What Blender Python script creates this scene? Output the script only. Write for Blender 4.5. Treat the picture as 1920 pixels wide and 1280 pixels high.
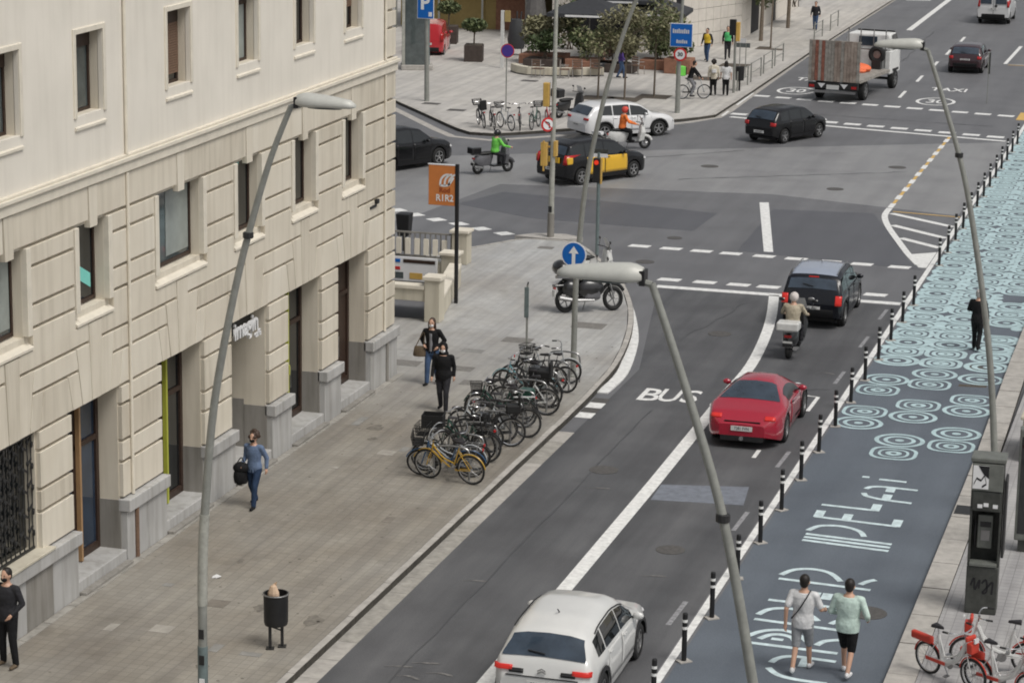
import bpy, bmesh, math, random
from mathutils import Vector, Matrix, Euler
R=math.radians; PI=math.pi
random.seed(7)
for o in list(bpy.data.objects): bpy.data.objects.remove(o)
scn=bpy.context.scene; COL=scn.collection

# ---------------- camera
cd=bpy.data.cameras.new('camera'); cam=bpy.data.objects.new('camera',cd); COL.objects.link(cam)
cr=Vector((0.95998321,0.27962975,0.01547396)); cu=Vector((-0.07810891,0.2142729,0.97364579)); cf=Vector((-0.26894468,0.93589226,-0.22753996))
M=Matrix((cr,cu,-cf)).transposed().to_4x4(); M.translation=Vector((0,0,15.545)); cam.matrix_world=M
cd.sensor_width=36; cd.lens=88.088; cd.clip_start=.5; cd.clip_end=2000
scn.camera=cam
# ---------------- overcast daylight
SUN_EL,SUN_AZ=R(58),R(118)   # azimuth measured clockwise from +Y
w=bpy.data.worlds.new('World'); scn.world=w; w.use_nodes=True
nt=w.node_tree; bg=nt.nodes['Background']
sky=nt.nodes.new('ShaderNodeTexSky'); sky.sky_type='NISHITA'; sky.sun_disc=False
sky.sun_elevation=SUN_EL; sky.sun_rotation=SUN_AZ; sky.dust_density=4.0; sky.air_density=1.0
hs=nt.nodes.new('ShaderNodeHueSaturation'); hs.inputs['Saturation'].default_value=.22
nt.links.new(sky.outputs[0],hs.inputs['Color']); nt.links.new(hs.outputs[0],bg.inputs[0]); bg.inputs[1].default_value=.088
sl=bpy.data.lights.new('sun','SUN'); sun=bpy.data.objects.new('sun',sl); COL.objects.link(sun)
sl.energy=1.5; sl.angle=R(24); sl.color=(1,.96,.9)
sd=Vector((math.sin(SUN_AZ)*math.cos(SUN_EL),math.cos(SUN_AZ)*math.cos(SUN_EL),math.sin(SUN_EL)))
sun.rotation_euler=(-sd).to_track_quat('-Z','Y').to_euler()
scn.view_settings.view_transform='Standard'; scn.view_settings.look='None'; scn.view_settings.exposure=0.25; scn.view_settings.gamma=1
scn.render.engine='CYCLES'; scn.cycles.filter_width=1.9

# ---------------- materials
MATS={}
def mat(name,col,rough=.6,metal=0,var=.12,scale=6,spec=.4,coat=0,bump=0,bscale=60,emit=None,world=False,col2=None,alpha=None):
    if name in MATS: return MATS[name]
    m=bpy.data.materials.new(name); m.use_nodes=True; t=m.node_tree; b=t.nodes['Principled BSDF']
    N=t.nodes.new; L=t.links.new
    b.inputs['Roughness'].default_value=rough; b.inputs['Metallic'].default_value=metal
    b.inputs['Specular IOR Level'].default_value=spec; b.inputs['Coat Weight'].default_value=coat; b.inputs['Coat Roughness'].default_value=.05
    if world: co=N('ShaderNodeNewGeometry').outputs['Position']
    else: co=N('ShaderNodeTexCoord').outputs['Object']
    nz=N('ShaderNodeTexNoise'); nz.inputs['Scale'].default_value=scale; nz.inputs['Detail'].default_value=6; nz.inputs['Roughness'].default_value=.65
    L(co,nz.inputs['Vector'])
    rp=N('ShaderNodeValToRGB'); c=col; d=col2 or col
    rp.color_ramp.elements[0].position=.32; rp.color_ramp.elements[1].position=.7
    rp.color_ramp.elements[0].color=(*[x*(1-var) for x in c],1); rp.color_ramp.elements[1].color=(*[min(1,x*(1+var)) for x in d],1)
    L(nz.outputs['Fac'],rp.inputs[0]); L(rp.outputs[0],b.inputs['Base Color'])
    if bump:
        n2=N('ShaderNodeTexNoise'); n2.inputs['Scale'].default_value=bscale; n2.inputs['Detail'].default_value=4; L(co,n2.inputs['Vector'])
        bm=N('ShaderNodeBump'); bm.inputs['Strength'].default_value=bump; bm.inputs['Distance'].default_value=.02
        L(n2.outputs['Fac'],bm.inputs['Height']); L(bm.outputs[0],b.inputs['Normal'])
    if emit:
        b.inputs['Emission Color'].default_value=(*emit[:3],1); b.inputs['Emission Strength'].default_value=emit[3]
    if alpha is not None: b.inputs['Alpha'].default_value=alpha
    MATS[name]=m; return m
def ramp_mix(t,fac,a,b_):
    n=t.nodes.new('ShaderNodeMix'); n.data_type='RGBA'
    if fac is not None: t.links.new(fac,n.inputs[0])
    for i,v in ((6,a),(7,b_)):
        if isinstance(v,tuple): n.inputs[i].default_value=(*v,1)
        else: t.links.new(v,n.inputs[i])
    return n
def asphalt(name,c1,c2,stain=.5,rough=.62):
    """asphalt with coarse patchiness, fine grit, wheel-path wear along Y and small stains"""
    m=bpy.data.materials.new(name); m.use_nodes=True; t=m.node_tree; b=t.nodes['Principled BSDF']; N=t.nodes.new; L=t.links.new
    g=N('ShaderNodeNewGeometry').outputs['Position']
    mp=N('ShaderNodeMapping'); mp.inputs['Scale'].default_value=(1.0,.07,1); L(g,mp.inputs[0])
    n1=N('ShaderNodeTexNoise'); n1.inputs['Scale'].default_value=1.2; n1.inputs['Detail'].default_value=7; n1.inputs['Roughness'].default_value=.6; L(mp.outputs[0],n1.inputs[0])
    r1=N('ShaderNodeValToRGB'); r1.color_ramp.elements[0].position=.3; r1.color_ramp.elements[1].position=.72
    r1.color_ramp.elements[0].color=(*c1,1); r1.color_ramp.elements[1].color=(*c2,1); L(n1.outputs[0],r1.inputs[0])
    n2=N('ShaderNodeTexNoise'); n2.inputs['Scale'].default_value=.55; n2.inputs['Detail'].default_value=5; L(g,n2.inputs[0])
    r2=N('ShaderNodeValToRGB'); r2.color_ramp.elements[0].position=.42; r2.color_ramp.elements[1].position=.68
    r2.color_ramp.elements[0].color=(1,1,1,1); r2.color_ramp.elements[1].color=(1-.3*stain,1-.31*stain,1-.3*stain,1); L(n2.outputs[0],r2.inputs[0])
    mu=N('ShaderNodeMix'); mu.data_type='RGBA'; mu.blend_type='MULTIPLY'; mu.inputs[0].default_value=1; L(r1.outputs[0],mu.inputs[6]); L(r2.outputs[0],mu.inputs[7])
    n3=N('ShaderNodeTexNoise'); n3.inputs['Scale'].default_value=38; n3.inputs['Detail'].default_value=3; L(g,n3.inputs[0])
    r3=N('ShaderNodeValToRGB'); r3.color_ramp.elements[0].position=.35; r3.color_ramp.elements[1].position=.65
    r3.color_ramp.elements[0].color=(.86,.86,.86,1); r3.color_ramp.elements[1].color=(1.1,1.1,1.1,1); L(n3.outputs[0],r3.inputs[0])
    m2=N('ShaderNodeMix'); m2.data_type='RGBA'; m2.blend_type='MULTIPLY'; m2.inputs[0].default_value=1; L(mu.outputs[2],m2.inputs[6]); L(r3.outputs[0],m2.inputs[7])
    n4=N('ShaderNodeTexVoronoi'); n4.inputs['Scale'].default_value=.33; n4.distance='EUCLIDEAN'; L(g,n4.inputs[0])
    r4=N('ShaderNodeValToRGB'); r4.color_ramp.elements[0].position=.02; r4.color_ramp.elements[1].position=.12
    r4.color_ramp.elements[0].color=(.55,.55,.54,1); r4.color_ramp.elements[1].color=(1,1,1,1); L(n4.outputs['Distance'],r4.inputs[0])
    m3=N('ShaderNodeMix'); m3.data_type='RGBA'; m3.blend_type='MULTIPLY'; m3.inputs[0].default_value=stain; L(m2.outputs[2],m3.inputs[6]); L(r4.outputs[0],m3.inputs[7])
    L(m3.outputs[2],b.inputs['Base Color'])
    b.inputs['Roughness'].default_value=rough; b.inputs['Specular IOR Level'].default_value=.5
    bm=N('ShaderNodeBump'); bm.inputs['Strength'].default_value=.35; bm.inputs['Distance'].default_value=.01
    n5=N('ShaderNodeTexNoise'); n5.inputs['Scale'].default_value=90; n5.inputs['Detail'].default_value=2; L(g,n5.inputs[0]); L(n5.outputs[0],bm.inputs['Height']); L(bm.outputs[0],b.inputs['Normal'])
    MATS[name]=m; return m
def paving(name,c1,c2,tile=.2,joint=.75,rough=.75,rot=0,corner=None):
    """small square concrete tiles: joints as fine relief and tone, tone drift per tile, stains"""
    m=bpy.data.materials.new(name); m.use_nodes=True; t=m.node_tree; b=t.nodes['Principled BSDF']; N=t.nodes.new; L=t.links.new
    g=N('ShaderNodeNewGeometry').outputs['Position']
    mp=N('ShaderNodeMapping'); mp.inputs['Rotation'].default_value=(0,0,rot); L(g,mp.inputs[0])
    br=N('ShaderNodeTexBrick'); br.offset=0; br.inputs['Scale'].default_value=1; br.inputs['Brick Width'].default_value=tile; br.inputs['Row Height'].default_value=tile
    br.inputs['Mortar Size'].default_value=.011; br.inputs['Mortar Smooth'].default_value=.3
    br.inputs['Color1'].default_value=(.93,.93,.93,1); br.inputs['Color2'].default_value=(1.05,1.05,1.05,1); br.inputs['Mortar'].default_value=(joint,joint,joint,1); L(mp.outputs[0],br.inputs[0])
    n1=N('ShaderNodeTexNoise'); n1.inputs['Scale'].default_value=.35; n1.inputs['Detail'].default_value=7; n1.inputs['Roughness'].default_value=.62; L(g,n1.inputs[0])
    r1=N('ShaderNodeValToRGB'); r1.color_ramp.elements[0].position=.33; r1.color_ramp.elements[1].position=.68
    r1.color_ramp.elements[0].color=(*c1,1); r1.color_ramp.elements[1].color=(*c2,1); L(n1.outputs[0],r1.inputs[0])
    mp2=N('ShaderNodeMapping'); mp2.inputs['Scale'].default_value=(2.2,.12,1); L(g,mp2.inputs[0])
    n2=N('ShaderNodeTexNoise'); n2.inputs['Scale'].default_value=1.4; n2.inputs['Detail'].default_value=4; L(mp2.outputs[0],n2.inputs[0])
    r2=N('ShaderNodeValToRGB'); r2.color_ramp.elements[0].position=.35; r2.color_ramp.elements[1].position=.65
    r2.color_ramp.elements[0].color=(.86,.86,.87,1); r2.color_ramp.elements[1].color=(1.08,1.08,1.07,1); L(n2.outputs[0],r2.inputs[0])
    a=N('ShaderNodeMix'); a.data_type='RGBA'; a.blend_type='MULTIPLY'; a.inputs[0].default_value=1; L(r1.outputs[0],a.inputs[6]); L(br.outputs[0],a.inputs[7])
    a2=N('ShaderNodeMix'); a2.data_type='RGBA'; a2.blend_type='MULTIPLY'; a2.inputs[0].default_value=1; L(a.outputs[2],a2.inputs[6]); L(r2.outputs[0],a2.inputs[7])
    n4=N('ShaderNodeTexNoise'); n4.inputs['Scale'].default_value=1.7; n4.inputs['Detail'].default_value=5; L(g,n4.inputs[0])
    r4=N('ShaderNodeValToRGB'); r4.color_ramp.elements[0].position=.6; r4.color_ramp.elements[1].position=.78
    r4.color_ramp.elements[0].color=(1,1,1,1); r4.color_ramp.elements[1].color=(.74,.73,.71,1); L(n4.outputs[0],r4.inputs[0])
    a3=N('ShaderNodeMix'); a3.data_type='RGBA'; a3.blend_type='MULTIPLY'; a3.inputs[0].default_value=.8; L(a2.outputs[2],a3.inputs[6]); L(r4.outputs[0],a3.inputs[7])
    out=a3.outputs[2]
    if corner:   # grazing sky sheen painted in: tiles turn paler and greyer with distance
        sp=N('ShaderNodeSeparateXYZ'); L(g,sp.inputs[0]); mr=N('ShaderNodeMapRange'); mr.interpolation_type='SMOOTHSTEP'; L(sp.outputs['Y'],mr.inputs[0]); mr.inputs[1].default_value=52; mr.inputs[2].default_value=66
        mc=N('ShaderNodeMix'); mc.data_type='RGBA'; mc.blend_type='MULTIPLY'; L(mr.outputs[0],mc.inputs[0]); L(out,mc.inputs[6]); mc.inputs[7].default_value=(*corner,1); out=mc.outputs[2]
    L(out,b.inputs['Base Color']); b.inputs['Roughness'].default_value=rough
    bm=N('ShaderNodeBump'); bm.inputs['Strength'].default_value=.5; bm.inputs['Distance'].default_value=.006; L(br.outputs['Fac'],bm.inputs['Height']); bm.invert=True; L(bm.outputs[0],b.inputs['Normal'])
    MATS[name]=m; return m
def wallmat(name,c1,c2,dirt=.25,rough=.8):
    """painted render / stone with vertical rain streaks and broad blotches"""
    m=bpy.data.materials.new(name); m.use_nodes=True; t=m.node_tree; b=t.nodes['Principled BSDF']; N=t.nodes.new; L=t.links.new
    g=N('ShaderNodeNewGeometry').outputs['Position']
    n1=N('ShaderNodeTexNoise'); n1.inputs['Scale'].default_value=.8; n1.inputs['Detail'].default_value=6; L(g,n1.inputs[0])
    r1=N('ShaderNodeValToRGB'); r1.color_ramp.elements[0].position=.3; r1.color_ramp.elements[1].position=.7
    r1.color_ramp.elements[0].color=(*c1,1); r1.color_ramp.elements[1].color=(*c2,1); L(n1.outputs[0],r1.inputs[0])
    mp=N('ShaderNodeMapping'); mp.inputs['Scale'].default_value=(3,3,.25); L(g,mp.inputs[0])
    n2=N('ShaderNodeTexNoise'); n2.inputs['Scale'].default_value=1.6; n2.inputs['Detail'].default_value=6; n2.inputs['Roughness'].default_value=.6; L(mp.outputs[0],n2.inputs[0])
    r2=N('ShaderNodeValToRGB'); r2.color_ramp.elements[0].position=.45; r2.color_ramp.elements[1].position=.8
    r2.color_ramp.elements[0].color=(1,1,1,1); r2.color_ramp.elements[1].color=(1-dirt,1-dirt*1.05,1-dirt*1.15,1); L(n2.outputs[0],r2.inputs[0])
    a=N('ShaderNodeMix'); a.data_type='RGBA'; a.blend_type='MULTIPLY'; a.inputs[0].default_value=1; L(r1.outputs[0],a.inputs[6]); L(r2.outputs[0],a.inputs[7])
    L(a.outputs[2],b.inputs['Base Color']); b.inputs['Roughness'].default_value=rough; b.inputs['Specular IOR Level'].default_value=.25
    n3=N('ShaderNodeTexNoise'); n3.inputs['Scale'].default_value=40; n3.inputs['Detail'].default_value=4; L(g,n3.inputs[0])
    bm=N('ShaderNodeBump'); bm.inputs['Strength'].default_value=.25; bm.inputs['Distance'].default_value=.008; L(n3.outputs[0],bm.inputs['Height']); L(bm.outputs[0],b.inputs['Normal'])
    MATS[name]=m; return m

# ---------------- mesh helpers
class MB:
    def __init__(s): s.v=[];s.f=[];s.m=[]
    def add(s,vs,fs,mi=0):
        o=len(s.v); s.v+= [tuple(p) for p in vs]; s.f+=[tuple(i+o for i in f) for f in fs]; s.m+=[mi]*len(fs); return s
    def box(s,c,d,rz=0,mi=0,rot=None):
        hx,hy,hz=d[0]/2,d[1]/2,d[2]/2
        P=[Vector((x,y,z)) for z in(-hz,hz) for y in(-hy,hy) for x in(-hx,hx)]
        E=rot if rot is not None else (Matrix.Rotation(rz,3,'Z') if rz else None)
        if E is not None: P=[E@p for p in P]
        c=Vector(c); return s.add([p+c for p in P],[(0,2,3,1),(4,5,7,6),(0,1,5,4),(2,6,7,3),(0,4,6,2),(1,3,7,5)],mi)
    def bb(s,x0,x1,y0,y1,z0,z1,mi=0): return s.box(((x0+x1)/2,(y0+y1)/2,(z0+z1)/2),(x1-x0,y1-y0,z1-z0),0,mi)
    def quad(s,a,b,c,d,mi=0): return s.add([a,b,c,d],[(0,1,2,3)],mi)
    def tube(s,pts,r,n=8,mi=0,cap=True):
        pts=[Vector(p) for p in pts]; k=len(pts); rs=r if isinstance(r,(list,tuple)) else [r]*k
        vs=[];up=None
        for i,p in enumerate(pts):
            d=(pts[min(i+1,k-1)]-pts[max(i-1,0)]).normalized()
            if up is None:
                up=Vector((0,0,1)) if abs(d.z)<.9 else Vector((1,0,0))
            a=d.cross(up).normalized(); b=a.cross(d).normalized(); up=b
            for j in range(n):
                t=2*PI*j/n; vs.append(p+(a*math.cos(t)+b*math.sin(t))*rs[i])
        fs=[(i*n+j,i*n+(j+1)%n,(i+1)*n+(j+1)%n,(i+1)*n+j) for i in range(k-1) for j in range(n)]
        fs=[tuple(reversed(f)) for f in fs]
        if cap: fs+=[tuple(range(n)),tuple(reversed(range((k-1)*n,k*n)))]
        return s.add(vs,fs,mi)
    def prism(s,poly,z0,z1,mi=0,bottom=True):
        n=len(poly); vs=[(x,y,z0) for x,y in poly]+[(x,y,z1) for x,y in poly]
        ar=sum(poly[i][0]*poly[(i+1)%n][1]-poly[(i+1)%n][0]*poly[i][1] for i in range(n))
        idx=list(range(n)) if ar>0 else list(reversed(range(n)))
        fs=[tuple(i+n for i in idx)]+([tuple(reversed(idx))] if bottom else [])
        for a in range(n):
            i,j=idx[a],idx[(a+1)%n]; fs.append((i,j,j+n,i+n))
        return s.add(vs,fs,mi)
    def slab(s,poly,x0,x1,mi=0):
        """poly in (y,z), extruded along X"""
        n=len(poly); vs=[(x0,y,z) for y,z in poly]+[(x1,y,z) for y,z in poly]
        ar=sum(poly[i][0]*poly[(i+1)%n][1]-poly[(i+1)%n][0]*poly[i][1] for i in range(n))
        idx=list(range(n)) if ar>0 else list(reversed(range(n)))
        fs=[tuple(i+n for i in idx),tuple(reversed(idx))]
        for a in range(n):
            i,j=idx[a],idx[(a+1)%n]; fs.append((i,j,j+n,i+n))
        return s.add(vs,fs,mi)
    def lathe(s,prof,n=16,c=(0,0,0),mi=0,axis='Z',caps=True):
        vs=[]
        for r,z in prof:
            for j in range(n):
                t=2*PI*j/n; p=(r*math.cos(t),r*math.sin(t),z)
                if axis=='X': p=(p[2],p[0],p[1])
                if axis=='Y': p=(p[1],p[2],p[0])
                vs.append((p[0]+c[0],p[1]+c[1],p[2]+c[2]))
        k=len(prof)
        fs=[(i*n+j,i*n+(j+1)%n,(i+1)*n+(j+1)%n,(i+1)*n+j) for i in range(k-1) for j in range(n)]
        if caps and prof[0][0]>1e-5: fs.append(tuple(reversed(range(n))))
        if caps and prof[-1][0]>1e-5: fs.append(tuple(range((k-1)*n,k*n)))
        return s.add(vs,fs,mi)
    def ell(s,c,r,nu=12,nv=8,mi=0,rot=None):
        vs=[];c=Vector(c)
        for i in range(nv+1):
            a=-PI/2+PI*i/nv
            for j in range(nu):
                b=2*PI*j/nu; p=Vector((r[0]*math.cos(a)*math.cos(b),r[1]*math.cos(a)*math.sin(b),r[2]*math.sin(a)))
                if rot is not None: p=rot@p
                vs.append(p+c)
        fs=[(i*nu+j,i*nu+(j+1)%nu,(i+1)*nu+(j+1)%nu,(i+1)*nu+j) for i in range(nv) for j in range(nu)]
        return s.add(vs,fs,mi)
    def cap(s,a,b,ra,rb,n=10,mi=0):
        """tapered capsule"""
        a=Vector(a);b=Vector(b); d=(b-a); l=d.length
        if l<1e-6: return s.ell(a,(ra,)*3,n,6,mi)
        d/=l; pts=[];rs=[]
        for t in(90,60,30,0): pts.append(a-d*ra*math.sin(R(t))); rs.append(max(ra*math.cos(R(t)),.001))
        for t in(0,30,60,90): pts.append(b+d*rb*math.sin(R(t))); rs.append(max(rb*math.cos(R(t)),.001))
        return s.tube(pts,rs,n,mi)
    def torus(s,R0,r,n=28,k=8,c=(0,0,0),axis='X',mi=0,a0=0,a1=2*PI):
        full=abs(a1-a0-2*PI)<1e-6; vs=[]; m=n if full else n+1
        for i in range(m):
            t=a0+(a1-a0)*i/n
            for j in range(k):
                u=2*PI*j/k; q=R0+r*math.cos(u); x=r*math.sin(u); y=q*math.cos(t); z=q*math.sin(t)
                p=(x,y,z) if axis=='X' else ((y,x,z) if axis=='Y' else (y,z,x))
                vs.append((p[0]+c[0],p[1]+c[1],p[2]+c[2]))
        fs=[(i*k+j,i*k+(j+1)%k,((i+1)%m)*k+(j+1)%k,((i+1)%m)*k+j) for i in range(n) for j in range(k)]
        return s.add(vs,fs,mi)
    def ells(s,rings,n=14,mi=0):
        """stacked ellipses [(cx,cy,cz,rx,ry)...] closed"""
        vs=[]
        for cx,cy,cz,rx,ry in rings:
            for j in range(n):
                t=2*PI*j/n; vs.append((cx+rx*math.cos(t),cy+ry*math.sin(t),cz))
        k=len(rings); fs=[(i*n+j,i*n+(j+1)%n,(i+1)*n+(j+1)%n,(i+1)*n+j) for i in range(k-1) for j in range(n)]
        fs+=[tuple(reversed(range(n))),tuple(range((k-1)*n,k*n))]
        return s.add(vs,fs,mi)
    def build(s,name,m,parent=None,smooth=False,bevel=0,loc=None,seg=2,ang=35):
        me=bpy.data.meshes.new(name); me.from_pydata(s.v,[],s.f)
        ms=m if isinstance(m,(list,tuple)) else [m]
        for x in ms: me.materials.append(MATS[x] if isinstance(x,str) else x)
        if len(ms)>1: me.polygons.foreach_set('material_index',s.m)
        if smooth:
            me.polygons.foreach_set('use_smooth',[True]*len(me.polygons))
            try: me.set_sharp_from_angle(angle=R(ang))
            except Exception: pass
        me.update(); o=bpy.data.objects.new(name,me); COL.objects.link(o)
        if parent: o.parent=parent
        if loc: o.location=loc
        if bevel:
            b=o.modifiers.new('bevel','BEVEL'); b.width=bevel; b.segments=seg; b.limit_method='ANGLE'; b.angle_limit=R(40)
        return o
def tag(o,label=None,cat=None,group=None,kind=None):
    if label: o['label']=label
    if cat: o['category']=cat
    if group: o['group']=group
    if kind: o['kind']=kind
    return o
def empty(name,loc=(0,0,0),rz=0,label=None,cat=None,group=None,kind=None):
    o=bpy.data.objects.new(name,None); COL.objects.link(o); o.location=loc; o.rotation_euler=(0,0,rz); o.empty_display_size=.2
    return tag(o,label,cat,group,kind)
def copy_tree(o,parent=None):
    c=o.copy(); COL.objects.link(c)
    if parent: c.parent=parent
    for ch in list(o.children): copy_tree(ch,c)
    return c
def text(name,body,size,m,parent=None,loc=(0,0,0),rot=(0,0,0),sx=1,sy=1,extrude=.002,align='CENTER',bold=0):
    cu_=bpy.data.curves.new(name,'FONT'); cu_.body=body; cu_.size=size; cu_.extrude=extrude; cu_.align_x=align; cu_.align_y='CENTER'; cu_.offset=bold
    cu_.resolution_u=3
    t=bpy.data.objects.new(name,cu_); COL.objects.link(t)
    dg=bpy.context.evaluated_depsgraph_get(); dg.update(); me=bpy.data.meshes.new_from_object(t.evaluated_get(dg)); bpy.data.objects.remove(t)
    me.materials.clear(); me.materials.append(MATS[m] if isinstance(m,str) else m)
    o=bpy.data.objects.new(name,me); COL.objects.link(o); o.location=loc; o.rotation_euler=rot; o.scale=(sx,sy,1)
    if parent: o.parent=parent
    return o
def strip(mb,pts,w,z,mi=0):
    """flat painted stroke along a ground polyline"""
    P=[Vector((p[0],p[1])) for p in pts]; n=len(P); ws=w if isinstance(w,(list,tuple)) else [w]*n
    L=[];Rr=[]
    for i in range(n):
        d=(P[min(i+1,n-1)]-P[max(i-1,0)]).normalized(); q=Vector((-d.y,d.x))*ws[i]/2
        L.append((P[i].x+q.x,P[i].y+q.y,z)); Rr.append((P[i].x-q.x,P[i].y-q.y,z))
    mb.add(L+Rr,[(n+i,n+i+1,i+1,i) for i in range(n-1)],mi)
def smooth_line(pts,k=4):
    """Catmull-Rom"""
    out=[];n=len(pts)
    for i in range(n-1):
        p0=Vector(pts[max(i-1,0)]);p1=Vector(pts[i]);p2=Vector(pts[i+1]);p3=Vector(pts[min(i+2,n-1)])
        for j in range(k):
            t=j/k; out.append(tuple(.5*((2*p1)+(p2-p0)*t+(2*p0-5*p1+4*p2-p3)*t*t+(3*p1-p0-3*p2+p3)*t**3)))
    out.append(tuple(pts[-1])); return out
def foliage(mb,c,r,n,s,mi=0,seed=0,hollow=.35,flat=0):
    rd=random.Random(seed)
    for _ in range(n):
        while 1:
            p=Vector((rd.uniform(-1,1),rd.uniform(-1,1),rd.uniform(-1,1)))
            if hollow<p.length<1: break
        q=Vector((c[0]+p.x*r[0],c[1]+p.y*r[1],c[2]+p.z*r[2])); z=s*rd.uniform(.6,1.3)
        e=Euler((rd.uniform(-1,1),rd.uniform(-1,1),rd.uniform(0,6.3))).to_matrix()
        a=e@Vector((z,0,0)); b=e@Vector((0,z*.5,0)); t=e@Vector((0,0,z*.12))
        mb.add([q-a,q-b+t,q+a,q+b+t],[(0,1,2,3)],mi if not isinstance(mi,tuple) else rd.choice(mi))

# palette
asphalt('asphalt',(.125,.126,.133),(.165,.166,.172),.45,.55)
asphalt('asphalt_new',(.066,.068,.073),(.126,.127,.131),.8,.72)
asphalt('asphalt_patch',(.088,.09,.1),(.108,.11,.12),.25,.5)
asphalt('asphalt_worn_sheen',(.215,.215,.218),(.275,.275,.275),.5,.5)  # worn asphalt, paler still with glancing sky reflection put into the colour
asphalt('lane_paint_grey',(.1,.119,.143),(.128,.149,.175),.5,.7)
paving('pavers',(.222,.198,.165),(.3,.282,.248),.2,.82,rough=.5,corner=(1.55,1.66,1.85))  # corner: tint for the grazing sky sheen painted in with distance
paving('plaza_pavers',(.42,.4,.37),(.49,.47,.44),.4,.9)
paving('pavers_right',(.32,.312,.31),(.39,.382,.376),.2,.75)
mat('kerb_side_dark',(.055,.05,.042),.9,var=.4,scale=5,world=True)  # dark brown tone for the kerb stone sides
mat('kerb_stone',(.4,.38,.35),.8,var=.2,scale=3,bump=.3,world=True)
mat('gutter_a',(.38,.36,.33),.8,var=.2,scale=4,world=True)
mat('gutter_b',(.31,.295,.265),.8,var=.25,scale=4,world=True)
mat('paint_white',(.72,.72,.7),.6,var=.2,scale=7,world=True)
mat('paint_worn',(.26,.26,.27),.7,var=.5,scale=14,world=True)
mat('paint_faint',(.17,.185,.215),.7,var=.2,scale=5,world=True)
mat('paint_yellow',(.62,.4,.12),.6,var=.15,scale=9,world=True)
mat('paint_letter',(.57,.68,.7),.6,var=.24,scale=5,world=True)
mat('paint_aqua',(.42,.55,.57),.6,var=.2,scale=3,world=True)
wallmat('facade',(.62,.565,.465),(.69,.635,.53),.2)
wallmat('facade_upper',(.71,.67,.59),(.78,.735,.65),.08)
wallmat('granite',(.36,.355,.345),(.48,.475,.46),.35)
wallmat('granite_dark',(.22,.21,.19),(.3,.285,.26),.4)
wallmat('limestone',(.5,.46,.37),(.6,.56,.46),.25)
mat('facade_trim',(.68,.63,.53),.75,var=.08,scale=3,world=True)
wallmat('facade_b',(.575,.52,.425),(.645,.595,.495),.28)
wallmat('facade_c',(.65,.595,.49),(.715,.665,.565),.14)
mat('iron',(.018,.018,.018),.5,var=.3,scale=20,spec=.5)
mat('wood_brown',(.04,.023,.016),.5,var=.3,scale=12)
mat('shutter',(.17,.105,.07),.7,var=.2,scale=20)
mat('white_frame',(.6,.6,.58),.4,var=.05)
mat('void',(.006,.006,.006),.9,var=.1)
def glassmat(name,col,rough=.04,spec=.8,var=.3):
    return mat(name,col,rough,0,var,2.5,spec)
glassmat('glass_dark',(.012,.014,.015)); glassmat('glass_grey',(.07,.085,.085)); glassmat('glass_blue',(.025,.04,.065))
mat('curtain',(.27,.3,.285),.3,var=.15,scale=3,spec=.7)
mat('teal_sticker',(.2,.62,.55),.4,var=.03)
mat('lime',(.42,.44,.06),.5,var=.05)
mat('amber_trim',(.36,.22,.11),.5,var=.1)
mat('pole_grey',(.27,.275,.25),.45,.2,var=.15,scale=5)
mat('pole_green',(.15,.19,.19),.5,.1,var=.15,scale=8)
mat('pole_paint',(.36,.36,.32),.5,.0,var=.2,scale=8)
mat('lamp_grey',(.5,.5,.46),.45,.1,var=.08,scale=4)
mat('black_plastic',(.015,.015,.016),.5,var=.2); mat('rubber',(.018,.018,.018),.8,var=.25,scale=20)
mat('alu',(.5,.5,.5),.3,.9,var=.1); mat('steel',(.32,.32,.32),.35,.8,var=.15)
mat('sign_blue',(.005,.12,.45),.4,var=.05); mat('sign_white',(.75,.75,.75),.4,var=.03); mat('sign_red',(.55,.03,.03),.4,var=.05)
mat('sign_purple',(.07,.04,.26),.4,var=.1); mat('orange_panel',(.58,.2,.055),.5,var=.08,scale=3); mat('orange_dark',(.3,.06,.02),.5,var=.1)
mat('tl_yellow',(.6,.38,.1),.5,var=.1); mat('lamp_red',(.5,.02,.01),.3,emit=(1,.06,.02,.4))
mat('reflect_white',(.75,.75,.73),.4,var=.05)
mat('leaf_a',(.06,.085,.035),.6,var=.35,scale=3,spec=.3); mat('leaf_b',(.135,.155,.07),.6,var=.3,scale=3,spec=.3); mat('leaf_c',(.22,.21,.125),.65,var=.3,scale=3,spec=.2)
mat('bark',(.16,.13,.1),.9,var=.3,scale=10); mat('soil',(.09,.075,.06),.95,var=.3,scale=6)
mat('cover_pale',(.2,.19,.175),.7,.1,var=.25,scale=12)
mat('cast_iron',(.1,.095,.09),.7,.2,var=.25,scale=12)
mat('skin',(.5,.3,.21),.5,var=.06,scale=12); mat('skin_dark',(.28,.16,.11),.5,var=.06,scale=12)
mat('hair_dark',(.015,.011,.009),.55,var=.4,scale=40); mat('hair_brown',(.05,.028,.018),.55,var=.4,scale=40); mat('hair_grey',(.4,.38,.36),.6,var=.3,scale=40)
# ================= GROUND =================
road=MB().quad((-400,-120,0),(300,-120,0),(300,700,0),(-400,700,0)).build('road','asphalt'); tag(road,kind='structure')
PZ=.13  # pavement height
KX=-14.72; FX=-20.05
# near corner pavement (left), its outline after the straight kerb is the rounded corner
corner=[(-14.72,56.4),(-14.74,58.0),(-14.78,59.6),(-14.86,61.5),(-15.1,63.6),(-15.5,66.0),(-16.1,68.6),(-16.85,71.0),(-17.7,73.2),(-18.8,75.4),(-19.8,77.2),(-20.6,77.95),(-22.1,77.8),(-23.4,75.4),(-24.5,73.2),(-26.5,69.4),(-30,63.5),(-34,58)]
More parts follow.
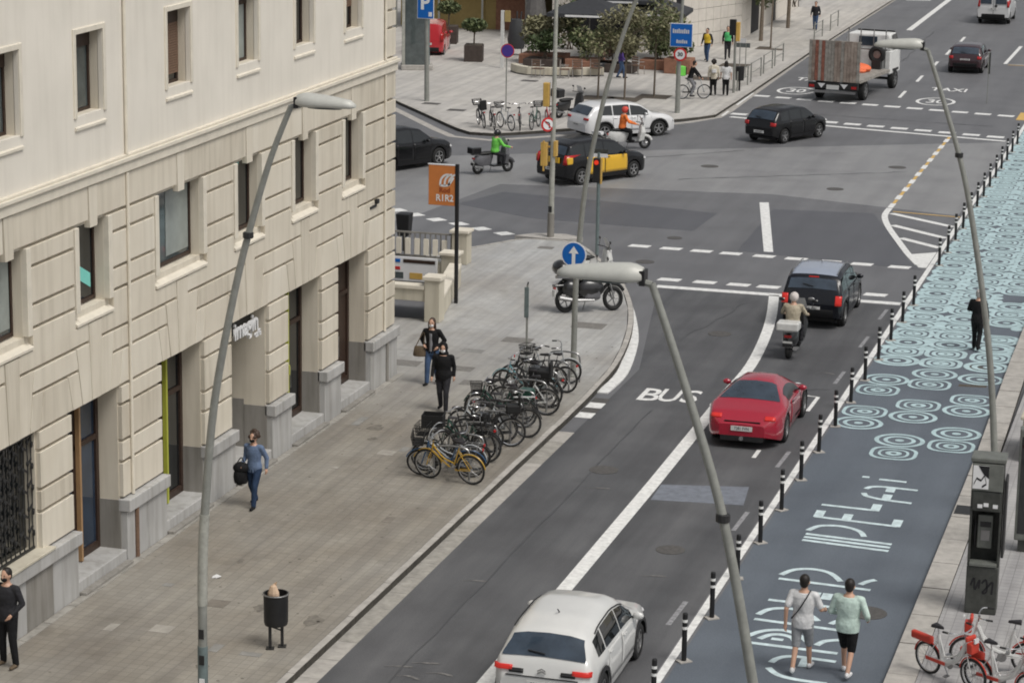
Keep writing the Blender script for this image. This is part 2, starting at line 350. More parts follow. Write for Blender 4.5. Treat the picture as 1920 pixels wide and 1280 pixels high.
# the metro stair opening is left out of the slab: two slabs around it
stair=(-25.2,-21.25,65.2,70.4)
def ring(off):
    out=[]
    for i,p in enumerate(corner):
        a=Vector(corner[max(i-1,0)]);b=Vector(corner[min(i+1,len(corner)-1)]); d=(b-a).normalized(); n=Vector((d.y,-d.x)); out.append((p[0]+n.x*off,p[1]+n.y*off))
    return out
inner=ring(-.16)
pav=MB()
S0,S1,S2,S3=stair
mainpoly=[(KX-.16,-60),(KX-.16,56.4)]+inner[1:12]+[(inner[12][0],inner[12][1])]+inner[13:]+[(-34.2,58),(-34.2,-60)]
bm=bmesh.new()
vs=[bm.verts.new((x,y,PZ)) for x,y in mainpoly]; bm.faces.new(vs)
for axis,val in ((0,S0),(0,S1),(1,S2),(1,S3)):
    co=[0,0,0]; no=[0,0,0]; co[axis]=val; no[axis]=1
    bmesh.ops.bisect_plane(bm,geom=bm.verts[:]+bm.edges[:]+bm.faces[:],plane_co=co,plane_no=no)
for f in list(bm.faces):
    c=f.calc_center_median()
    if S0<c.x<S1 and S2<c.y<S3: bm.faces.remove(f)
for f in bm.faces:
    f.normal_update()
    if f.normal.z<0: f.normal_flip()
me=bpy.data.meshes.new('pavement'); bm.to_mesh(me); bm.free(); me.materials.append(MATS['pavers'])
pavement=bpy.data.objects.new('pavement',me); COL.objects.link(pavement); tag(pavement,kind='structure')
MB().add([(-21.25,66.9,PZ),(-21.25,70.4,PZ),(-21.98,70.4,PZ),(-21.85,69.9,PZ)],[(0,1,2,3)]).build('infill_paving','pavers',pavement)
# kerb stones, one by one
def kerb_run(pts,w,h,parent,name='kerb_stone',L=1.0,m='kerb_stone',side=1,z0=-.02,zt=None,gap=.012):
    """stones along a polyline; width to the left (side=1) of travel"""
    P=[Vector((p[0],p[1])) for p in pts]; seg=[]
    acc=[0]
    for a,b in zip(P,P[1:]): acc.append(acc[-1]+(b-a).length)
    def at(s):
        for i in range(len(P)-1):
            if s<=acc[i+1]+1e-6: return P[i].lerp(P[i+1],max(0,min(1,(s-acc[i])/(acc[i+1]-acc[i]))))
        return P[-1]
    n=max(1,round(acc[-1]/L)); out=[]
    for i in range(n):
        a=at(acc[-1]*i/n+gap/2); b=at(acc[-1]*(i+1)/n-gap/2); d=(b-a).normalized(); q=Vector((-d.y,d.x))*w*side
        dz=random.uniform(-.004,.004)
        mb=MB().prism([tuple(a),tuple(b),tuple(b+q),tuple(a+q)],z0,(zt if zt is not None else h)+dz)
        mm=m if isinstance(m,str) else random.choice(m)
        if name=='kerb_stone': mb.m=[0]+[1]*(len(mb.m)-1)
        o=mb.build(name,[mm,'kerb_side_dark'] if name=='kerb_stone' else mm,parent,bevel=.008 if (zt or h)>.05 else 0,seg=1); out.append(o)
    return out
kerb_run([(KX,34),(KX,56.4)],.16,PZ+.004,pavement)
MB().bb(KX-.16,KX,-60,33.99,-.02,PZ+.003).build('kerb_stone','kerb_stone',pavement)
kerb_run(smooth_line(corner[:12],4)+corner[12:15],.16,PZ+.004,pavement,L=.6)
# pale gutter slabs beside the kerb, then the broad pale kerb round the corner
gut=empty('gutter',kind='structure')
for i in range(24):
    y=33.5+i*.95
    if y+.95>56.2: break
    MB().bb(KX+.003,KX+.385,y+.006,y+.944,-.02,.005+random.uniform(0,.002)).build('gutter_slab',random.choice(['gutter_a','gutter_b']),gut)
MB().bb(KX+.003,KX+.385,-60,33.49,-.02,.005).build('gutter_slab','gutter_a',gut)
kerb_run(smooth_line([(-14.5,59.2),(-14.5,61.3),(-14.95,64.3),(-15.4,66.3),(-16.15,68.9),(-16.85,70.9),(-17.7,72.9)],5),.3,.03,gut,'gutter_slab',.55,'paint_white',1,zt=.03)
# drain grates beside the kerb at the corner
for y in (56.75,57.75):
    MB().bb(KX+.02,KX+.42,y,y+.5,0,.006).build('gutter_slab','paint_white',gut); 
    gr=MB().bb(KX+.02,KX+.42,y+.5,y+.98,0,.004)
    gr.build('drain_grate','cast_iron',gut)
# foot strip along the facade and manhole covers on the pavement
for i in range(27):
    y=32+i
    MB().bb(FX+.1,FX+.26,y+.01,y+.99,PZ-.02,PZ+.012).build('border_slab','gutter_b',pavement)
for x,y,a,b in ((-16.74,66.0,.9,.7),(-18.12,63.6,.8,.6),(-18.67,60.0,.8,.5),(-17.82,58.65,.7,.5),(-20.2,60.1,.9,.6),(-20.9,76.5,.5,.4)):
    h=MB().bb(x-a/2,x+a/2,y-b/2,y+b/2,PZ-.02,PZ+.004); h.build('manhole_cover','cover_pale',pavement)
# traffic island corner with yellowish kerb
isl=[(-22.4,78.1),(-21.9,78.75),(-20.9,78.95),(-20.2,78.55),(-20.6,78.0),(-21.5,77.95)]
ti=MB().prism(isl,-.02,.15).build('traffic_island','kerb_stone'); tag(ti,kind='structure')
# far plaza pavement
far=[(-22.12,109.07),(-22.46,108.38),(-22.98,107.45),(-23.75,106.6),(-25.6,104.4),(-27.2,102.4),(-28.3,101.1),(-29.55,99.95),(-30.2,99.65),(-31.0,100.1),(-32.0,101.4),(-34.05,104.3),(-36.6,107.8),(-44,118.5),(-60,142)]
farin=[]
for i,p in enumerate(far):
    a=Vector(far[max(i-1,0)]);b=Vector(far[min(i+1,len(far)-1)]); d=(b-a).normalized(); farin.append((p[0]+d.y*.2,p[1]-d.x*.2))
plaza=MB().add([(x,y,PZ) for x,y in [(-22.3,260)]+[(-22.3,109.3)]+farin+[(-200,300),(-23,300)]],[tuple(reversed(range(len(far)+4)))]).build('plaza','plaza_pavers'); tag(plaza,kind='structure')
kerb_run([(-22.6,300),(-22.55,170),(-22.3,135),(-22.1,116),(-22.1,109.1)],.2,PZ+.004,plaza,L=2.0,side=-1)
kerb_run(far,.2,PZ+.004,plaza,L=1.2,side=-1)
kerb_run([(-22.35,300),(-22.2,135),(-21.85,116),(-21.7,109.5),(-22.3,107.7),(-23.5,105.9),(-26.8,101.2),(-29.2,98.7),(-30.2,98.3),(-31.6,99.2),(-35.8,105.3),(-44,117)],.38,.02,gut,'gutter_slab',2.2,'gutter_a',-1,zt=.006)
# square tree pits + darker strips on the plaza
for x,y in ((-28.37,112.4),(-27.1,112.4),(-26.02,113.9),(-24.6,136.0),(-25.2,121.5),(-24.9,127.5)):
    MB().bb(x-.75,x+.75,y-.75,y+.75,PZ,PZ+.005).build('tree_pit','soil',plaza)
for x0,x1,y0,y1 in ((-24.4,-22.9,117.5,121),(-24.4,-22.9,123.2,127),(-24.6,-22.9,136,141)):
    MB().bb(x0,x1,y0,y1,PZ,PZ+.006).build('pale_slab','kerb_stone',plaza)
for x,y in ((-34.9,107.6),(-33.2,106.0),(-33.0,117.2)):
    MB().bb(x-.4,x+.4,y-.3,y+.3,PZ,PZ+.005).build('manhole_cover','cast_iron',plaza)
# right-hand pavement with pale kerb
rp=MB().quad((-4.45,-60,PZ),(40,-60,PZ),(40,300,PZ),(-4.55,300,PZ)).build('pavement','pavers_right'); tag(rp,kind='structure')
kerb_run([(-5.0,36.5),(-5.03,56),(-5.15,65),(-5.25,90)],.52,PZ+.004,rp,L=1.6,side=-1,m=['gutter_a','kerb_stone'])
MB().prism([(-5.25,90),(-4.7,90),(-4.7,300),(-5.6,300)],-.02,PZ+.004).build('kerb_stone','gutter_a',rp)
MB().prism([(-4.98,-60),(-4.46,-60),(-4.46,36.49),(-4.98,36.49)],-.02,PZ+.004).build('kerb_stone','gutter_a',rp)
MB().bb(-4.99,-4.55,51.3,51.95,PZ,PZ+.009).build('drain_grate','iron',rp)
# painted pedestrian lane
lane=MB().prism([(-8.66,-60),(-5.04,-60),(-5.04,56),(-5.26,90),(-5.6,300),(-8.9,300),(-8.66,110)],-.02,.004,bottom=False).build('pedestrian_lane','lane_paint_grey'); tag(lane,kind='structure')
# dark resurfaced patches, worn pale asphalt round the crossing with sky sheen painted in
Z1,Z2=.004,.009
MB().prism([(-26.2,83.9),(-25.4,86.9),(-21.2,86.3),(-17.1,85.4),(-17.2,81.8),(-19.9,81.9),(-22.9,82.1)],-.01,Z1).build('asphalt_patch','asphalt_patch',road)
MB().prism([(-15.4,86.95),(-11.9,87.4),(-10.9,84.0),(-9.6,79.2),(-9.0,77.8),(-15.1,78.9)],-.01,Z1).build('asphalt_patch','asphalt_patch',road)
MB().prism([(-14.3,-60),(-8.9,-60),(-8.9,72.2),(-16.2,72.2),(-14.35,62)],-.01,.002).build('asphalt_patch','asphalt_new',road)
MB().prism([(-40,88),(-22,99),(-9,106.5),(-9,88),(-16,90),(-26,88.5),(-27,80),(-40,82)],-.01,.002).build('asphalt_patch','asphalt_worn_sheen',road)
# ---------------- painted markings, each its own piece of the road
def mk(name,pts,w,m='paint_white',z=Z2,par=road):
    mb=MB(); strip(mb,pts,w,z); return mb.build(name,m,par)
# solid line between bus lane and traffic lane, sweeping left to the stop line
ctr=smooth_line([(-11.7,59),(-11.65,62.8),(-11.85,66.0),(-12.2,69.2),(-12.7,72.4)],5)
mk('lane_line',[(-11.58,-60),(-11.58,40),(-11.6,52),(-11.66,58.9)]+ctr,.30)
mk('lane_edge_line',[(-8.78,-60),(-8.8,90),(-8.75,106),(-8.78,300)],.15)
mk('stop_line',[(-16.3,72.45),(-8.95,72.5)],.38)
for x in (-16.15,-15.05,-14.0,-13.08,-11.95,-10.9,-9.84):
    MB().prism([(x-.36,73.35),(x+.30,73.35),(x+.36,73.75),(x-.30,73.75)],0,Z2).build('crossing_dash','paint_white',road)
for i,x in enumerate((-18.27,-17.2,-16.68+.5,-15.2,-14.1,-13.05,-11.95,-10.92,-9.72)):
    y=78.5-.06*i; MB().prism([(x-.36,y-.2),(x+.30,y-.2),(x+.36,y+.2),(x-.30,y+.2)],0,Z2).build('crossing_dash','paint_white',road)
for x,y in ((-27.8,81.93),(-26.93,81.27),(-25.95,80.66),(-24.99,80.17),(-24.02,79.59),(-23.05,79.03),(-28.8,82.5)):
    MB().prism([(x-.38,y-.02),(x+.02,y-.36),(x+.38,y+.02),(x-.02,y+.36)],0,Z2).build('crossing_dash','paint_white',road)
MB().prism([(-14.25,79.0),(-13.95,79.05),(-15.8,88.2),(-16.12,88.1)],0,Z2).build('lane_line','paint_white',road)
# far crossing
mk('stop_line',[(-21.5,109.5),(-16,108.1),(-9.1,106.7)],.32)
for i in range(12):
    x=-21.3+i*1.06; y=110.55-.245*i; MB().prism([(x-.38,y-.24),(x+.34,y-.3),(x+.38,y+.2),(x-.34,y+.26)],0,Z2).build('crossing_dash','paint_white',road)
for i in range(12):
    x=-21.5+i*1.06; y=117.1-.22*i; MB().prism([(x-.38,y-.24),(x+.34,y-.3),(x+.38,y+.2),(x-.34,y+.26)],0,Z2).build('crossing_dash','paint_white',road)
# yellow and white broken line, curving into the hatched corner
for i in range(10):
    y=88.7+i*1.86; mk('broken_line_dash',[(-11.5,y),(-11.5,y+.95)],.2,'paint_white',Z2); mk('broken_line_dash',[(-11.5,y+.96),(-11.5,y+1.84)],.12,'paint_yellow',Z1)
cv=smooth_line([(-11.5,88.6),(-11.45,87.0),(-11.05,85.0),(-10.4,82.6),(-9.75,80.3),(-9.2,78.6)],4); mk('curved_line',cv,.22)
MB().prism([(-9.75,80.2),(-8.9,80.9),(-8.9,78.2),(-9.15,78.2)],0,Z2-.001).build('corner_triangle','paint_white',road)
for a,b in (((-11.3,88.0),(-8.9,87.7)),((-11.3,87.6),(-8.9,85.7)),((-10.95,85.3),(-8.9,83.5)),((-10.35,83.0),(-8.9,81.7))):
    mk('hatch_stripe',[a,b],.3 if a[1]<88 else .12,'paint_white' if a[1]<88 else 'paint_yellow',Z2-.002)
# worn old marks
for y in (42.9,62.2,66.5,70.2,54,49): mk('old_dash',[(-9.25,y),(-9.22,y+1.4)],.1,'paint_worn',Z1)
mk('corner_mark',[(-9.78,60.72),(-9.42,60.66),(-9.44,59.2)],.1); mk('old_dash',[(-9.9,54.6),(-9.9,55.3)],.1)
MB().prism([(-11.38,50.6),(-9.4,50.85),(-9.55,52.25),(-11.42,51.8)],0,Z1+.001).build('repaired_strip','paint_faint',road)
# far lane lines
mk('lane_line',[(-18.85,150),(-19.2,300)],.35); mk('edge_line',[(-21.9,109.6),(-22.1,118)],.12)
for y in (119,125.5,132,138,145): mk('lane_dash',[(-15.25,y),(-15.3,y+2.6)],.16)
mk('box_line',[(-11.75,144),(-11.8,135),(-9.6,135)],.2,'paint_white'); mk('box_line',[(-11.6,134.6),(-9.4,134.6)],.16,'paint_yellow'); MB().prism([(-9.3,113.5),(-8.9,113.5),(-8.9,116),(-9.3,116)],0,Z2).build('yellow_mark','paint_yellow',road)
# lettering on the road
text('bus_lettering','B',1.66,'paint_white',road,(-13.47,59.42,Z2),sx=.62,sy=1.05,extrude=.001,bold=.02)
text('bus_lettering','U',1.66,'paint_white',road,(-12.98,59.50,Z2),sx=.5,sy=1.05,extrude=.001,bold=.02)
text('bus_lettering','S',1.66,'paint_white',road,(-12.45,59.56,Z2),sx=.6,sy=1.05,extrude=.001,bold=.02)
for x,y in ((-20.3,119.6),(-13.45,118.3)):
    mb=MB(); strip(mb,[(x+.85*math.cos(t/24*2*PI),y+1.3*math.sin(t/24*2*PI)) for t in range(25)],.16,Z2); mb.build('speed_ring','paint_white',road)
    text('speed_figure','30',1.5,'paint_white',road,(x,y,Z2),sx=.62,sy=1.2,extrude=.001,bold=.02)
text('taxi_lettering','TAXI',1.3,'paint_white',road,(-13.35,122.9,Z2),sx=.62,sy=1.3,extrude=.001,bold=.02)
text('taxi_lettering','TAXI',1.3,'paint_white',road,(-20.2,124.2,Z2),sx=.62,sy=1.3,extrude=.001,bold=.02)
mk('lane_line',[(-21.6,169.5),(-20.0,169.9)],.5)
# painted street name on the pedestrian lane (strokes), reading away from the viewer
LW=.125
STR=[[(-7.30,53.88),(-7.14,53.88)],[(-6.91,53.8),(-6.3,53.76)],
 smooth_line([(-7.08,52.95),(-7.0,53.13),(-6.8,53.22),(-6.5,53.22),(-5.98,53.19)]),smooth_line([(-7.08,52.62),(-7.0,52.42),(-6.8,52.3),(-6.5,52.22),(-5.98,52.17)]),
 [(-7.81,51.44),(-6.66,51.38)],[(-7.81,50.53),(-6.05,50.38)],
 [(-7.78,49.27),(-5.99,49.12)],[(-7.78,49.05),(-5.99,48.89)],[(-7.78,48.83),(-5.99,48.65)],smooth_line([(-7.78,49.5),(-7.59,49.9),(-7.17,50.02),(-6.77,49.82),(-6.6,49.45)]),
 smooth_line([(-7.79,46.45),(-7.6,46.84),(-7.25,47.0),(-6.88,46.86),(-6.61,46.42)]),[(-7.79,46.21),(-5.98,46.08)],smooth_line([(-6.22,46.36),(-6.1,46.6),(-5.97,46.74)]),
 [(-7.75,44.9),(-6.1,44.84)],
 smooth_line([(-7.78,44.0),(-7.63,44.36),(-7.3,44.52),(-6.94,44.38),(-6.65,44.0)]),[(-7.8,43.73),(-6.0,43.6)],smooth_line([(-6.4,43.9),(-6.3,44.1),(-6.1,44.25)]),
 smooth_line([(-7.75,42.75),(-7.53,43.12),(-7.2,43.28),(-6.89,43.14),(-6.62,42.78)]),smooth_line([(-7.51,42.7),(-7.35,42.98),(-7.15,43.04),(-6.95,42.95),(-6.84,42.7)]),[(-7.3,42.78),(-7.08,42.77)],[(-7.74,42.45),(-6.03,42.38)],smooth_line([(-6.46,42.68),(-6.35,42.95),(-6.1,43.1)]),
 smooth_line([(-7.08,41.55),(-7.0,41.8),(-6.75,41.98),(-5.99,41.95)]),smooth_line([(-7.08,41.28),(-6.85,40.98),(-6.49,40.85),(-5.97,40.82)])]
FAT=[[(-6.55,53.2),(-6.55,52.85)],[(-6.55,52.65),(-6.55,52.25)],[(-6.66,51.85),(-6.66,51.33)],[(-7.74,51.0),(-7.74,50.5)],[(-7.14,50.92),(-7.14,50.46)],[(-6.08,50.86),(-6.08,50.34)],[(-6.95,45.62),(-6.95,45.24)],[(-6.72,45.62),(-6.72,45.24)],[(-6.5,41.92),(-6.5,41.5)],[(-6.15,45.3),(-6.15,44.9)]]
for i_,s_ in enumerate(STR): mk('letter_stroke',s_,LW,'paint_letter',Z2+.0004*(i_%6),lane)
for s_ in FAT: mk('letter_stroke',s_,.2,'paint_letter',Z2+.003,lane)
# ring and blossom motifs
def motif(mb,kind,x,y,z=Z2,n=28,fat=0):
    def loop(rx,ry,w,lobe=0):
        vs=[]
        for i in range(n):
            t=2*PI*i/n; k=1-lobe*(.5+.5*math.cos(4*t)) 
            for s_ in (1,-1):
                vs.append((x+(rx+s_*(w+fat)/2)*k*math.cos(t),y+(ry+s_*(w+fat)/2)*k*math.sin(t),z))
        mb.add(vs,[(2*i,2*((i+1)%n),2*((i+1)%n)+1,2*i+1) for i in range(n)])
    if kind=='c': loop(.54,.54,.11); loop(.33,.33,.1); mb.add([(x+.11*math.cos(t/10*2*PI),y+.11*math.sin(t/10*2*PI),z) for t in range(10)],[tuple(range(10))])
    else:
        loop(.57,.57,.1,.12); loop(.35,.35,.07,.07); loop(.13,.13,.12); 
        for t in (0,PI/2,PI,3*PI/2): pass
near=[('c',-6.92,57.23),('l',-6.9,56.05),('c',-5.71,58.27),('l',-5.7,57.1),('l',-8.1,59.65),('c',-8.08,58.5),('l',-6.92,60.68),('c',-6.9,59.49),('l',-5.7,61.65),('c',-5.72,60.51),('c',-8.05,63.08),('l',-8.1,61.9),('c',-6.93,64.1),('l',-6.92,62.93),('c',-5.72,63.9)]
for i_,(k,x,y) in enumerate(near):
    mb=MB(); motif(mb,k,x,y,Z2+.001*(i_%4)); mb.build('painted_motif','paint_aqua',lane)
rd=random.Random(3); farm=MB()
for ci,x in enumerate((-8.08,-6.92,-5.72)):
    y=65.3+(ci%2)*.05
    j=0
    while y<250:
        kind='cl'[(j+ci)%2] if rd.random()<.8 else rd.choice('cl')
        if not (ci==2 and y<66.0 and False):
            dx=(y-70)*-.004 if ci==2 else 0
            if y<92:
                mb=MB(); motif(mb,kind,x+dx,y,Z2+.001*((j+2*ci)%5),fat=.05); mb.build('painted_motif','paint_aqua',lane)
            else: motif(farm,kind,x+max(dx,-.3),y,Z2+.001*((j+2*ci)%5),n=12,fat=.07)
        y+=1.13; j+=1
        if j in (4,7) and ci==2: y+=1.13
fo=farm.build('painted_motif_field','paint_aqua',lane); fo['kind']='stuff'
# small filler shapes between motifs in the dense part of the lane
fil=MB(); rd=random.Random(5)
for i in range(1,170):
    for x in (-7.5,-6.32,-8.5,-5.35):
        y=66.4+i*.565+rd.uniform(-.1,.1)
        if rd.random()<.85 and y<160:
            a,b=rd.uniform(.12,.24),rd.uniform(.14,.27)
            fil.add([(x+a*math.cos(t/8*2*PI),y+b*math.sin(t/8*2*PI),Z2-.0035+.0006*(i%5)) for t in range(8)],[tuple(range(8))])
fo=fil.build('painted_fill','paint_aqua',lane); fo['kind']='stuff'
mh=MB().prism([(-5.85+.38*math.cos(t/20*2*PI),44.75+.38*math.sin(t/20*2*PI)) for t in range(20)],0,.012).build('manhole_cover','cast_iron',lane)
MB().prism([(-6.2,63.0),(-5.5,63.1),(-5.5,63.3),(-6.2,63.25)],0,.006).build('repaired_strip','soil',lane)
mh=MB().prism([(-6.0+.3*math.cos(t/20*2*PI),65.2+.28*math.sin(t/20*2*PI)) for t in range(20)],0,.008).build('manhole_cover','cast_iron',lane)

# tar seams, manholes and scuffs on the carriageway
mat('tar',(.066,.067,.07),.5,var=.2,scale=6,world=True); mat('scuff',(.16,.155,.15),.7,var=.4,scale=10,world=True)
rd=random.Random(9)
def seam(p,q,n=14,w=.035,j=.08,m='tar',z=.0105):
    a=Vector(p);b=Vector(q); d=(b-a); nn=Vector((-d.y,d.x)).normalized()
    P=[tuple(a+d*(i/n)+nn*rd.uniform(-j,j)) for i in range(n+1)]; mk('tar_seam',smooth_line(P,2),[w*rd.uniform(.5,1.3) for _ in range(2*n+1)],m,z)
seam((-13.2,34),(-13.1,58),24,.03,.03); seam((-10.2,61),(-9.3,61.6),8,.03); seam((-20,92),(-12,97),20,.05); seam((-24,95),(-19,100),16,.05); seam((-14,66),(-13.3,71)); seam((-20.5,112),(-10,111),20,.06); seam((-17,128),(-17.4,150),16,.06)
for x,y,r_ in ((-12.9,52.5,.33),(-10.2,47.3,.3),(-13.2,66.8,.33),(-17.5,76,.3),(-19.5,95.5,.35),(-12.5,98,.35),(-14,92,.32),(-17.5,80.3,.25)):
    MB().prism([(x+r_*math.cos(t/20*2*PI),y+r_*math.sin(t/20*2*PI)) for t in range(20)],0,.011).build('manhole_cover','cast_iron',road)
for x,y in ((-13.5,39.2),(-13.1,39.5),(-13.2,38.8),(-12.7,39.1),(-12.9,51.0),(-13.6,44.1),(-10.4,45.5),(-9.9,63.2)): 
    mk('scuff_mark',smooth_line([(x,y,),(x+.25,y+.08),(x+.5,y+.03+rd.uniform(-.1,.1))],3),[.02]*3+[.07]*3+[.02],'scuff',.0102)

# replaced tiles of another tone, gum-like stains and dirt on the left pavement
mat('slab_dark',(.19,.17,.145),.6,var=.25,scale=5,world=True); mat('slab_light',(.34,.32,.285),.6,var=.2,scale=5,world=True); mat('slab_grey',(.25,.245,.23),.6,var=.2,scale=5,world=True); mat('stain',(.17,.155,.132),.7,var=.35,scale=9,world=True)
rd=random.Random(17)
for k in range(20):
    x=-19.6+.2*rd.randint(0,22); y=36+.2*rd.randint(0,130); a=.2*rd.choice((1,1,2,3)); b=.2*rd.choice((1,2,2,4))
    if x+a>-15: continue
    MB().bb(x+.006,x+a-.006,y+.006,y+b-.006,PZ-.01,PZ+.003).build('replaced_tile',rd.choice(['slab_dark','slab_light','slab_grey','slab_grey']),pavement)
st=MB()
for k in range(170):
    x=rd.uniform(-19.7,-15.0); y=rd.uniform(34,64); r_=rd.uniform(.012,.035)
    st.add([(x+r_*math.cos(t/7*2*PI)*rd.uniform(.7,1.2),y+r_*math.sin(t/7*2*PI)*rd.uniform(.7,1.2),PZ+.0045) for t in range(7)],[tuple(range(7))])
for k in range(7):
    x=rd.uniform(-19.5,-15.3); y=rd.uniform(35,62); r_=rd.uniform(.08,.22)
    st.add([(x+r_*math.cos(t/14*2*PI)*rd.uniform(.6,1.3),y+r_*1.4*math.sin(t/14*2*PI)*rd.uniform(.6,1.3),PZ+.0045) for t in range(14)],[tuple(range(14))])
o=st.build('pavement_stains','stain',pavement); o['kind']='stuff'
# ================= STREET-CORNER BUILDING =================
bld=empty('stone_building',(FX,48,0),label='cream stone building with rusticated ground floors on the left pavement',cat='building')
def T(v):  # courses rise very slightly along the street
    return [(x-FX,y-48,z+.0013*max(0,z-1.4)*(y-38)) for x,y,z in v]
def bput(mb,name,m,parent=None,**k):
    mb.v=T(mb.v); return mb.build(name,m,parent or bld,**k)
Y0,Y1=30.0,58.93
XF=FX; XJ=FX-.1
CEN=[34.6,38.3,41.63,45.65,49.27,52.6,55.85]
GH=1.07; MHW=[.62,.62,.62,1.1,.68,.66,.62]; UH=.56
ops=[]
for i,c in enumerate(CEN):
    if i<2: ops.append((c-.95,c+.93,1.45,3.64))
    else: ops.append((c-GH,c+GH,-.1,3.66))
    ops.append((c-MHW[i],c+MHW[i],5.42,7.0)); ops.append((c-UH,c+UH,9.02,10.5)); ops.append((c-UH,c+UH,12.0,13.5))
# core wall: cells between the openings
ys=sorted({Y0,Y1}|{o[0] for o in ops}|{o[1] for o in ops}); zs=sorted({-.1,16}|{o[2] for o in ops}|{o[3] for o in ops})
core=MB()
for za,zb in zip(zs,zs[1:]):
    run=None
    for ya,yb in list(zip(ys,ys[1:]))+[(None,None)]:
        hole=ya is None or any(o[0]<=ya+1e-6 and o[1]>=yb-1e-6 and o[2]<=za+1e-6 and o[3]>=zb-1e-6 for o in ops)
        if hole:
            if run: core.bb(XJ-.55,XJ,run[0],run[1],za,zb); run=None
        else: run=[run[0],yb] if run else [ya,yb]
core.bb(-34,XJ-.5,Y1-.35,Y1-.01,-.1,16)   # return wall on the side street
core.bb(-34,XJ-.56,Y0,Y1-.36,15.6,16)
core.bb(-34,XJ-.5,Y0-.3,Y0,-.1,16)
bput(core,'wall','facade')
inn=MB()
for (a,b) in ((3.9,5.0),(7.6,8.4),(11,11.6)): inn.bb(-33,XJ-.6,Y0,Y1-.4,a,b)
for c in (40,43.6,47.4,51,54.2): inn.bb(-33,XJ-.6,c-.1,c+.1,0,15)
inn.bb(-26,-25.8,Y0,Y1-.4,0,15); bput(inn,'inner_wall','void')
# rusticated courses
GRV=[1.41,2.14,2.56,3.28,3.66,4.37,4.81,5.17,5.56,5.98,6.67,7.05]
hg,vg=.034,.011
RB=random.Random(8)
def blk(poly,name='stone_block',m=None,x1=XF,bev=.006): return bput(MB().slab(poly,XJ-.01,x1+RB.uniform(-.004,.004)),name,m or RB.choice(['facade','facade','facade_b','facade_c']),bevel=bev,seg=1)
def J1(z): return .2+(.28-.2)*(z-3.66)/(5.15-3.66)
def J2(z): return .6+(.82-.6)*(z-3.66)/(4.81-3.66)
def J3(z): return 1.0+(1.18-1.0)*(z-3.66)/(4.37-3.66)
lim=[Y0]+CEN+[Y1]
segs=[(None,0)]+[(i,i+1) for i in range(len(CEN)-1)]+[(len(CEN)-1,None)]
def lo(i,off,z): return (CEN[i]+off(z)+vg) if i is not None else Y0
def hi(i,off,z): return (CEN[i]-off(z)-vg) if i is not None else Y1
for a,b in segs:
    for za,zb in ((1.41,2.14),(2.14,2.56),(2.56,3.28),(3.28,3.66)):
        z0,z1=za+hg,zb-hg
        l=lambda z:0
        wa=(.95 if a is not None and a<2 else GH); wb=(.95 if b is not None and b<2 else GH)
        ya=CEN[a]+wa+.012 if a is not None else Y0; yb=CEN[b]-wb-.012 if b is not None else Y1
        blk([(ya,z0),(yb,z0),(yb,z1),(ya,z1)])
    for za,zb,J in ((3.66,4.37,J3),(4.37,4.81,J2)):
        z0,z1=za+hg,zb-hg
        blk([(lo(a,J,z0),z0),(hi(b,J,z0),z0),(hi(b,J,z1),z1),(lo(a,J,z1),z1)])
    z0,zm,z1=4.81+hg,5.165,5.56-hg
    wa=MHW[a]+.2 if a is not None else 0; wb=MHW[b]+.2 if b is not None else 0
    ya=CEN[a]+wa if a is not None else Y0; yb=CEN[b]-wb if b is not None else Y1
    P=[(lo(a,J1,z0),z0),(hi(b,J1,z0),z0),(hi(b,J1,zm),zm),(yb,zm),(yb,z1),(ya,z1),(ya,zm),(lo(a,J1,zm),zm)]
    if a is None: P=[p for i,p in enumerate(P) if i!=6 and i!=7]+[]
    if b is None: P=[(lo(a,J1,z0),z0),(Y1,z0),(Y1,z1),(ya,z1),(ya,zm),(lo(a,J1,zm),zm)]
    blk(P)
    for za,zb in ((5.56,5.98),(5.98,6.67),(6.67,7.05)):
        blk([(ya,za+hg),(yb,za+hg),(yb,zb-hg),(ya,zb-hg)])
    # frieze panels between the keystones of the first floor windows
    ya=CEN[a]+.2 if a is not None else Y0; yb=CEN[b]-.2 if b is not None else Y1
    blk([(ya,7.05+hg),(yb,7.05+hg),(yb,7.70),(ya,7.70)])
def sill(y0,y1,zt,zb,ext):
    mb=MB()
    for a,b,xb in ((y0+.004,y1-.004,XJ-.24),(y0-ext,y0+.003,XJ-.005),(y1-.003,y1+ext,XJ-.005)):
        ztb=zt if xb<XJ-.1 else zt-.14
        P=[(xb,ztb),(XF+.028,zb+.045),(XF+.028,zb),(xb,zb)]
        mb.add([(x,a,z) for x,z in P]+[(x,b,z) for x,z in P],[(0,1,2,3),(7,6,5,4),(0,4,5,1),(1,5,6,2),(2,6,7,3),(3,7,4,0)])
    bput(mb,'window_sill','facade_trim')
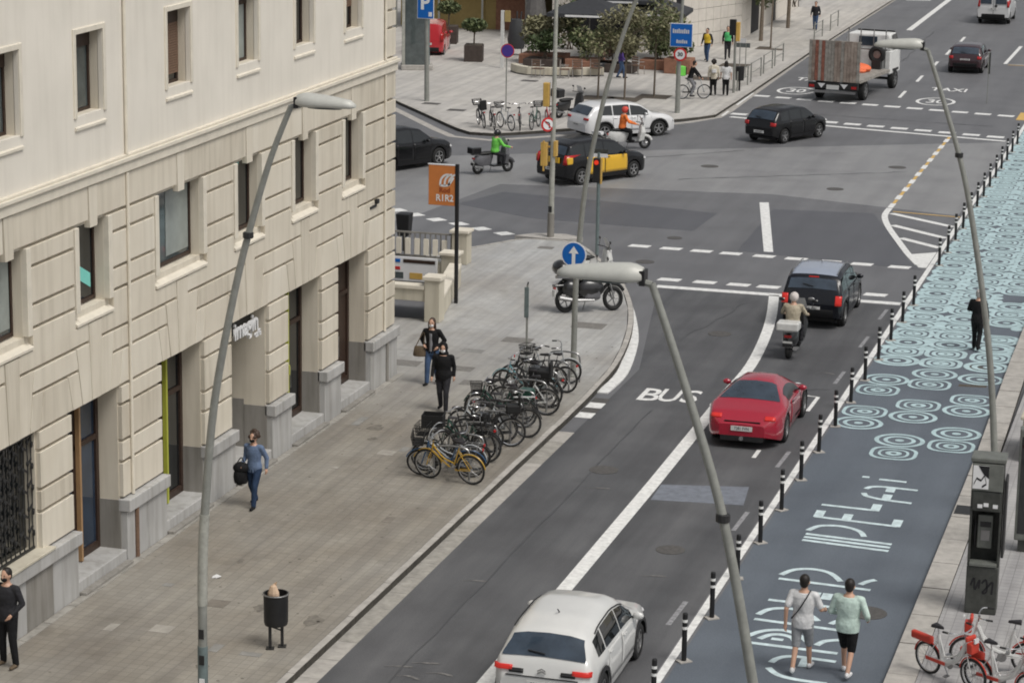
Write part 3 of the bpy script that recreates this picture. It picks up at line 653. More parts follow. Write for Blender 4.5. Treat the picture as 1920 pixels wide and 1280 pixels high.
for i,c in enumerate(CEN):
    zb=3.66+hg-.01
    for s in (1,-1):
        V=lambda pts:[(c+s*y,z) for y,z in pts]
        blk(V([(J1(zb)+vg,zb),(J2(zb)-vg,zb),(J2(4.79)-vg,4.785),(J1(4.79)+vg,4.785)]),'voussoir')
        blk(V([(J2(zb)+vg,zb),(J3(zb)-vg,zb),(J3(4.35)-vg,4.345),(J2(4.35)+vg,4.345)]),'voussoir')
    blk([(c-J1(zb)+vg,zb),(c+J1(zb)-vg,zb),(c+J1(5.15)-vg,5.15),(c-J1(5.15)+vg,5.15)],'keystone',x1=XF+.006)
    blk([(c-.15,6.93),(c+.15,6.93),(c+.185,7.70),(c-.185,7.70)],'keystone',x1=XF+.014)
    # first floor window: jamb strips, sill, frame, pane
    w=MHW[i]
    for s in (1,-1): bput(MB().slab([(c+s*(w+.004),5.44),(c+s*(w+.17),5.44),(c+s*(w+.17),7.02),(c+s*(w+.004),7.02)],XJ-.01,XF+.02),'window_jamb','facade_trim',bevel=.01,seg=1)
    sill(c-w,c+w,5.44,5.19,.17)
    win=bput(MB().bb(XF-.34,XF-.28,c-w+.005,c-w+.07,5.45,6.99).bb(XF-.34,XF-.28,c+w-.07,c+w-.005,5.45,6.99).bb(XF-.34,XF-.28,c-w+.08,c+w-.08,6.92,6.99).bb(XF-.34,XF-.28,c-w+.08,c+w-.08,5.45,5.52),'window','wood_brown')
    bput(MB().bb(XF-.33,XF-.31,c-w+.06,c+w-.06,5.5,6.95),'pane',['glass_dark','glass_grey','glass_dark','glass_grey','glass_dark','glass_dark','glass_dark'][i],win)
    if i in (1,3): bput(MB().bb(XF-.306,XF-.3,c-.1,c+w-.1,5.6,6.9),'curtain','curtain',win)
    if i==2: bput(MB().slab([(c-w+.1,6.15),(c-w+.1,6.42),(c+.45,5.95),(c+.45,5.68)],XF-.306,XF-.302),'sticker','teal_sticker',win)
    if i==4: bput(MB().slab([(c-w+.1,6.5),(c-w+.1,6.9),(c-.05,6.95),(c+.15,6.9),(c-.1,6.6),(c-.3,6.2)],XF-.306,XF-.302),'sticker','teal_sticker',win)
    # upper windows with architrave, shutter box and casement
    for zs0,zs1 in ((9.02,10.5),(12.0,13.5)):
        fr=MB()
        for s in (1,-1): fr.slab([(c+s*(UH+.003),zs0-.02),(c+s*(UH+.11),zs0-.02),(c+s*(UH+.11),zs1+.11),(c+s*(UH+.003),zs1+.11)],XJ-.01,XF+.02)
        fr.bb(XJ-.01,XF+.021,c-UH-.003,c+UH+.003,zs1+.003,zs1+.108)
        bput(fr,'window_architrave','facade_trim',bevel=.01,seg=1)
        sill(c-UH,c+UH,zs0+.01,zs0-.24,.08)
        win=bput(MB().bb(XF-.33,XF-.27,c-UH+.003,c-UH+.06,zs0,zs1-.3).bb(XF-.33,XF-.27,c+UH-.07,c+UH-.003,zs0,zs1-.3).bb(XF-.33,XF-.27,c-.04,c+.04,zs0+.06,zs1-.3).bb(XF-.33,XF-.27,c-UH+.06,c+UH-.07,zs0,zs0+.06).bb(XF-.35,XF-.26,c-UH+.002,c+UH-.002,zs1-.3,zs1-.002),'window','wood_brown')
        bput(MB().bb(XF-.32,XF-.3,c-UH+.05,c+UH-.06,zs0+.05,zs1-.29),'pane',['glass_dark','glass_grey','glass_grey','glass_dark','curtain','glass_dark','glass_dark'][i],win)
        if i in (3,6) or zs0>11:
            sh=MB()
            zz=zs1-.3; bot=zs0+.22 if i==3 else zs0+.5
            while zz>bot: sh.bb(XF-.285,XF-.262,c-UH+.004,c+UH-.004,zz-.045,zz-.004); zz-=.05
            o=bput(sh,'roller_shutter','shutter',win)
# string course and cornice
bput(MB().bb(XJ-.01,XF+.05,Y0,Y1+.03,7.72,7.92),'cornice','facade_trim',bevel=.01,seg=1)
bput(MB().bb(XJ-.01,XF+.10,Y0,Y1+.07,7.925,8.0).bb(XJ-.01,XF+.04,Y0,Y1+.03,8.002,8.05),'cornice','facade_trim',bevel=.01)
# smooth render above, cut round the upper windows
up=MB()
for za,zb in zip([8.05,9.02,10.5,12.0,13.5],[9.02,10.5,12.0,13.5,16]):
    band=[o for o in ops if o[2]<=za+1e-6 and o[3]>=zb-1e-6]
    e=[Y0]+sum([[o[0],o[1]] for o in sorted(band)],[])+[58.05]
    for ya,yb in zip(e[::2],e[1::2]): up.bb(XJ-.008,XF-.012,ya,yb,za,zb)
bput(up,'render_panel','facade_upper')
# corner quoin blocks above the cornice
z=8.06
for k in range(12):
    h=.42 if k%2 else .72
    if z+h>16: break
    blk([(58.12,z+hg),(Y1,z+hg),(Y1,z+h-hg),(58.12,z+h-hg)],'quoin'); z+=h
# plinth: granite panels under a pale cap, per pier
piers=[(Y0,CEN[2]-GH)]+[(CEN[i]+GH,CEN[i+1]-GH) for i in range(2,6)]+[(CEN[6]+GH,Y1)]
for k,(a,b) in enumerate(piers):
    n=max(1,round((b-a)/1.1)); 
    for j in range(n):
        ya,yb=a+(b-a)*j/n,a+(b-a)*(j+1)/n
        m='granite_dark' if (k==0 and j==n-2) else 'granite'
        bput(MB().bb(XJ-.01,XF+.07,ya+.005,yb-.005,.1,1.145),'plinth_panel',m,bevel=.01,seg=1)
    bput(MB().bb(XJ-.01,XF+.15,a-.03,b+.03,1.15,1.40),'plinth_cap','granite',bevel=.018)
# ground floor openings
for i,c in enumerate(CEN):
    if i<2: continue
    deep={4:2.2}.get(i,.56)
    a,b=c-GH,c+GH
    for s,yy in ((1,b),(-1,a)):
        bput(MB().bb(XF-.6,XF-.062,min(yy,yy-s*.03),max(yy,yy-s*.03),.1,1.38),'reveal_panel','granite_dark')
    bput(MB().bb(XF-2.6 if i==4 else XF-.62,XF+.05,a+.006,b-.006,.1,.40),'doorstep','granite',bevel=.02)
    bput(MB().bb(XF+.052,XF+.2,a+.02,b-.02,.1,.2),'doorstep','granite_dark',bevel=.015)
    if i==4:
        po=MB().bb(XF-2.6,XF-.62,b+.002,b+.1,.1,3.8).bb(XF-2.6,XF-.62,a-.1,a-.002,.1,3.8).bb(XF-2.6,XF-.62,a-.1,b+.1,3.66,3.8); bput(po,'porch_wall','facade')
        bput(MB().bb(XF-2.58,XF-.61,b-.03,b,.4,1.5),'reveal_panel','granite_dark')
        bput(MB().bb(XF-2.62,XF-2.5,a,b,.4,3.66),'door','void')
        sg=bput(MB().bb(XF-.5,XF-.42,a+.02,b-.02,3.15,3.63),'fascia','iron')
        t=text('sign_lettering','imagin',.54,'sign_white',bld,(.03-.12,c-.05-48,3.42),(PI/2,0,PI/2),extrude=.02,bold=.01)
        t2=text('sign_lettering','café',.22,'sign_white',bld,(.03-.12,c+.62-48,3.14),(PI/2,0,PI/2),extrude=.02)
    else:
        m={2:'glass_blue',3:'glass_dark',5:'glass_dark',6:'wood_brown'}[i]
        dr=bput(MB().bb(XF-.6,XF-.5,a+.006,a+.12,.4,3.64).bb(XF-.6,XF-.5,b-.12,b-.006,.4,3.64).bb(XF-.6,XF-.5,c-.05,c+.05,.4,3.64).bb(XF-.6,XF-.5,a+.12,b-.12,3.45,3.64).bb(XF-.6,XF-.5,a+.12,b-.12,.4,.55).bb(XF-.6,XF-.5,a+.12,b-.12,2.6,2.7),'shop_door','wood_brown',bevel=.006,seg=1)
        bput(MB().bb(XF-.57,XF-.55,a+.1,b-.1,.5,3.5),'pane',m,dr)
        bput(MB().box((XF-.44,c+.12,1.45),(.04,.03,.5)),'handle','steel',dr)
        if i in (2,3,5):
            col={2:'amber_trim',3:'lime',5:'lime'}[i]
            bput(MB().bb(XF-.49,XF-.40,c+.02 if i!=5 else c-.08,c+.09 if i!=5 else c-.02,.42,3.62),'light_strip',col,dr)
        if i==5: bput(MB().bb(XF-.2,XF-.0,a+.02,a+.08,1.8,2.02),'side_bracket','lime',dr)
        if i==2: bput(MB().bb(XF-.5,XF-.47,a+.15,c-.2,.56,1.6),'window_film','glass_blue',dr)
# the street window with its wrought-iron grille
c=CEN[1]
win=bput(MB().bb(XF-.34,XF-.3,c-.93,c+.91,1.46,3.62),'window','glass_dark')
bput(MB().bb(XJ-.2,XF+.17,c-1.15,c+1.15,1.402,1.46),'window_sill','limestone',bevel=.01,seg=1)
gr=MB()
for k in range(11):
    y=c-.88+k*.176
    gr.tube([(XF-.14,y,1.48),(XF-.14,y+(.03 if k%2 else -.03),2.0),(XF-.14,y,2.55),(XF-.14,y+(.03 if k%2 else -.03),3.1),(XF-.14,y,3.6)],.013,6)
    for zz in (1.75,2.15,2.6,3.0,3.4): gr.box((XF-.14,y+.088,zz+(.1 if k%2 else 0)),(.03,.18,.03),rot=Euler((R(35 if k%2 else -35),0,0)).to_matrix()); gr.ell((XF-.13,y,zz+(.1 if k%2 else 0)),(.03,.035,.05),6,4)
gr.bb(XF-.16,XF-.12,c-.92,c+.9,1.47,1.51).bb(XF-.16,XF-.12,c-.92,c+.9,3.58,3.62)
bput(gr,'iron_grille','iron',win)
# rain pipes: cream paint above, rusty cast foot on the plinth
for y in (43.08,58.08):
    bput(MB().tube([(XF+.03,y,1.42),(XF+.03,y,7.70)],.035,8),'rain_pipe','facade_trim',smooth=True)
    bput(MB().tube([(XF+.03,y,8.06),(XF+.03,y,16)],.035,8),'rain_pipe','facade_trim',smooth=True)
    pf=bput(MB().tube([(XF+.1,y,.12),(XF+.1,y,1.14)],.045,8),'rain_pipe','shutter' if y<50 else 'granite_dark',smooth=True)
# small wall plate near the corner
bput(MB().bb(XF,XF+.03,57.0,57.45,4.62,4.68).bb(XF,XF+.08,57.35,57.5,4.7,4.8),'wall_plate','iron')
# ================= VEHICLES =================
def paint(name,col,rough=.25,coat=.8): return mat(name,col,rough,.0,.04,2,.5,coat)
paint('paint_car_white',(.62,.62,.6),.3); paint('paint_car_red',(.35,.008,.028),.18,1.0); paint('paint_car_navy',(.004,.005,.009),.25,.12); paint('paint_car_black',(.004,.004,.005),.25,.12); paint('paint_car_yellow',(.72,.42,.02),.35)
paint('paint_car_maroon',(.03,.008,.012)); paint('paint_van_white',(.6,.6,.6),.4); paint('paint_van_red',(.5,.03,.04)); paint('paint_roof_grey',(.3,.34,.42),.25); paint('paint_suv_white',(.68,.68,.68),.3)
glassmat('car_glass',(.01,.012,.013),.03,.8,.2); glassmat('car_glass_rear',(.035,.05,.07),.06,.8,.3)
mat('tail_red',(.4,.012,.012),.25,spec=.6,var=.1); mat('tail_lit',(.45,.02,.02),.25,emit=(1,.07,.04,.16)); mat('lens_clear',(.6,.6,.6),.15,spec=.7,var=.1)
mat('chrome_pipe',(.5,.5,.5),.25,.9,.05); mat('plate',(.62,.62,.6),.5,var=.05); mat('plate_ink',(.02,.02,.03),.6)
def lerpk(k,x):
    if x<=k[0][0]: return k[0][1]
    for (a,b),(c,d) in zip(k,k[1:]):
        if x<=c: return b+(d-b)*(x-a)/(c-a) if c>a else d
    return k[-1][1]
def sm(k,x,r=.07): return sum(lerpk(k,x+t*r)*wt for t,wt in ((-1,.17),(-.5,.21),(0,.24),(.5,.21),(1,.17)))
class Car:
    """lofted body; local +Y is forward; the body is a surface of sections, panels and panes lie on it"""
    def __init__(s,top,belt,half,wb,wr=.32,wx=None,zb=.2,tumble=.28,roofr=.07,sr=.07):
        s.top,s.belt,s.half,s.wb,s.wr,s.zb,s.tumble,s.roofr=top,belt,half,wb,wr,zb,tumble,roofr
        s.sr=sr; s.y0,s.y1=half[0][0],half[-1][0]; s.ax=wx or (-wb/2,wb/2)
    def bottom(s,y):
        z=s.zb
        if y<s.y0+.5: z=max(z,s.zb+.16*(1-(y-s.y0)/.5))
        if y>s.y1-.5: z=max(z,s.zb+.06*(1-(s.y1-y)/.5))
        for a in s.ax:
            r=s.wr+.055; d=abs(y-a)
            if d<r: z=max(z,s.wr+math.sqrt(r*r-d*d))
        return z
    def sec(s,y):
        w=sm(s.half,y,.05); zt=sm(s.top,y,s.sr); zbelt=min(sm(s.belt,y,.12),zt-.02); zb=min(s.bottom(y),zbelt-.06); h=zt-zbelt
        P=[(0,zb),(w*.80,zb),(w*.955,zb),(w*.985,zb+.3*(zbelt-zb)*.5),(w,zb+.55*(zbelt-zb)),(w*.99,zb+.8*(zbelt-zb)),(w*.955,zbelt)]
        rw=w*.945-s.tumble*h; rr=min(s.roofr,h*.45)
        P+=[(w*.945-s.tumble*h*.5,zbelt+h*.5-rr*.3),(rw,zt-rr),(rw-.05-rr*.5,zt-rr*.35),(rw*.6,zt-rr*.05+.0),(0,zt+.012)]
        return P
    def side(s,y,t):
        """point on side glass, t 0 belt .. 1 roof edge"""
        P=s.sec(y); a,b=P[6],P[8]; m=P[7]
        if t<.5: u=t*2; return (a[0]+(m[0]-a[0])*u,y,a[1]+(m[1]-a[1])*u)
        u=t*2-1; return (m[0]+(b[0]-m[0])*u,y,m[1]+(b[1]-m[1])*u)
    def roof(s,y,u):
        """point on the upper skin, u -1..1 of the roof width"""
        P=s.sec(y); a=abs(u); x=P[9][0]*a; z=lerpk([(0,P[11][1]),(P[10][0],P[10][1]),(P[9][0],P[9][1])],x)
        return (math.copysign(x,u),y,z)
    def body(s,n=64):
        mb=MB(); st=set([s.y0+(s.y1-s.y0)*i/n for i in range(n+1)])
        for a in s.ax:
            for k in range(13): st.add(a+(s.wr+.054)*math.cos(PI*k/12))
        st=sorted(y for y in st if s.y0<=y<=s.y1); m=12
        full=[]
        for y in st:
            P=s.sec(y); ring=[(x,y,z) for x,z in P]+[(-x,y,z) for x,z in reversed(P[1:-1])]; full+=ring
        k=2*m-2
        fs=[(i*k+j,i*k+(j+1)%k,(i+1)*k+(j+1)%k,(i+1)*k+j) for i in range(len(st)-1) for j in range(k)]
        fs+=[tuple(range(k)),tuple(reversed(range((len(st)-1)*k,len(st)*k)))]
        mb.add(full,fs); return mb
def grid(mb,f,us,vs,off,mi=0):
    """patch through f(u,v), pushed off along its normal"""
    P=[[Vector(f(u,v)) for v in vs] for u in us]; n,m=len(us),len(vs); Q=[]
    for i in range(n):
        for j in range(m):
            a=P[min(i+1,n-1)][j]-P[max(i-1,0)][j]; b=P[i][min(j+1,m-1)]-P[i][max(j-1,0)]; nn=a.cross(b)
            nn=nn.normalized() if nn.length>1e-9 else Vector((0,0,1)); Q.append((P[i][j],nn))
    c=sum((q[0] for q in Q),Vector())/len(Q); ref=Vector((c.x*3,c.y*.6,c.z-.7))
    sg=1 if sum((q[1].dot(ref) for q in Q))>0 else -1
    mb.add([q[0]+q[1]*sg*off for q in Q],[(i*m+j,i*m+j+1,(i+1)*m+j+1,(i+1)*m+j) for i in range(n-1) for j in range(m-1)],mi)
def lin(a,b,n): return [a+(b-a)*i/(n-1) for i in range(n)]
def wheel(parent,x,y,r,w,side,rimm='alu',spokes=5):
    e=MB().lathe([(r*.62,-w/2),(r*.9,-w/2),(r,-w/2+.03),(r,w/2-.03),(r*.9,w/2),(r*.66,w/2)],24,(x,y,r),axis='X',caps=False).build('wheel','rubber',parent,smooth=True)
    rm=MB(); xo=x+side*(w/2-.01)
    rm.lathe([(r*.66,x-w/2+.01 if side>0 else x+w/2-.01),(r*.66,xo),(r*.58,xo),(r*.56,xo-side*.05)],24,(0,y,r),axis='X',caps=False)
    for k in range(spokes):
        t=2*PI*k/spokes+.3; c,s_=math.cos(t),math.sin(t)
        rm.box((xo-side*.02,y+c*r*.31,r+s_*r*.31),(.03,r*.6,r*.16),rot=Euler((t,0,0)).to_matrix())
    rm.lathe([(.001,xo-side*.035),(r*.16,xo-side*.03),(r*.16,xo)],10,(0,y,r),axis='X',caps=False)
    rm.build('rim',rimm,e,smooth=True); MB().lathe([(.001,x-side*.02),(r*.6,x-side*.02)],16,(0,y,r),axis='X').build('brake_disc','iron',e)
    return e
def plate(parent,y,z,txt='1234 LKM',w=.5,face=-1,x=0):
    p=MB().box((x,y,z),(w,.015,.11)).build('licence_plate','plate',parent)
    text('plate_text',txt,.1,'plate_ink',p,(x,y+face*.010,z),(PI/2,0,0 if face<0 else PI),sx=.85*w/.5,extrude=.001)
def make_car(name,label,loc,rz,c,pm,glass_y,rear_gl,front_gl,tails,plate_z,doors=((-.9,.05),(.08,.95)),plate_txt='',rim='alu',roofm=None,handles=True,lit=False,mirror_y=.62,sidep=None,rails=False,group='cars in the street',wiper=True,bumper=None,heads=None,arch=None):
    root=empty(name,(loc[0],loc[1],0),rz,label,'car',group)
    c.body().build('body',pm,root,smooth=True,ang=50)
    ub=MB(); ub.bb(-c.half[1][1]*.72,c.half[1][1]*.72,c.y0+.35,c.y1-.35,c.zb-.03,c.zb+.25); ub.build('underbody','black_plastic',root)
    # wheel wells
    hw=max(h[1] for h in c.half)
    for a in c.ax:
        for s in (1,-1):
            wheel(root,s*(hw-.115),a,c.wr,.2,s,rim)
            well=MB(); 
            nn=12; vs=[]
            for k in range(nn+1):
                t=PI*k/nn; rr=c.wr+.05; vs+=[(s*(hw-.02),a+rr*math.cos(t),c.wr+rr*math.sin(t)),(s*(hw-.35),a+rr*math.cos(t),c.wr+rr*math.sin(t))]
            well.add(vs,[(2*k,2*k+1,2*k+3,2*k+2) for k in range(nn)]+[tuple(range(1,2*nn+2,2))]); well.build('wheel_well','void',root)
            if arch:
                ar=MB(); vs=[]
                for k in range(nn+1):
                    t=PI*k/nn
                    for rr,dx in ((c.wr+.045,.0),(c.wr+.115,.0),(c.wr+.115,-.06)): vs.append((s*(hw+.008+dx),a+rr*math.cos(t),c.wr+rr*math.sin(t)))
                ar.add(vs,[(3*k+j,3*k+j+1,3*k+j+4,3*k+j+3) for k in range(nn) for j in (0,1)]); ar.build('arch_trim',arch,root)
    for s in (1,-1):
        for ya,yb in glass_y:
            mb=MB(); ys_=lin(ya,yb,14)
            grid(mb,lambda y,t:(lambda q:(s*q[0],q[1],q[2]))(c.side(y,t)),ys_,[.08,.3,.5,.7,.92],.004); mb.build('side_window','car_glass',root,smooth=True)
        for ya,yb in doors:
            ys_=lin(ya,yb,12); mb=MB()
            def df(y,t):
                P=c.sec(y); pts=[P[3],P[4],P[5],P[6]]; u=t*3; i=min(2,int(u)); f=u-i; return (s*(pts[i][0]+(pts[i+1][0]-pts[i][0])*f),y,pts[i][1]+(pts[i+1][1]-pts[i][1])*f)
            grid(mb,df,ys_,lin(.05,.97,9),.004); d=mb.build('door',sidep or pm,root,smooth=True)
            sm_=d.modifiers.new('thick','SOLIDIFY'); sm_.thickness=.006; sm_.offset=-1
            if handles:
                q=df(ya+.13,.86); MB().box((q[0]+s*.03,q[1],q[2]),(.03,.17,.03)).build('handle','black_plastic' if not isinstance(pm,str) or 'white' not in pm else pm,d,bevel=.008)
        q=c.side(mirror_y,.18); mr=MB().ell((s*(q[0]+.13),mirror_y,q[2]+.02),(.1,.06,.07),10,6).build('mirror',pm if name!='sports_car' or s>0 else pm,root,smooth=True)
        MB().box((s*(q[0]+.05),mirror_y+.02,q[2]-.02),(.1,.04,.03)).build('mirror_arm','black_plastic',mr)
    if rear_gl:
        ya,yb,uw=rear_gl; mb=MB(); grid(mb,lambda y,u:c.roof(y,u),lin(ya,yb,10),lin(-uw,uw,11),.006); rw=mb.build('rear_window','car_glass_rear',root,smooth=True)
        if wiper: q=c.roof(ya+.02,0); MB().tube([(0.02,ya,q[2]+.03),(-.28,ya+.05,c.roof(ya+.06,.3)[2]+.02)],.012,5).build('wiper','black_plastic',rw)
    ya,yb,uw=front_gl; mb=MB(); grid(mb,lambda y,u:c.roof(y,u),lin(ya,yb,8),lin(-uw,uw,9),.006); mb.build('windscreen','car_glass',root,smooth=True)
    if roofm:
        ya,yb,uw,rm=roofm; mb=MB(); grid(mb,lambda y,u:c.roof(y,u),lin(ya,yb,10),lin(-uw,uw,11),.006); mb.build('roof_panel',rm,root,smooth=True)
    if rails:
        for s in (1,-1):
            q=[c.roof(y,s*.98) for y in lin(glass_y[0][0]+.1,glass_y[-1][1]-.45,8)]; MB().tube([(p[0],p[1],p[2]+.05) for p in q],.018,6).build('roof_rail','steel',root)
    for t in tails:
        x,z,w,h=t[:4]; dep=t[4] if len(t)>4 else .1; m=t[5] if len(t)>5 else 'tail_red'
        for s in (1,-1):
            def tf(x_,z_):
                # walk forward until the body section contains the point
                y=c.y0
                while y<c.y0+.9:
                    P=c.sec(y); wz=lerpk(sorted([(p[1],p[0]) for p in P[2:9]]),z_) if z_<=P[8][1] else 0
                    if wz>=abs(x_) and z_<=P[11][1] and z_>=P[0][1]: break
                    y+=.012
                return (s*x_,y,z_)
            mb=MB(); xs=lin(x-w/2,x+w/2,7); zs_=lin(z-h/2,z+h/2,4)
            vs=[];
            for a in xs:
                for b in zs_: q=tf(a,b); vs.append((q[0]*1.01,q[1]-.014,q[2]))
            mb.add(vs,[(i*4+j,i*4+j+1,i*4+j+5,i*4+j+4) for i in range(6) for j in range(3)])
            o=mb.build('tail_light',m,root,smooth=True); sm_=o.modifiers.new('thick','SOLIDIFY'); sm_.thickness=.06; sm_.offset=0
    if bumper:
        z0,z1,m=bumper
        mb=MB(); n=15; wv=c.sec(c.y0+.12)[4][0]
        for z in (z0,z1):
            pass
        us=lin(-1,1,n); vs=[]
        for u in us:
            yy=c.y0-.03+.16*abs(u)**4
            vs+=[(u*wv*.99,yy,z0),(u*wv*.99,yy,z1),(u*wv*.99,yy+.12,z1+.02)]
        mb.add(vs,[(3*i+j,3*i+j+1,3*i+j+4,3*i+j+3) for i in range(n-1) for j in (0,1)]); o=mb.build('bumper',m,root,smooth=True)
        sm_=o.modifiers.new('thick','SOLIDIFY'); sm_.thickness=.02
    if plate_z:
        # stand the plate on the skin
        y=c.y0
        while y<c.y0+.8 and not (c.sec(y)[0][1]<=plate_z-.05 and c.sec(y)[11][1]>=plate_z+.08): y+=.01
        plate(root,y-(.05 if bumper and bumper[0]<=plate_z<=bumper[1] else .02),plate_z,plate_txt or '4821 KLM')
    for s in (1,-1):
        hx,hz=heads or (.62,.68); q=c.y1
        while q>c.y1-.8 and not (c.sec(q)[4][0]>=hx+.1 and c.sec(q)[11][1]>=hz+.07): q-=.01
        MB().ell((s*hx,q-.02,hz),(.17,.08,.08),10,6).build('headlight','lens_clear',root,smooth=True)
    return root
# white crossover, front edge of the picture
c=Car(top=[(-2.08,.5),(-2.06,.95),(-2.0,1.03),(-1.56,1.42),(-1.05,1.525),(-.2,1.545),(.45,1.44),(1.12,1.0),(1.75,.9),(2.02,.76),(2.08,.6)],belt=[(-2.1,.96),(-1.2,.97),(.3,.95),(1.2,.9),(2.1,.7)],half=[(-2.08,.70),(-1.95,.84),(-1.3,.885),(0,.89),(1.3,.875),(1.9,.80),(2.08,.62)],wb=2.6,wr=.33,tumble=.29,roofr=.15,sr=.1)
wc=make_car('crossover_car','white crossover car with black rear window driving in the nearest traffic lane',(-10.22,39.72),0,c,'paint_car_white',((-1.5,-1.08),(-1.02,-.1),(-.05,.82)),(-1.96,-1.62,1.06),(.5,1.08,.95),[(.66,.86,.3,.085,.1,'tail_lit'),(.44,.83,.24,.06,.1,'black_plastic')],.62,plate_txt='2930 KHZ',rim='steel',rails=False,mirror_y=.78,bumper=(.36,.5,'paint_car_white'),doors=((-.98,-.08),(-.05,.95)),arch='black_plastic',group='cars driving up the near lanes')
for s in (1,-1): MB().tube([(s*.07,-2.085,.86),(0,-2.085,.9)],.012,5).tube([(s*.07,-2.085,.82),(0,-2.085,.86)],.012,5).build('badge','steel',wc)
MB().bb(-.5,.5,-2.13,-2.06,.3,.42).build('bumper_insert','black_plastic',wc,bevel=.02); MB().tube([(0,-1.0,1.53),(0,-1.12,1.62)],.012,5).build('aerial','black_plastic',wc); MB().bb(-.62,.62,-2.092,-2.06,.742,.752).build('tailgate_gap','void',wc)
for s in (1,-1): MB().tube([c.side(y,.97)[:0] or (s*c.side(y,.98)[0],y,c.side(y,.98)[2]+.012) for y in lin(-1.3,.5,10)],.014,5).build('roof_trim','black_plastic',wc)
# red sports coupe
c=Car(top=[(-2.19,.48),(-2.16,.66),(-2.07,.77),(-1.85,.845),(-1.5,.92),(-1.2,1.02),(-.5,1.255),(-.1,1.30),(.2,1.285),(.45,1.22),(1.05,.86),(1.6,.74),(2.05,.62),(2.19,.48)],belt=[(-2.19,.73),(-1.4,.88),(-.6,.86),(.8,.82),(1.3,.76),(2.1,.6)],half=[(-2.19,.5),(-2.12,.68),(-1.95,.8),(-1.7,.87),(-1.4,.91),(-1.1,.905),(-.3,.87),(.6,.865),(1.25,.885),(1.8,.8),(2.19,.58)],wb=2.42,wr=.325,zb=.16,tumble=.55,roofr=.2,wx=(-1.17,1.25),sr=.2)
rc=make_car('sports_car','red sports coupe with a sloping rear window waiting behind the scooter',(-10.32,57.42),0,c,'paint_car_red',((-.75,.66),),(-1.3,-.52,1.0),(.5,1.0,.92),[(.62,.73,.24,.07,.1,'tail_lit')],.5,doors=((-.55,.75),),plate_txt='7281 FVN',rim='alu',mirror_y=.62,heads=(.6,.64),wiper=False,group='cars driving up the near lanes')
MB().bb(-.5,.5,-2.2,-2.05,.2,.32).build('diffuser','black_plastic',rc); MB().tube([(.0,-2.24,.27),(0,-2.05,.27)],.05,10).build('exhaust','chrome_pipe',rc)
MB().bb(-.42,.42,-2.16,-2.1,.64,.66).build('boot_gap','void',rc)
# dark suv at the stop line
c=Car(top=[(-2.05,.52),(-2.03,1.0),(-1.97,1.08),(-1.74,1.46),(-1.2,1.555),(-.2,1.565),(.35,1.5),(.95,1.05),(1.7,.98),(2.0,.8),(2.05,.6)],belt=[(-2.05,1.02),(-1,1.03),(.9,1.0),(2.05,.75)],half=[(-2.05,.76),(-1.95,.86),(-1.3,.89),(1.3,.885),(1.85,.84),(2.05,.7)],wb=2.6,wr=.34,tumble=.2,roofr=.07)
sv=make_car('compact_suv','black compact SUV with a blue-grey roof stopped beside the scooter',(-10.92,70.35),0,c,'paint_car_navy',((-1.68,-1.0),(-.95,-.1),(-.05,.62)),(-1.94,-1.77,.98),(.4,.9,.95),[(.74,.84,.16,.27,.1,'tail_lit')],.6,doors=((-.95,-.08),(-.04,.85)),plate_txt='1846 HBC',rim='alu',mirror_y=.6,bumper=(.36,.56,'black_plastic'),roofm=(-1.62,.28,.98,'paint_roof_grey'),rails=True,group='cars driving up the near lanes')
MB().ell((0,-2.06,.86),(.1,.02,.05),12,6).build('badge','steel',sv,smooth=True); MB().bb(-.14,.14,-1.76,-1.73,1.43,1.455).build('brake_light','tail_lit',sv)
MB().tube([(0,-.4,1.58),(0,-.55,1.72)],.008,5).build('aerial','black_plastic',sv)
# hatchback in the junction
hb=dict(top=[(-1.98,.5),(-1.96,.92),(-1.9,1.0),(-1.55,1.36),(-1.1,1.44),(-.2,1.46),(.4,1.38),(1.05,.98),(1.6,.9),(1.93,.74),(1.98,.55)],belt=[(-1.98,.92),(-1,.93),(.9,.9),(1.98,.68)],half=[(-1.98,.68),(-1.88,.8),(-1.3,.85),(1.2,.85),(1.8,.78),(1.98,.62)],wb=2.5,wr=.31,tumble=.24)
make_car('hatchback_car','black hatchback crossing the middle of the junction',(-18.0,104.0),R(-25),Car(**hb),'paint_car_black',((-1.5,-.95),(-.9,-.1),(-.05,.72)),(-1.88,-1.57,1.0),(.45,1.0,.95),[(.66,.83,.22,.14)],.5,plate_txt='3372 JNT',group='cars turning through the junction')
# taxi
tx=dict(top=[(-2.22,.55),(-2.2,1.05),(-2.14,1.14),(-1.92,1.52),(-1.4,1.63),(-.3,1.65),(.5,1.52),(1.25,1.05),(1.85,.95),(2.2,.76),(2.25,.55)],belt=[(-2.22,1.03),(-.6,1.03),(1.1,.97),(2.25,.72)],half=[(-2.22,.72),(-2.12,.83),(-1.4,.875),(1.4,.875),(2.0,.8),(2.25,.62)],wb=2.8,wr=.32,tumble=.22,wx=(-1.4,1.4))
c=Car(**tx); ta=make_car('taxi_cab','black and yellow taxi turning across the junction',(-23.1,91.0),R(-30),c,'paint_car_black',((-1.95,-1.25),(-1.2,-.25),(-.2,.88)),(-2.12,-1.94,.98),(.6,1.2,.95),[(.72,.98,.16,.34)],.62,doors=((-1.15,-.22),(-.18,1.0)),sidep='paint_car_yellow',plate_txt='9405 KDL',handles=True,mirror_y=.78,group='cars turning through the junction')
tg=MB().bb(-.45,.45,-2.26,-2.205,.86,1.06).build('tailgate_panel','paint_car_yellow',ta); 
for s in (1,-1): MB().box((s*.78,-2.02,.95),(.14,.3,.26)).build('corner_panel','paint_car_yellow',ta,bevel=.04)
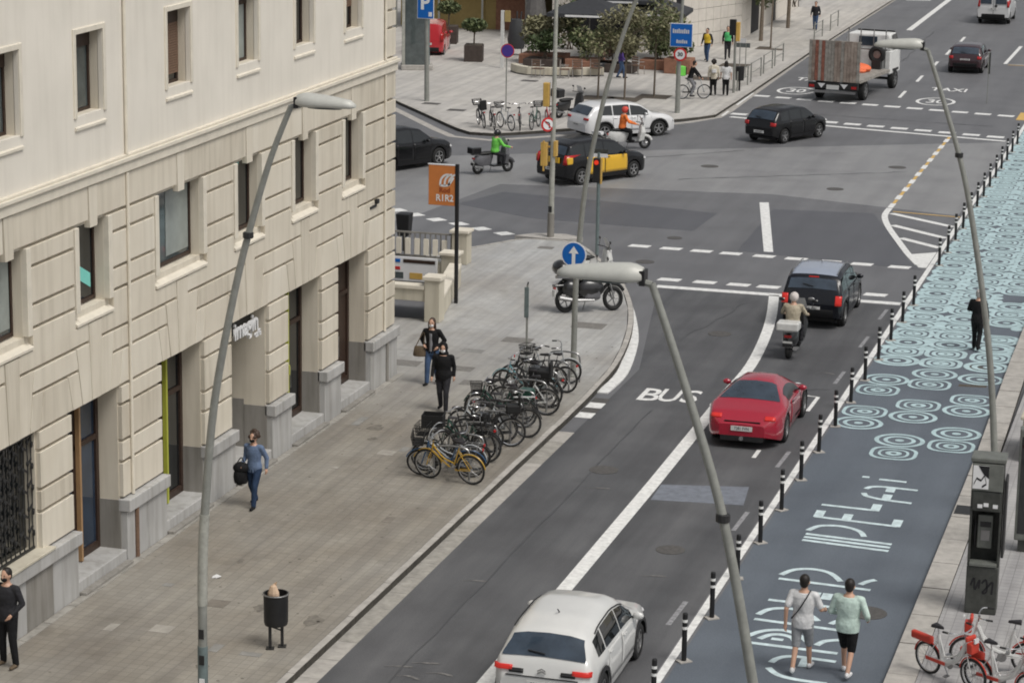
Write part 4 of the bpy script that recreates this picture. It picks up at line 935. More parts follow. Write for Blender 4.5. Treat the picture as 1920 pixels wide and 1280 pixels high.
MB().box((0,.25,1.72),(.5,.16,.12)).build('taxi_sign','sign_white',ta,bevel=.02); MB().bb(-.1,.1,.16,.2,1.70,1.76).build('taxi_sign','lens_clear',ta)
# white SUV behind the orange rider
sw=dict(top=[(-2.2,.55),(-2.17,1.0),(-2.1,1.08),(-1.75,1.5),(-1.2,1.62),(-.2,1.63),(.45,1.52),(1.1,1.08),(1.8,.98),(2.15,.8),(2.22,.6)],belt=[(-2.2,1.05),(-1.4,1.06),(-.3,1.0),(1.0,.98),(2.2,.75)],half=[(-2.2,.74),(-2.1,.86),(-1.3,.9),(1.3,.9),(1.95,.83),(2.22,.66)],wb=2.66,wr=.36,tumble=.26)
wsu=make_car('white_suv','white SUV turning the corner by the plaza behind the orange rider',(-24.75,102.3),R(-45),Car(**sw),'paint_suv_white',((-1.5,-.95),(-.9,-.1),(-.05,.8)),(-2.07,-1.77,1.0),(.5,1.05,.95),[(.68,.95,.3,.1)],.66,doors=((-.95,-.08),(-.04,.95)),plate_txt='6614 LBD',arch='black_plastic',group='cars turning through the junction')
wsu.scale=(1,1,.92)
make_car('black_saloon','black car half hidden behind the corner of the stone building',(-30.8,90.95),R(-27),Car(**{**sw,'wr':.35}),'paint_car_black',((-1.5,-.95),(-.9,-.1),(-.05,.8)),(-2.07,-1.77,1.0),(.5,1.05,.95),[(.68,.95,.3,.1)],.66,doors=((-.95,-.08),(-.04,.95)),group='cars turning through the junction')
make_car('maroon_hatchback','dark maroon hatchback driving away beyond the far crossing',(-13.38,131.75),0,Car(**{**hb,'half':[(-1.98,.72),(-1.88,.84),(-1.3,.9),(1.2,.9),(1.8,.82),(1.98,.66)]}),'paint_car_maroon',((-1.5,-.95),(-.9,-.1),(-.05,.72)),(-1.88,-1.57,1.0),(.45,1.0,.95),[(.7,.83,.2,.14)],.72,plate_txt='5520 GWR',bumper=(.38,.54,'black_plastic'),group='cars on the far avenue')
# delivery van far away
c=Car(top=[(-2.6,.5),(-2.58,1.85),(-2.5,1.95),(1.0,1.97),(1.5,1.85),(2.15,1.2),(2.5,1.0),(2.6,.6)],belt=[(-2.6,1.15),(1.5,1.12),(2.6,.9)],half=[(-2.6,.92),(-2.5,.98),(2.0,.98),(2.6,.8)],wb=3.1,wr=.34,tumble=.1,roofr=.1,zb=.28)
vn=make_car('delivery_van','white delivery van farthest up the avenue at the top edge',(-14.5,158.2),0,c,'paint_van_white',((.7,1.6),),None,(1.55,2.1,.95),[(.86,1.25,.12,.4)],.95,doors=((.6,1.6),),plate_txt='8812 HJP',bumper=(.36,.62,'black_plastic'),mirror_y=1.7,rim='steel',group='cars on the far avenue')
for s in (1,-1): MB().bb(s*.45-.33,s*.45+.33,-2.625,-2.59,1.25,1.72).build('rear_window','car_glass_rear',vn)
MB().bb(-.006,.006,-2.62,-2.59,.65,1.8).build('door_gap','void',vn); MB().ell((.15,-2.61,1.12),(.09,.03,.09),10,6).build('badge','iron',vn)
# red van at the far left
c=Car(top=[(-2.1,.5),(-2.08,1.6),(-2.0,1.78),(.6,1.8),(1.1,1.6),(1.6,1.1),(2.0,.95),(2.1,.6)],belt=[(-2.1,1.1),(2.1,.9)],half=[(-2.1,.8),(-2.0,.88),(1.6,.88),(2.1,.72)],wb=2.7,wr=.31,tumble=.12,roofr=.12)
make_car('red_van','small red van parked beside the planters behind the parking sign',(-41.3,127.2),R(12),c,'paint_van_red',((.3,1.0),),None,(1.05,1.5,.9),[(.76,1.1,.12,.4)],.75,doors=((.2,1.1),),mirror_y=1.1,bumper=(.34,.55,'black_plastic'),group='vehicles on the plaza')
# flatbed truck
tr=empty('flatbed_truck',(-18.0,116.35,0),R(-7.7),'white flatbed truck with a raised rusty plank ramp at its tail','truck','vehicles on the far avenue')
mat('rust_plank',(.22,.16,.13),.85,var=.3,scale=2.5,col2=(.32,.27,.23)); mat('plank_red',(.25,.1,.07),.85,var=.4,scale=8); mat('bed_steel',(.3,.28,.25),.7,.1,var=.35,scale=5); mat('cargo_orange',(.75,.16,.06),.6,var=.1); mat('truck_white',(.7,.7,.68),.45,var=.08)
rd=random.Random(11)
rf=MB().bb(-1.25,1.25,-.02,.05,.95,1.02).bb(-1.25,1.25,-.02,.05,2.78,2.86).build('ramp_frame','bed_steel',tr)
for k in range(16):
    x=-1.24+k*.155; MB().box((x+.0775,-.04+rd.uniform(-.01,.01),1.9),(.143,.05,1.88+rd.uniform(-.03,.03))).build('plank',rd.choice(['rust_plank','rust_plank','rust_plank','bed_steel','bed_steel','plank_red']),rf)
MB().bb(-1.25,1.25,.06,5.2,.92,1.05).build('bed','bed_steel',tr)
for k in range(2): MB().bb(-.55+k*.9,-.4+k*.9,.1,6.9,.6,.92).build('chassis_rail','iron',tr)
MB().bb(-1.2,1.2,-.12,.02,.62,.88).build('rear_beam','iron',tr); MB().bb(-1.1,1.1,-.16,-.122,.42,.54).build('bumper_bar','steel',tr)
for s in (1,-1):
    MB().add([(s*.55-.18,-.14,.86),(s*.55+.18,-.14,.86),(s*.55,-.14,.64)],[(0,1,2)]).build('warning_triangle','sign_white',tr)
    MB().bb(s*1.02-.12,s*1.02+.12,-.15,-.125,.66,.78).build('tail_light','tail_red',tr)
MB().bb(-.3,.3,-.16,-.13,.6,.8).build('licence_plate','plate',tr)
for y in (1.35,6.45):
    for s in (1,-1): wheel(tr,s*1.05,y,.46,.3,s,'steel',6)
    MB().bb(-1,1,y-.06,y+.06,.4,.52).build('axle','iron',tr)
cb=MB().prism([(-1.15,5.55),(1.15,5.55),(1.15,7.35),(.95,7.5),(-.95,7.5),(-1.15,7.35)],.75,1.9).build('cab','truck_white',tr,bevel=.06)
c2=MB(); b0=[(-1.15,5.55),(1.15,5.55),(1.15,7.35),(-1.15,7.35)]; t0=[(-1.05,5.6),(1.05,5.6),(1.02,6.85),(-1.02,6.85)]
c2.add([(x,y,1.9) for x,y in b0]+[(x,y,2.68) for x,y in t0],[(3,2,1,0),(4,5,6,7),(0,1,5,4),(1,2,6,5),(2,3,7,6),(3,0,4,7)]); c2.build('cab_roof','truck_white',tr,bevel=.07)
for s in (1,-1):
    MB().add([(s*1.165,5.95,1.95),(s*1.165,7.15,1.95),(s*1.07,6.75,2.65),(s*1.09,5.95,2.65)],[(0,1,2,3)]).build('side_window','car_glass',tr)
    mr=MB().box((s*1.42,7.1,2.1),(.2,.08,.42)).build('mirror','black_plastic',tr,bevel=.02); MB().tube([(s*1.1,7.1,2.25),(s*1.4,7.1,2.25)],.02,5).build('mirror_arm','black_plastic',mr)
    MB().bb(s*1.0-.2,s*1.0+.2,6.0,6.95,.9,.99).build('mudguard','black_plastic',tr)
MB().bb(-.45,.45,5.53,5.549,2.1,2.55).build('rear_window','car_glass_rear',tr)
MB().add([(-1.0,7.37,1.95),(1.0,7.37,1.95),(.92,6.9,2.75),(-.92,6.9,2.75)],[(0,1,2,3)]).build('windscreen','car_glass',tr)
for x in (-.95,-.35,.3,.9): MB().bb(x-.02,x+.02,5.44,5.5,1.06,2.9).build('rack_post','steel',tr)
MB().bb(-1.0,1.0,5.42,5.44,1.9,1.96).build('rack_rail','steel',tr)
MB().torus(.3,.13,20,8,(.62,5.0,1.75),'Y').build('spare_wheel','rubber',tr,smooth=True); MB().lathe([(.001,0),(.2,.0),(.2,.04)],14,(.62,4.98,1.75),axis='Y').build('spare_rim','steel',tr)
MB().bb(.4,.85,4.85,5.15,1.05,1.5).build('winch','iron',tr)
tp=empty('orange_tarpaulin',(-17.75,119.9,1.05),R(-7.7),'bright orange tarpaulin bundle lying on the flatbed','tarpaulin')
MB().ell((.25,.2,.14),(.7,.6,.26),14,8).ell((-.4,-.35,.1),(.42,.5,.18),12,6).ell((.55,-.3,.08),(.3,.3,.14),10,6).build('bundle','cargo_orange',tp,smooth=True)
MB().tube([(-.1,.8,.05),(.1,.4,.41),(.3,-.3,.36),(.35,-.5,.02)],.012,5).build('strap','black_plastic',tp)
# ================= STREET FURNITURE =================
# curved lamp posts
def lamp(label,x,y,prof,side,h,head=1.0,collar=None,paintband=False):
    t=empty('street_lamp',(x,y,PZ),0,label,'street lamp','leaning street lamps')
    pts=smooth_line([(side*dx,0,z) for z,dx in prof],4); n=len(pts)
    MB().tube(pts,[.08-.036*i/(n-1) for i in range(n)],12).build('pole','pole_grey',t,smooth=True)
    MB().lathe([(.13,0),(.13,.04),(.11,.06)],12).build('base_plate','pole_grey',t)
    if paintband:
        k=[p for p in pts if p[2]<3.1]; MB().tube([(p[0],p[1],p[2]) for p in k if p[2]<1.7],.0845,12).build('lower_band','pole_green',t,smooth=True); MB().tube([(p[0],p[1],p[2]) for p in pts if 1.6<p[2]<3.4],.082,12).build('pale_band','pole_paint',t,smooth=True)
        for z in (.5,.9,1.35): MB().box((.02,-.088,z),(.09,.012,.16)).build('sticker',random.choice(['iron','sign_white']),t)
    if collar:
        p=min(pts,key=lambda q:abs(q[2]-collar)); MB().lathe([(.07,-.05),(.085,-.04),(.085,.04),(.07,.05)],12,(p[0],0,p[2])).build('collar','iron',t)
    ex,ez=pts[-1][0],pts[-1][2]
    MB().tube([(ex,0,ez-.01),(ex+side*.16,0,ez+.02)],.04,8).build('neck','pole_grey',t)
    # luminaire: flattened shell with a flat bottom lens
    mb=MB(); secs=12; vs=[]; m=14
    for i in range(secs+1):
        u=i/secs; wv=.155*(1-.45*u**3)*min(1,.62+3*u)*(1 if i<secs else .55); hv=.17*(1-.5*u**2)*min(1,.7+2.5*u)*(1 if i<secs else .5)
        for j in range(m):
            a=2*PI*j/m; zz=math.sin(a); zz=zz if zz>0 else zz*.38
            vs.append((ex+side*(.1+head*u),wv*math.cos(a),ez+.06+hv*zz-.02*u))
    fs=[(i*m+j,i*m+(j+1)%m,(i+1)*m+(j+1)%m,(i+1)*m+j) for i in range(secs) for j in range(m)]+[tuple(range(m)),tuple(range(secs*m,secs*m+m))]
    hd=mb.add(vs,fs).build('lamp_head','lamp_grey',t,smooth=True,ang=60)
    MB().prism([(ex+side*(.35+.28*math.cos(a/16*2*PI)+.2),.11*math.sin(a/16*2*PI)) for a in range(16)],ez-.012,ez+.01).build('lens','glass_grey',hd)
    MB().bb(min(ex+side*.07,ex+side*.13),max(ex+side*.07,ex+side*.13),-.09,.09,ez-.02,ez+.15).build('hinge','black_plastic',hd)
    return t
LP=[(0,0),(2.4,.02),(3.7,.1),(5.3,.27),(7.1,.63),(8.3,.95),(9.3,1.27),(10.1,1.6)]
RP=[(0,0),(1.0,.06),(2.9,.25),(4.5,.5),(6.4,.88),(7.5,1.17),(8.75,1.6),(9.65,1.93)]
lamp('leaning street lamp on the left pavement beside the cream building',-15.55,36.0,LP,1,10.2,.95,8.15,True)
l2=lamp('leaning street lamp standing behind the parked bicycles with a round blue sign',-15.66,60.2,LP,1,10.2,.95)
lamp('nearest leaning street lamp crossing the bus lane, base out of frame',-4.2,27.0,RP,-1,9.7,1.0,7.05)
lamp('leaning street lamp behind the telephone booth by the patterned lane',-4.2,52.0,RP,-1,9.7,1.0,7.55)
# round blue sign on the second lamp
rs=empty('round_sign',(-15.66,60.02,3.33),0,'round blue one-way arrow sign on the lamp post by the bicycles','sign')
MB().lathe([(.001,0),(.33,0),(.33,-.02),(.001,-.02)],28,axis='Y').build('sign_rim','sign_white',rs); MB().lathe([(.001,-.024),(.3,-.024),(.3,-.02)],28,axis='Y').build('sign_face','sign_blue',rs)
MB().add([(-.045,-.03,-.3),(.045,-.03,-.3),(.045,-.03,.03),(-.045,-.03,.03)],[(0,1,2,3)]).add([(-.13,-.03,.03),(.13,-.03,.03),(0,-.03,.22)],[(0,1,2)]).build('arrow','sign_white',rs); MB().box((0,.06,0),(.1,.1,.3)).build('bracket','steel',rs)
# flexible bollards
def bollard():
    t=empty('bollard',(0,0,.006),0)
    MB().tube([(0,0,.02),(0,0,.88)],.046,12).build('post','black_plastic',t,smooth=True)
    for z in (.6,.73): MB().tube([(0,0,z),(0,0,z+.05)],.0475,12).build('reflective_band','reflect_white',t)
    MB().box((0,0,.01),(.24,.2,.02)).build('base','kerb_stone',t); MB().lathe([(.046,.88),(.036,.9),(.001,.902)],12).build('cap','black_plastic',t)
    return t
def ordinal(n):
    o=['first','first','second','third','fourth','fifth','sixth','seventh','eighth','ninth','tenth','eleventh','twelfth','thirteenth','fourteenth','fifteenth','sixteenth','seventeenth','eighteenth','nineteenth']
    t={20:'twentieth',30:'thirtieth'}; b={2:'twenty',3:'thirty'}
    return o[n] if n<20 else t.get(n) or b[n//10]+'-'+o[n%10]
b0=bollard(); ys_=[38.7+2.41*i for i in range(15)]+[78.7+2.27*i for i in range(13)]
for i,y in enumerate(ys_):
    o=b0 if i==0 else copy_tree(b0)
    o.location=(-8.56+.0*i,y,.006); o.rotation_euler=(random.uniform(-.015,.015),random.uniform(-.015,.015),random.uniform(0,1))
    lb=(('black white-banded bollard, %s from the picture bottom in the near row') if i<15 else 'small black bollard, %s past the gap opposite the stopped SUV')%ordinal(i+1 if i<15 else i-14)
    tag(o,lb,'bollard','near row of lane bollards' if i<15 else 'far row of lane bollards')
# litter bin
t=empty('litter_bin',(-15.5,39.15,PZ),R(15),'black cylindrical litter bin on the left pavement','litter bin')
MB().lathe([(.001,.44),(.2,.44),(.215,.5),(.22,.98),(.235,1.0),(.235,1.02),(.2,1.02),(.19,.6),(.001,.58)],24).build('drum','black_plastic',t,smooth=True)
for s in (1,-1): MB().box((s*.1,s*.06,.23),(.05,.07,.46)).box((s*.1,s*.06,.012),(.14,.14,.024)).build('leg','iron',t)
MB().tube([(-.1,-.06,.42),(.1,.06,.3)],.015,6).build('brace','iron',t); MB().torus(.228,.012,24,6,(0,0,1.01),'Z').build('rim','steel',t)
rb=empty('rubbish_bag',(-15.53,39.12,PZ+.62),0,'crumpled pale brown paper sticking out of the litter bin','rubbish')
mat('card_paper',(.55,.4,.28),.8,var=.2); MB().ell((0,0,.25),(.12,.1,.32),9,6).add([(-.12,-.02,.3),(.05,-.09,.35),(.06,.02,.62),(-.02,.05,.56)],[(0,1,2,3)]).build('paper','card_paper',rb)
# telephone booth
mat('booth_grey',(.06,.063,.057),.5,.2,var=.3,scale=6); mat('booth_light',(.16,.168,.152),.5,.2,var=.2,scale=5); mat('graffiti',(.012,.012,.014),.6)
t=empty('telephone_booth',(-3.8,45.25,PZ),R(2),'grey telephone booth with graffiti on the right pavement','telephone booth')
MB().bb(-.29,.29,-.25,.25,0,.92).build('cabinet','booth_grey',t,bevel=.02); MB().bb(-.29,-.25,-.2,.26,.92,2.92).bb(.25,.29,-.2,.26,.92,2.92).build('side_panel','booth_grey',t)
MB().bb(-.25,.25,.2,.26,.92,2.92).build('back_panel','booth_grey',t); MB().bb(-.32,.32,-.26,.3,2.92,3.0).build('roof','booth_light',t,bevel=.015)
MB().bb(-.28,.28,-.26,-.02,2.38,2.9).build('header','booth_light',t,bevel=.01); MB().bb(-.27,.02,-.27,-.262,2.42,2.86).build('notice','sign_white',t)
MB().bb(-.27,.27,-.24,.1,1.98,2.37).build('hood','booth_grey',t,bevel=.03)
MB().bb(-.25,.25,-.28,-.02,.93,.99).build('shelf','booth_light',t,bevel=.01)
ph=MB().bb(-.15,.13,.0,.19,1.2,1.85).build('telephone','booth_light',t,bevel=.02); MB().bb(-.1,.1,-.012,-.001,1.62,1.72).build('display','iron',ph); MB().bb(-.08,.08,-.012,-.001,1.36,1.56).build('keypad','steel',ph); MB().tube([(-.19,.05,1.25),(-.2,.02,1.5),(-.19,.05,1.7)],.025,6).build('handset','black_plastic',ph)
for x,z in ((-.16,2.05),(-.05,2.08),(.12,2.06)): MB().bb(x,x+.09,-.25,-.241,z,z+.07).build('sticker','sign_white',t)
gf=MB(); rd=random.Random(4)
for (x0,z0,pts) in ((-.2,.45,[(0,.1),(.06,.25),(.08,.02),(.16,.22),(.15,.05)]),(.0,.4,[(0,.2),(.08,.28),(.1,.05),(.02,.02),(.14,.18),(.2,.24),(.19,0)])):
    P=smooth_line([(x0+a,z0+b) for a,b in pts],3)
    for a,b in zip(P,P[1:]):
        d=Vector((b[0]-a[0],b[1]-a[1])); q=Vector((-d.y,d.x)).normalized()*.018 if d.length else Vector((0,0)); gf.add([(a[0]+q.x,-.254,a[1]+q.y),(a[0]-q.x,-.254,a[1]-q.y),(b[0]-q.x,-.254,b[1]-q.y),(b[0]+q.x,-.254,b[1]+q.y)],[(0,1,2,3)])
P=[(-.25,2.5),(-.2,2.62),(-.12,2.58),(-.06,2.68),(-.02,2.52),(-.1,2.46)]
for a,b in zip(P,P[1:]): gf.quad((a[0],-.274,a[1]-.02),(a[0],-.274,a[1]+.02),(b[0],-.274,b[1]+.02),(b[0],-.274,b[1]-.02))
gf.quad((-.18,-.2745,2.86),(.02,-.2745,2.86),(.02,-.2745,2.62),(-.08,-.2745,2.7)); gf.build('graffiti','graffiti',t)
MB().bb(.31,.36,-.2,.3,1.1,2.6).build('wing_panel','iron',t,bevel=.02)
t2=empty('advert_panel',(-3.28,49.2,PZ),R(4),'tall pale-edged advertising panel just behind the telephone booth','panel')
MB().bb(-.28,.28,-.16,.16,.25,2.55).build('case','booth_light',t2,bevel=.03); MB().bb(-.2,.2,-.1,.1,0,.25).build('foot','booth_grey',t2); MB().bb(-.23,.23,-.168,-.161,.4,2.4).build('screen','glass_dark',t2)
bx=empty('stone_kiosk',(-3.05,56.6,PZ),0,'pale olive street cabinet at the right edge behind the booth','cabinet')
MB().bb(-.95,.95,-.8,.8,0,1.0).build('cabinet_body','limestone',bx,bevel=.05); MB().bb(-1.0,1.0,-.85,.85,1.0,1.08).build('lid','limestone',bx,bevel=.02)
# wall piece at right edge mid height
# orange railway sign
t=empty('orange_sign',(-21.1,67.5,PZ),0,'orange railway station sign panel on a black post','sign')
MB().bb(-.05,.05,-.05,.05,0,4.05).build('post','black_plastic',t,bevel=.01)
MB().bb(-.85,-.053,-.035,.035,2.84,4.0).build('panel','orange_panel',t,bevel=.01,seg=1); MB().bb(-.87,-.052,-.04,.04,4.002,4.03).build('panel_edge','sign_white',t)
def zstroke(mb,pts,w,y):
    P=[Vector(p) for p in smooth_line(pts,4)]
    for a,b in zip(P,P[1:]):
        d=(b-a); q=Vector((-d.y,d.x)).normalized()*w/2; mb.add([(a.x+q.x,y,a.y+q.y),(a.x-q.x,y,a.y-q.y),(b.x-q.x,y,b.y-q.y),(b.x+q.x,y,b.y+q.y)],[(0,1,2,3)])
lg=MB()
for k in range(3): zstroke(lg,[(-.5+k*.13,3.42),(-.47+k*.13,3.6),(-.36+k*.13,3.72),(-.24+k*.1,3.74)],.06,-.042)
zstroke(lg,[(-.5,3.42),(-.3,3.42),(-.2,3.5),(-.1,3.66)],.06,-.042); lg.build('logo','sign_white',t)
text('sign_text','Rod',.2,'orange_dark',t,(-.36,-.042,3.28),(PI/2,0,0),extrude=.001,bold=.004); text('sign_text','R1R2',.27,'sign_white',t,(-.36,-.042,3.05),(PI/2,0,0),sx=.9,extrude=.001,bold=.006)
# thin bus-stop post
t=empty('thin_sign_post',(-17.02,60.6,PZ),0,'thin post with a narrow dark sign among the bicycles','sign')
MB().tube([(0,0,0),(0,0,2.2)],.03,8).build('post','pole_grey',t); MB().bb(-.07,.05,-.05,-.032,1.35,2.15).build('sign_plate','pole_green',t,bevel=.008,seg=1); MB().box((0,0,.01),(.16,.16,.02)).build('base','pole_grey',t)
for s in (1,): MB().tube([(0,0,2.2),(.02,0,2.28)],.02,6).build('cap','iron',t)
# signal posts
def signal(mb_parent,x,z,face,n=3,body='tl_yellow',hood='iron',w=.22):
    b=MB().box((x,0,z),(w,.2,.26*n)).build('signal_head',body,mb_parent,bevel=.02)
    for k in range(n):
        zz=z+.26*(n-1)/2-.26*k
        MB().lathe([(.085,0),(.085,-.08),(.075,-.08),(.075,-.005),(.001,-.005)],12,(x,face*.1,zz),axis='Y').build('lens_hood',hood,b)
    return b
t=empty('traffic_light',(-21.24,78.3,PZ),0,'tall pale traffic light post with a yellow signal on the island','traffic light')
MB().tube([(0,0,0),(.02,0,2.5),(.05,0,8.6)],[.11,.085,.06],12).build('post','pole_paint',t,smooth=True); MB().tube([(0,0,0),(.005,0,.8)],.118,12).build('post_sleeve','granite_dark',t); MB().bb(-.06,.06,-.125,-.12,.85,1.05).build('inspection_hatch','iron',t)
signal(t,-.26,2.75,1); signal(t,-.22,4.7,1,3,'tl_yellow','iron',.2); MB().box((-.1,0,3.0),(.2,.05,.06)).build('bracket','tl_yellow',t); MB().box((-.26,-.08,2.7),(.05,.06,1.0)).build('back_board','tl_yellow',t); MB().box((.12,0,2.95),(.1,.2,.5)).build('control_box','tl_yellow',t)
s2=empty('turn_ban_sign',(-21.36,78.14,PZ+3.75),R(38),'round white sign with red rim banning a turn, on the pale signal post','sign')
MB().lathe([(.001,0),(.3,0),(.3,-.02),(.001,-.02)],24,axis='Y').build('sign_rim','sign_red',s2); MB().lathe([(.001,-.024),(.22,-.024),(.22,-.02)],24,axis='Y').build('sign_face','sign_white',s2)
ar=MB(); zstroke(ar,[(.06,-.16),(.06,.02),(.0,.09),(-.06,.09)],.05,-.028); ar.add([(-.06,-.028,.02),(-.06,-.028,.16),(-.15,-.028,.09)],[(0,1,2)]); ar.build('arrow','iron',s2); ar=MB(); zstroke(ar,[(-.2,.2),(.2,-.2)],.045,-.03); ar.build('bar','sign_red',s2); s2.scale=(.78,1,.78)
t=empty('traffic_light',(-19.05,75.9,PZ),0,'slim grey-green traffic light post by the parked motorbike, red lamp lit','traffic light')
MB().tube([(0,0,0),(0,0,3.3)],.055,10).build('post','pole_green',t,smooth=True); b=signal(t,-.06,2.72,1,3,'black_plastic'); MB().lathe([(.001,-.12),(.075,-.12),(.075,-.1)],12,(-.06,0,2.98),axis='Y').build('red_lamp','lamp_red',b); MB().bb(.06,.1,-.05,.05,2.3,3.1).build('back_board','tl_yellow',t)
MB().bb(-.32,.28,-.03,.0,3.14,3.26).build('street_plate','sign_white',t); MB().bb(-.2,.3,-.03,0,3.262,3.4).build('street_plate','booth_grey',t)
# metro stair entrance
wallm='limestone'
t=empty('metro_entrance',(-22.2,67.8,PZ),0,'stone-walled metro stair entrance with map panels beside the building corner','metro entrance')
ox,oy=-22.2,67.8
def mbox(x0,x1,y0,y1,z0,z1): return MB().bb(x0-ox,x1-ox,y0-oy,y1-oy,z0,z1)
mbox(-21.2,-20.75,64.85,65.3,0,1.18).build('pier',wallm,t,bevel=.02); mbox(-21.25,-20.7,64.8,65.35,1.182,1.3).build('pier_cap','facade_trim',t,bevel=.02)
mbox(-22.35,-21.85,69.95,70.4,0,.86).build('pier',wallm,t,bevel=.02); mbox(-22.41,-21.79,69.89,70.46,.862,.96).build('pier_cap','facade_trim',t,bevel=.02)
mbox(-22.95,-22.45,72.9,73.4,0,.98).build('pier',wallm,t,bevel=.02); mbox(-23.01,-22.39,72.84,73.46,.982,1.08).build('pier_cap','facade_trim',t,bevel=.02)
# side wall (parallel to the street) sloping with the stair
MB().prism([(-21.12-ox,65.33-oy),(-20.82-ox,65.33-oy),(-21.7-ox,69.9-oy),(-22.0-ox,69.9-oy)],0,.6).build('side_wall',wallm,t,bevel=.02); MB().prism([(-21.16-ox,65.36-oy),(-20.78-ox,65.36-oy),(-21.66-ox,69.83-oy),(-22.04-ox,69.83-oy)],.602,.68).build('wall_cap','facade_trim',t)
mbox(-25.2,-22.37,70.0,70.3,0,.6).build('back_wall',wallm,t)
mbox(-25.2,-21.21,64.92,65.22,.56,.9).build('lintel',wallm,t,bevel=.02); mbox(-25.2,-21.21,64.86,65.24,.902,1.02).build('lintel_edge','facade_trim',t,bevel=.02); mbox(-25.2,-21.26,65.24,67.0,.5,.6).build('shade_slab','granite_dark',t)  # hidden slab behind the lintel, added to shade the stair opening
sh=MB().bb(-25.3-ox,-25.21-ox,65.2-oy,70.4-oy,-3.2,-.01).bb(-21.24-ox,-21.15-ox,65.2-oy,70.4-oy,-3.2,-.01).bb(-25.2-ox,-21.25-ox,70.35-oy,70.45-oy,-3.2,-.95); sh.build('shaft_wall','granite_dark',t)
for k in range(14): mbox(-25.2,-21.25,65.2+.3*k,65.2+.3*(k+1),-3.4,-.17*(k+1)).build('stair_step','granite_dark',t)
# metro map boards and railing above the back wall
bd=mbox(-24.9,-22.45,69.86,69.94,.03,.75).build('map_board','sign_white',t)
for x0,x1,z0,z1,m in ((-24.5,-23.4,1.3,1.44,'sign_blue'),(-23.3,-22.3,1.3,1.44,'wood_brown'),(-24.5,-23.4,1.0,1.12,'sign_red'),(-23.1,-22.7,.65,.9,'tl_yellow'),(-22.65,-22.2,.65,.85,'steel'),(-24.5,-23.3,.65,.9,'glass_grey')):
    z0,z1=.03+(z0-.55)*.742,.03+(z1-.55)*.742; x0-=.2; x1-=.2
    mbox(x0,x1,69.848,69.859,z0,z1).build('map_stripe',m,bd)
ra=MB()
for k in range(18): ra.bb(-25.6+.17*k-ox,-25.57+.17*k-ox,73.1-oy,73.15-oy,.1,.85)
ra.bb(-25.7-ox,-22.96-ox,73.09-oy,73.16-oy,.85,.9).bb(-25.7-ox,-22.96-ox,73.09-oy,73.16-oy,.1,.15); ra.build('railing','granite_dark',t)
for k in range(8): mbox(-25.4+.3*k,-25.25+.3*k,73.0,73.08,.2,.7).build('baluster','facade_trim',t)
cb=empty('dark_container',(-25.0,74.4,PZ),0,'dark grey bin standing beyond the metro railing','litter bin')
MB().add([(x*(.18 if z<1 else .23),y*(.18 if z<1 else .23),z) for z in(.5,1.22) for x,y in((-1,-1),(1,-1),(1,1),(-1,1))],[(3,2,1,0),(4,5,6,7),(0,1,5,4),(1,2,6,5),(2,3,7,6),(3,0,4,7)]).build('container_body','black_plastic',cb,bevel=.03); MB().bb(-.05,.05,-.05,.05,0,.5).build('foot','iron',cb)
# ---------- far plaza signs
t=empty('parking_sign',(-35.35,108.3,PZ),0,'tall post with a blue square P parking sign','sign')
MB().tube([(0,0,0),(-.05,0,4.9)],[.12,.075],12).build('post','pole_grey',t,smooth=True); MB().bb(-.45,.35,-.13,-.1,3.75,4.9).build('sign_border','sign_white',t,bevel=.01); MB().bb(-.42,.32,-.14,-.131,3.78,4.87).build('sign_face','sign_blue',t); text('sign_text','P',.85,'sign_white',t,(-.08,-.145,4.45),(PI/2,0,0),extrude=.001,bold=.03); MB().bb(.1,.26,-.146,-.141,3.86,4.06).build('sign_mark','sign_white',t)
t=empty('no_parking_sign',(-31.0,106.3,PZ),0,'round dark violet no-parking sign on a thin post by the far bicycles','sign')
MB().tube([(0,0,0),(0,0,3.0)],.03,8).build('post','pole_grey',t); MB().lathe([(.001,-.03),(.31,-.03),(.31,-.05),(.001,-.05)],24,(0.05,0,2.72),axis='Y').build('sign_rim','sign_red',t); MB().lathe([(.001,-.055),(.27,-.055),(.27,-.05)],24,(.05,0,2.72),axis='Y').build('sign_face','sign_purple',t)
t=empty('direction_sign',(-23.8,108.95,PZ),0,'blue direction board above a round speed limit sign on a pale post','sign')
MB().tube([(0,0,0),(0,0,2.9),(.12,0,5.6)],[.12,.09,.06],12).build('post','pole_grey',t,smooth=True); MB().bb(-.4,.62,-.15,-.12,2.95,4.0).build('sign_border','sign_white',t,bevel=.01); MB().bb(-.37,.59,-.16,-.151,2.98,3.97).build('sign_face','sign_blue',t)
for x0,z0,n,h in ((-.28,3.56,9,.16),(-.1,3.12,6,.13)):
    lm=MB()
    for k in range(n): lm.bb(x0+k*.085,x0+k*.085+.06,-.166,-.161,z0,z0+h*(1 if k%3 else 1.25))
    lm.build('sign_text','lens_clear',t)
MB().lathe([(.001,-.12),(.3,-.12),(.3,-.14),(.001,-.14)],24,(.08,0,2.62),axis='Y').build('speed_rim','sign_red',t); MB().lathe([(.001,-.145),(.22,-.145),(.22,-.14)],24,(.08,0,2.62),axis='Y').build('speed_face','sign_white',t); text('speed_text','30',.24,'iron',t,(.08,-.15,2.62),(PI/2,0,0),extrude=.001,bold=.008)
t=empty('pedestrian_signal',(-22.8,116.7,PZ),0,'yellow pedestrian signal on a grey post beside the crossing','traffic light')
MB().tube([(0,0,0),(0,0,3.4)],.06,10).build('post','pole_grey',t,smooth=True); b=MB().box((-.12,-.06,3.1),(.3,.22,.75)).build('signal_head','black_plastic',t,bevel=.02); MB().box((.12,0,2.9),(.18,.2,.9)).build('signal_back','tl_yellow',t,bevel=.02)
t=empty('lane_signal_box',(-11.1,118.6,0),0,'slender grey mast with a dark tip at the far crossing','post')
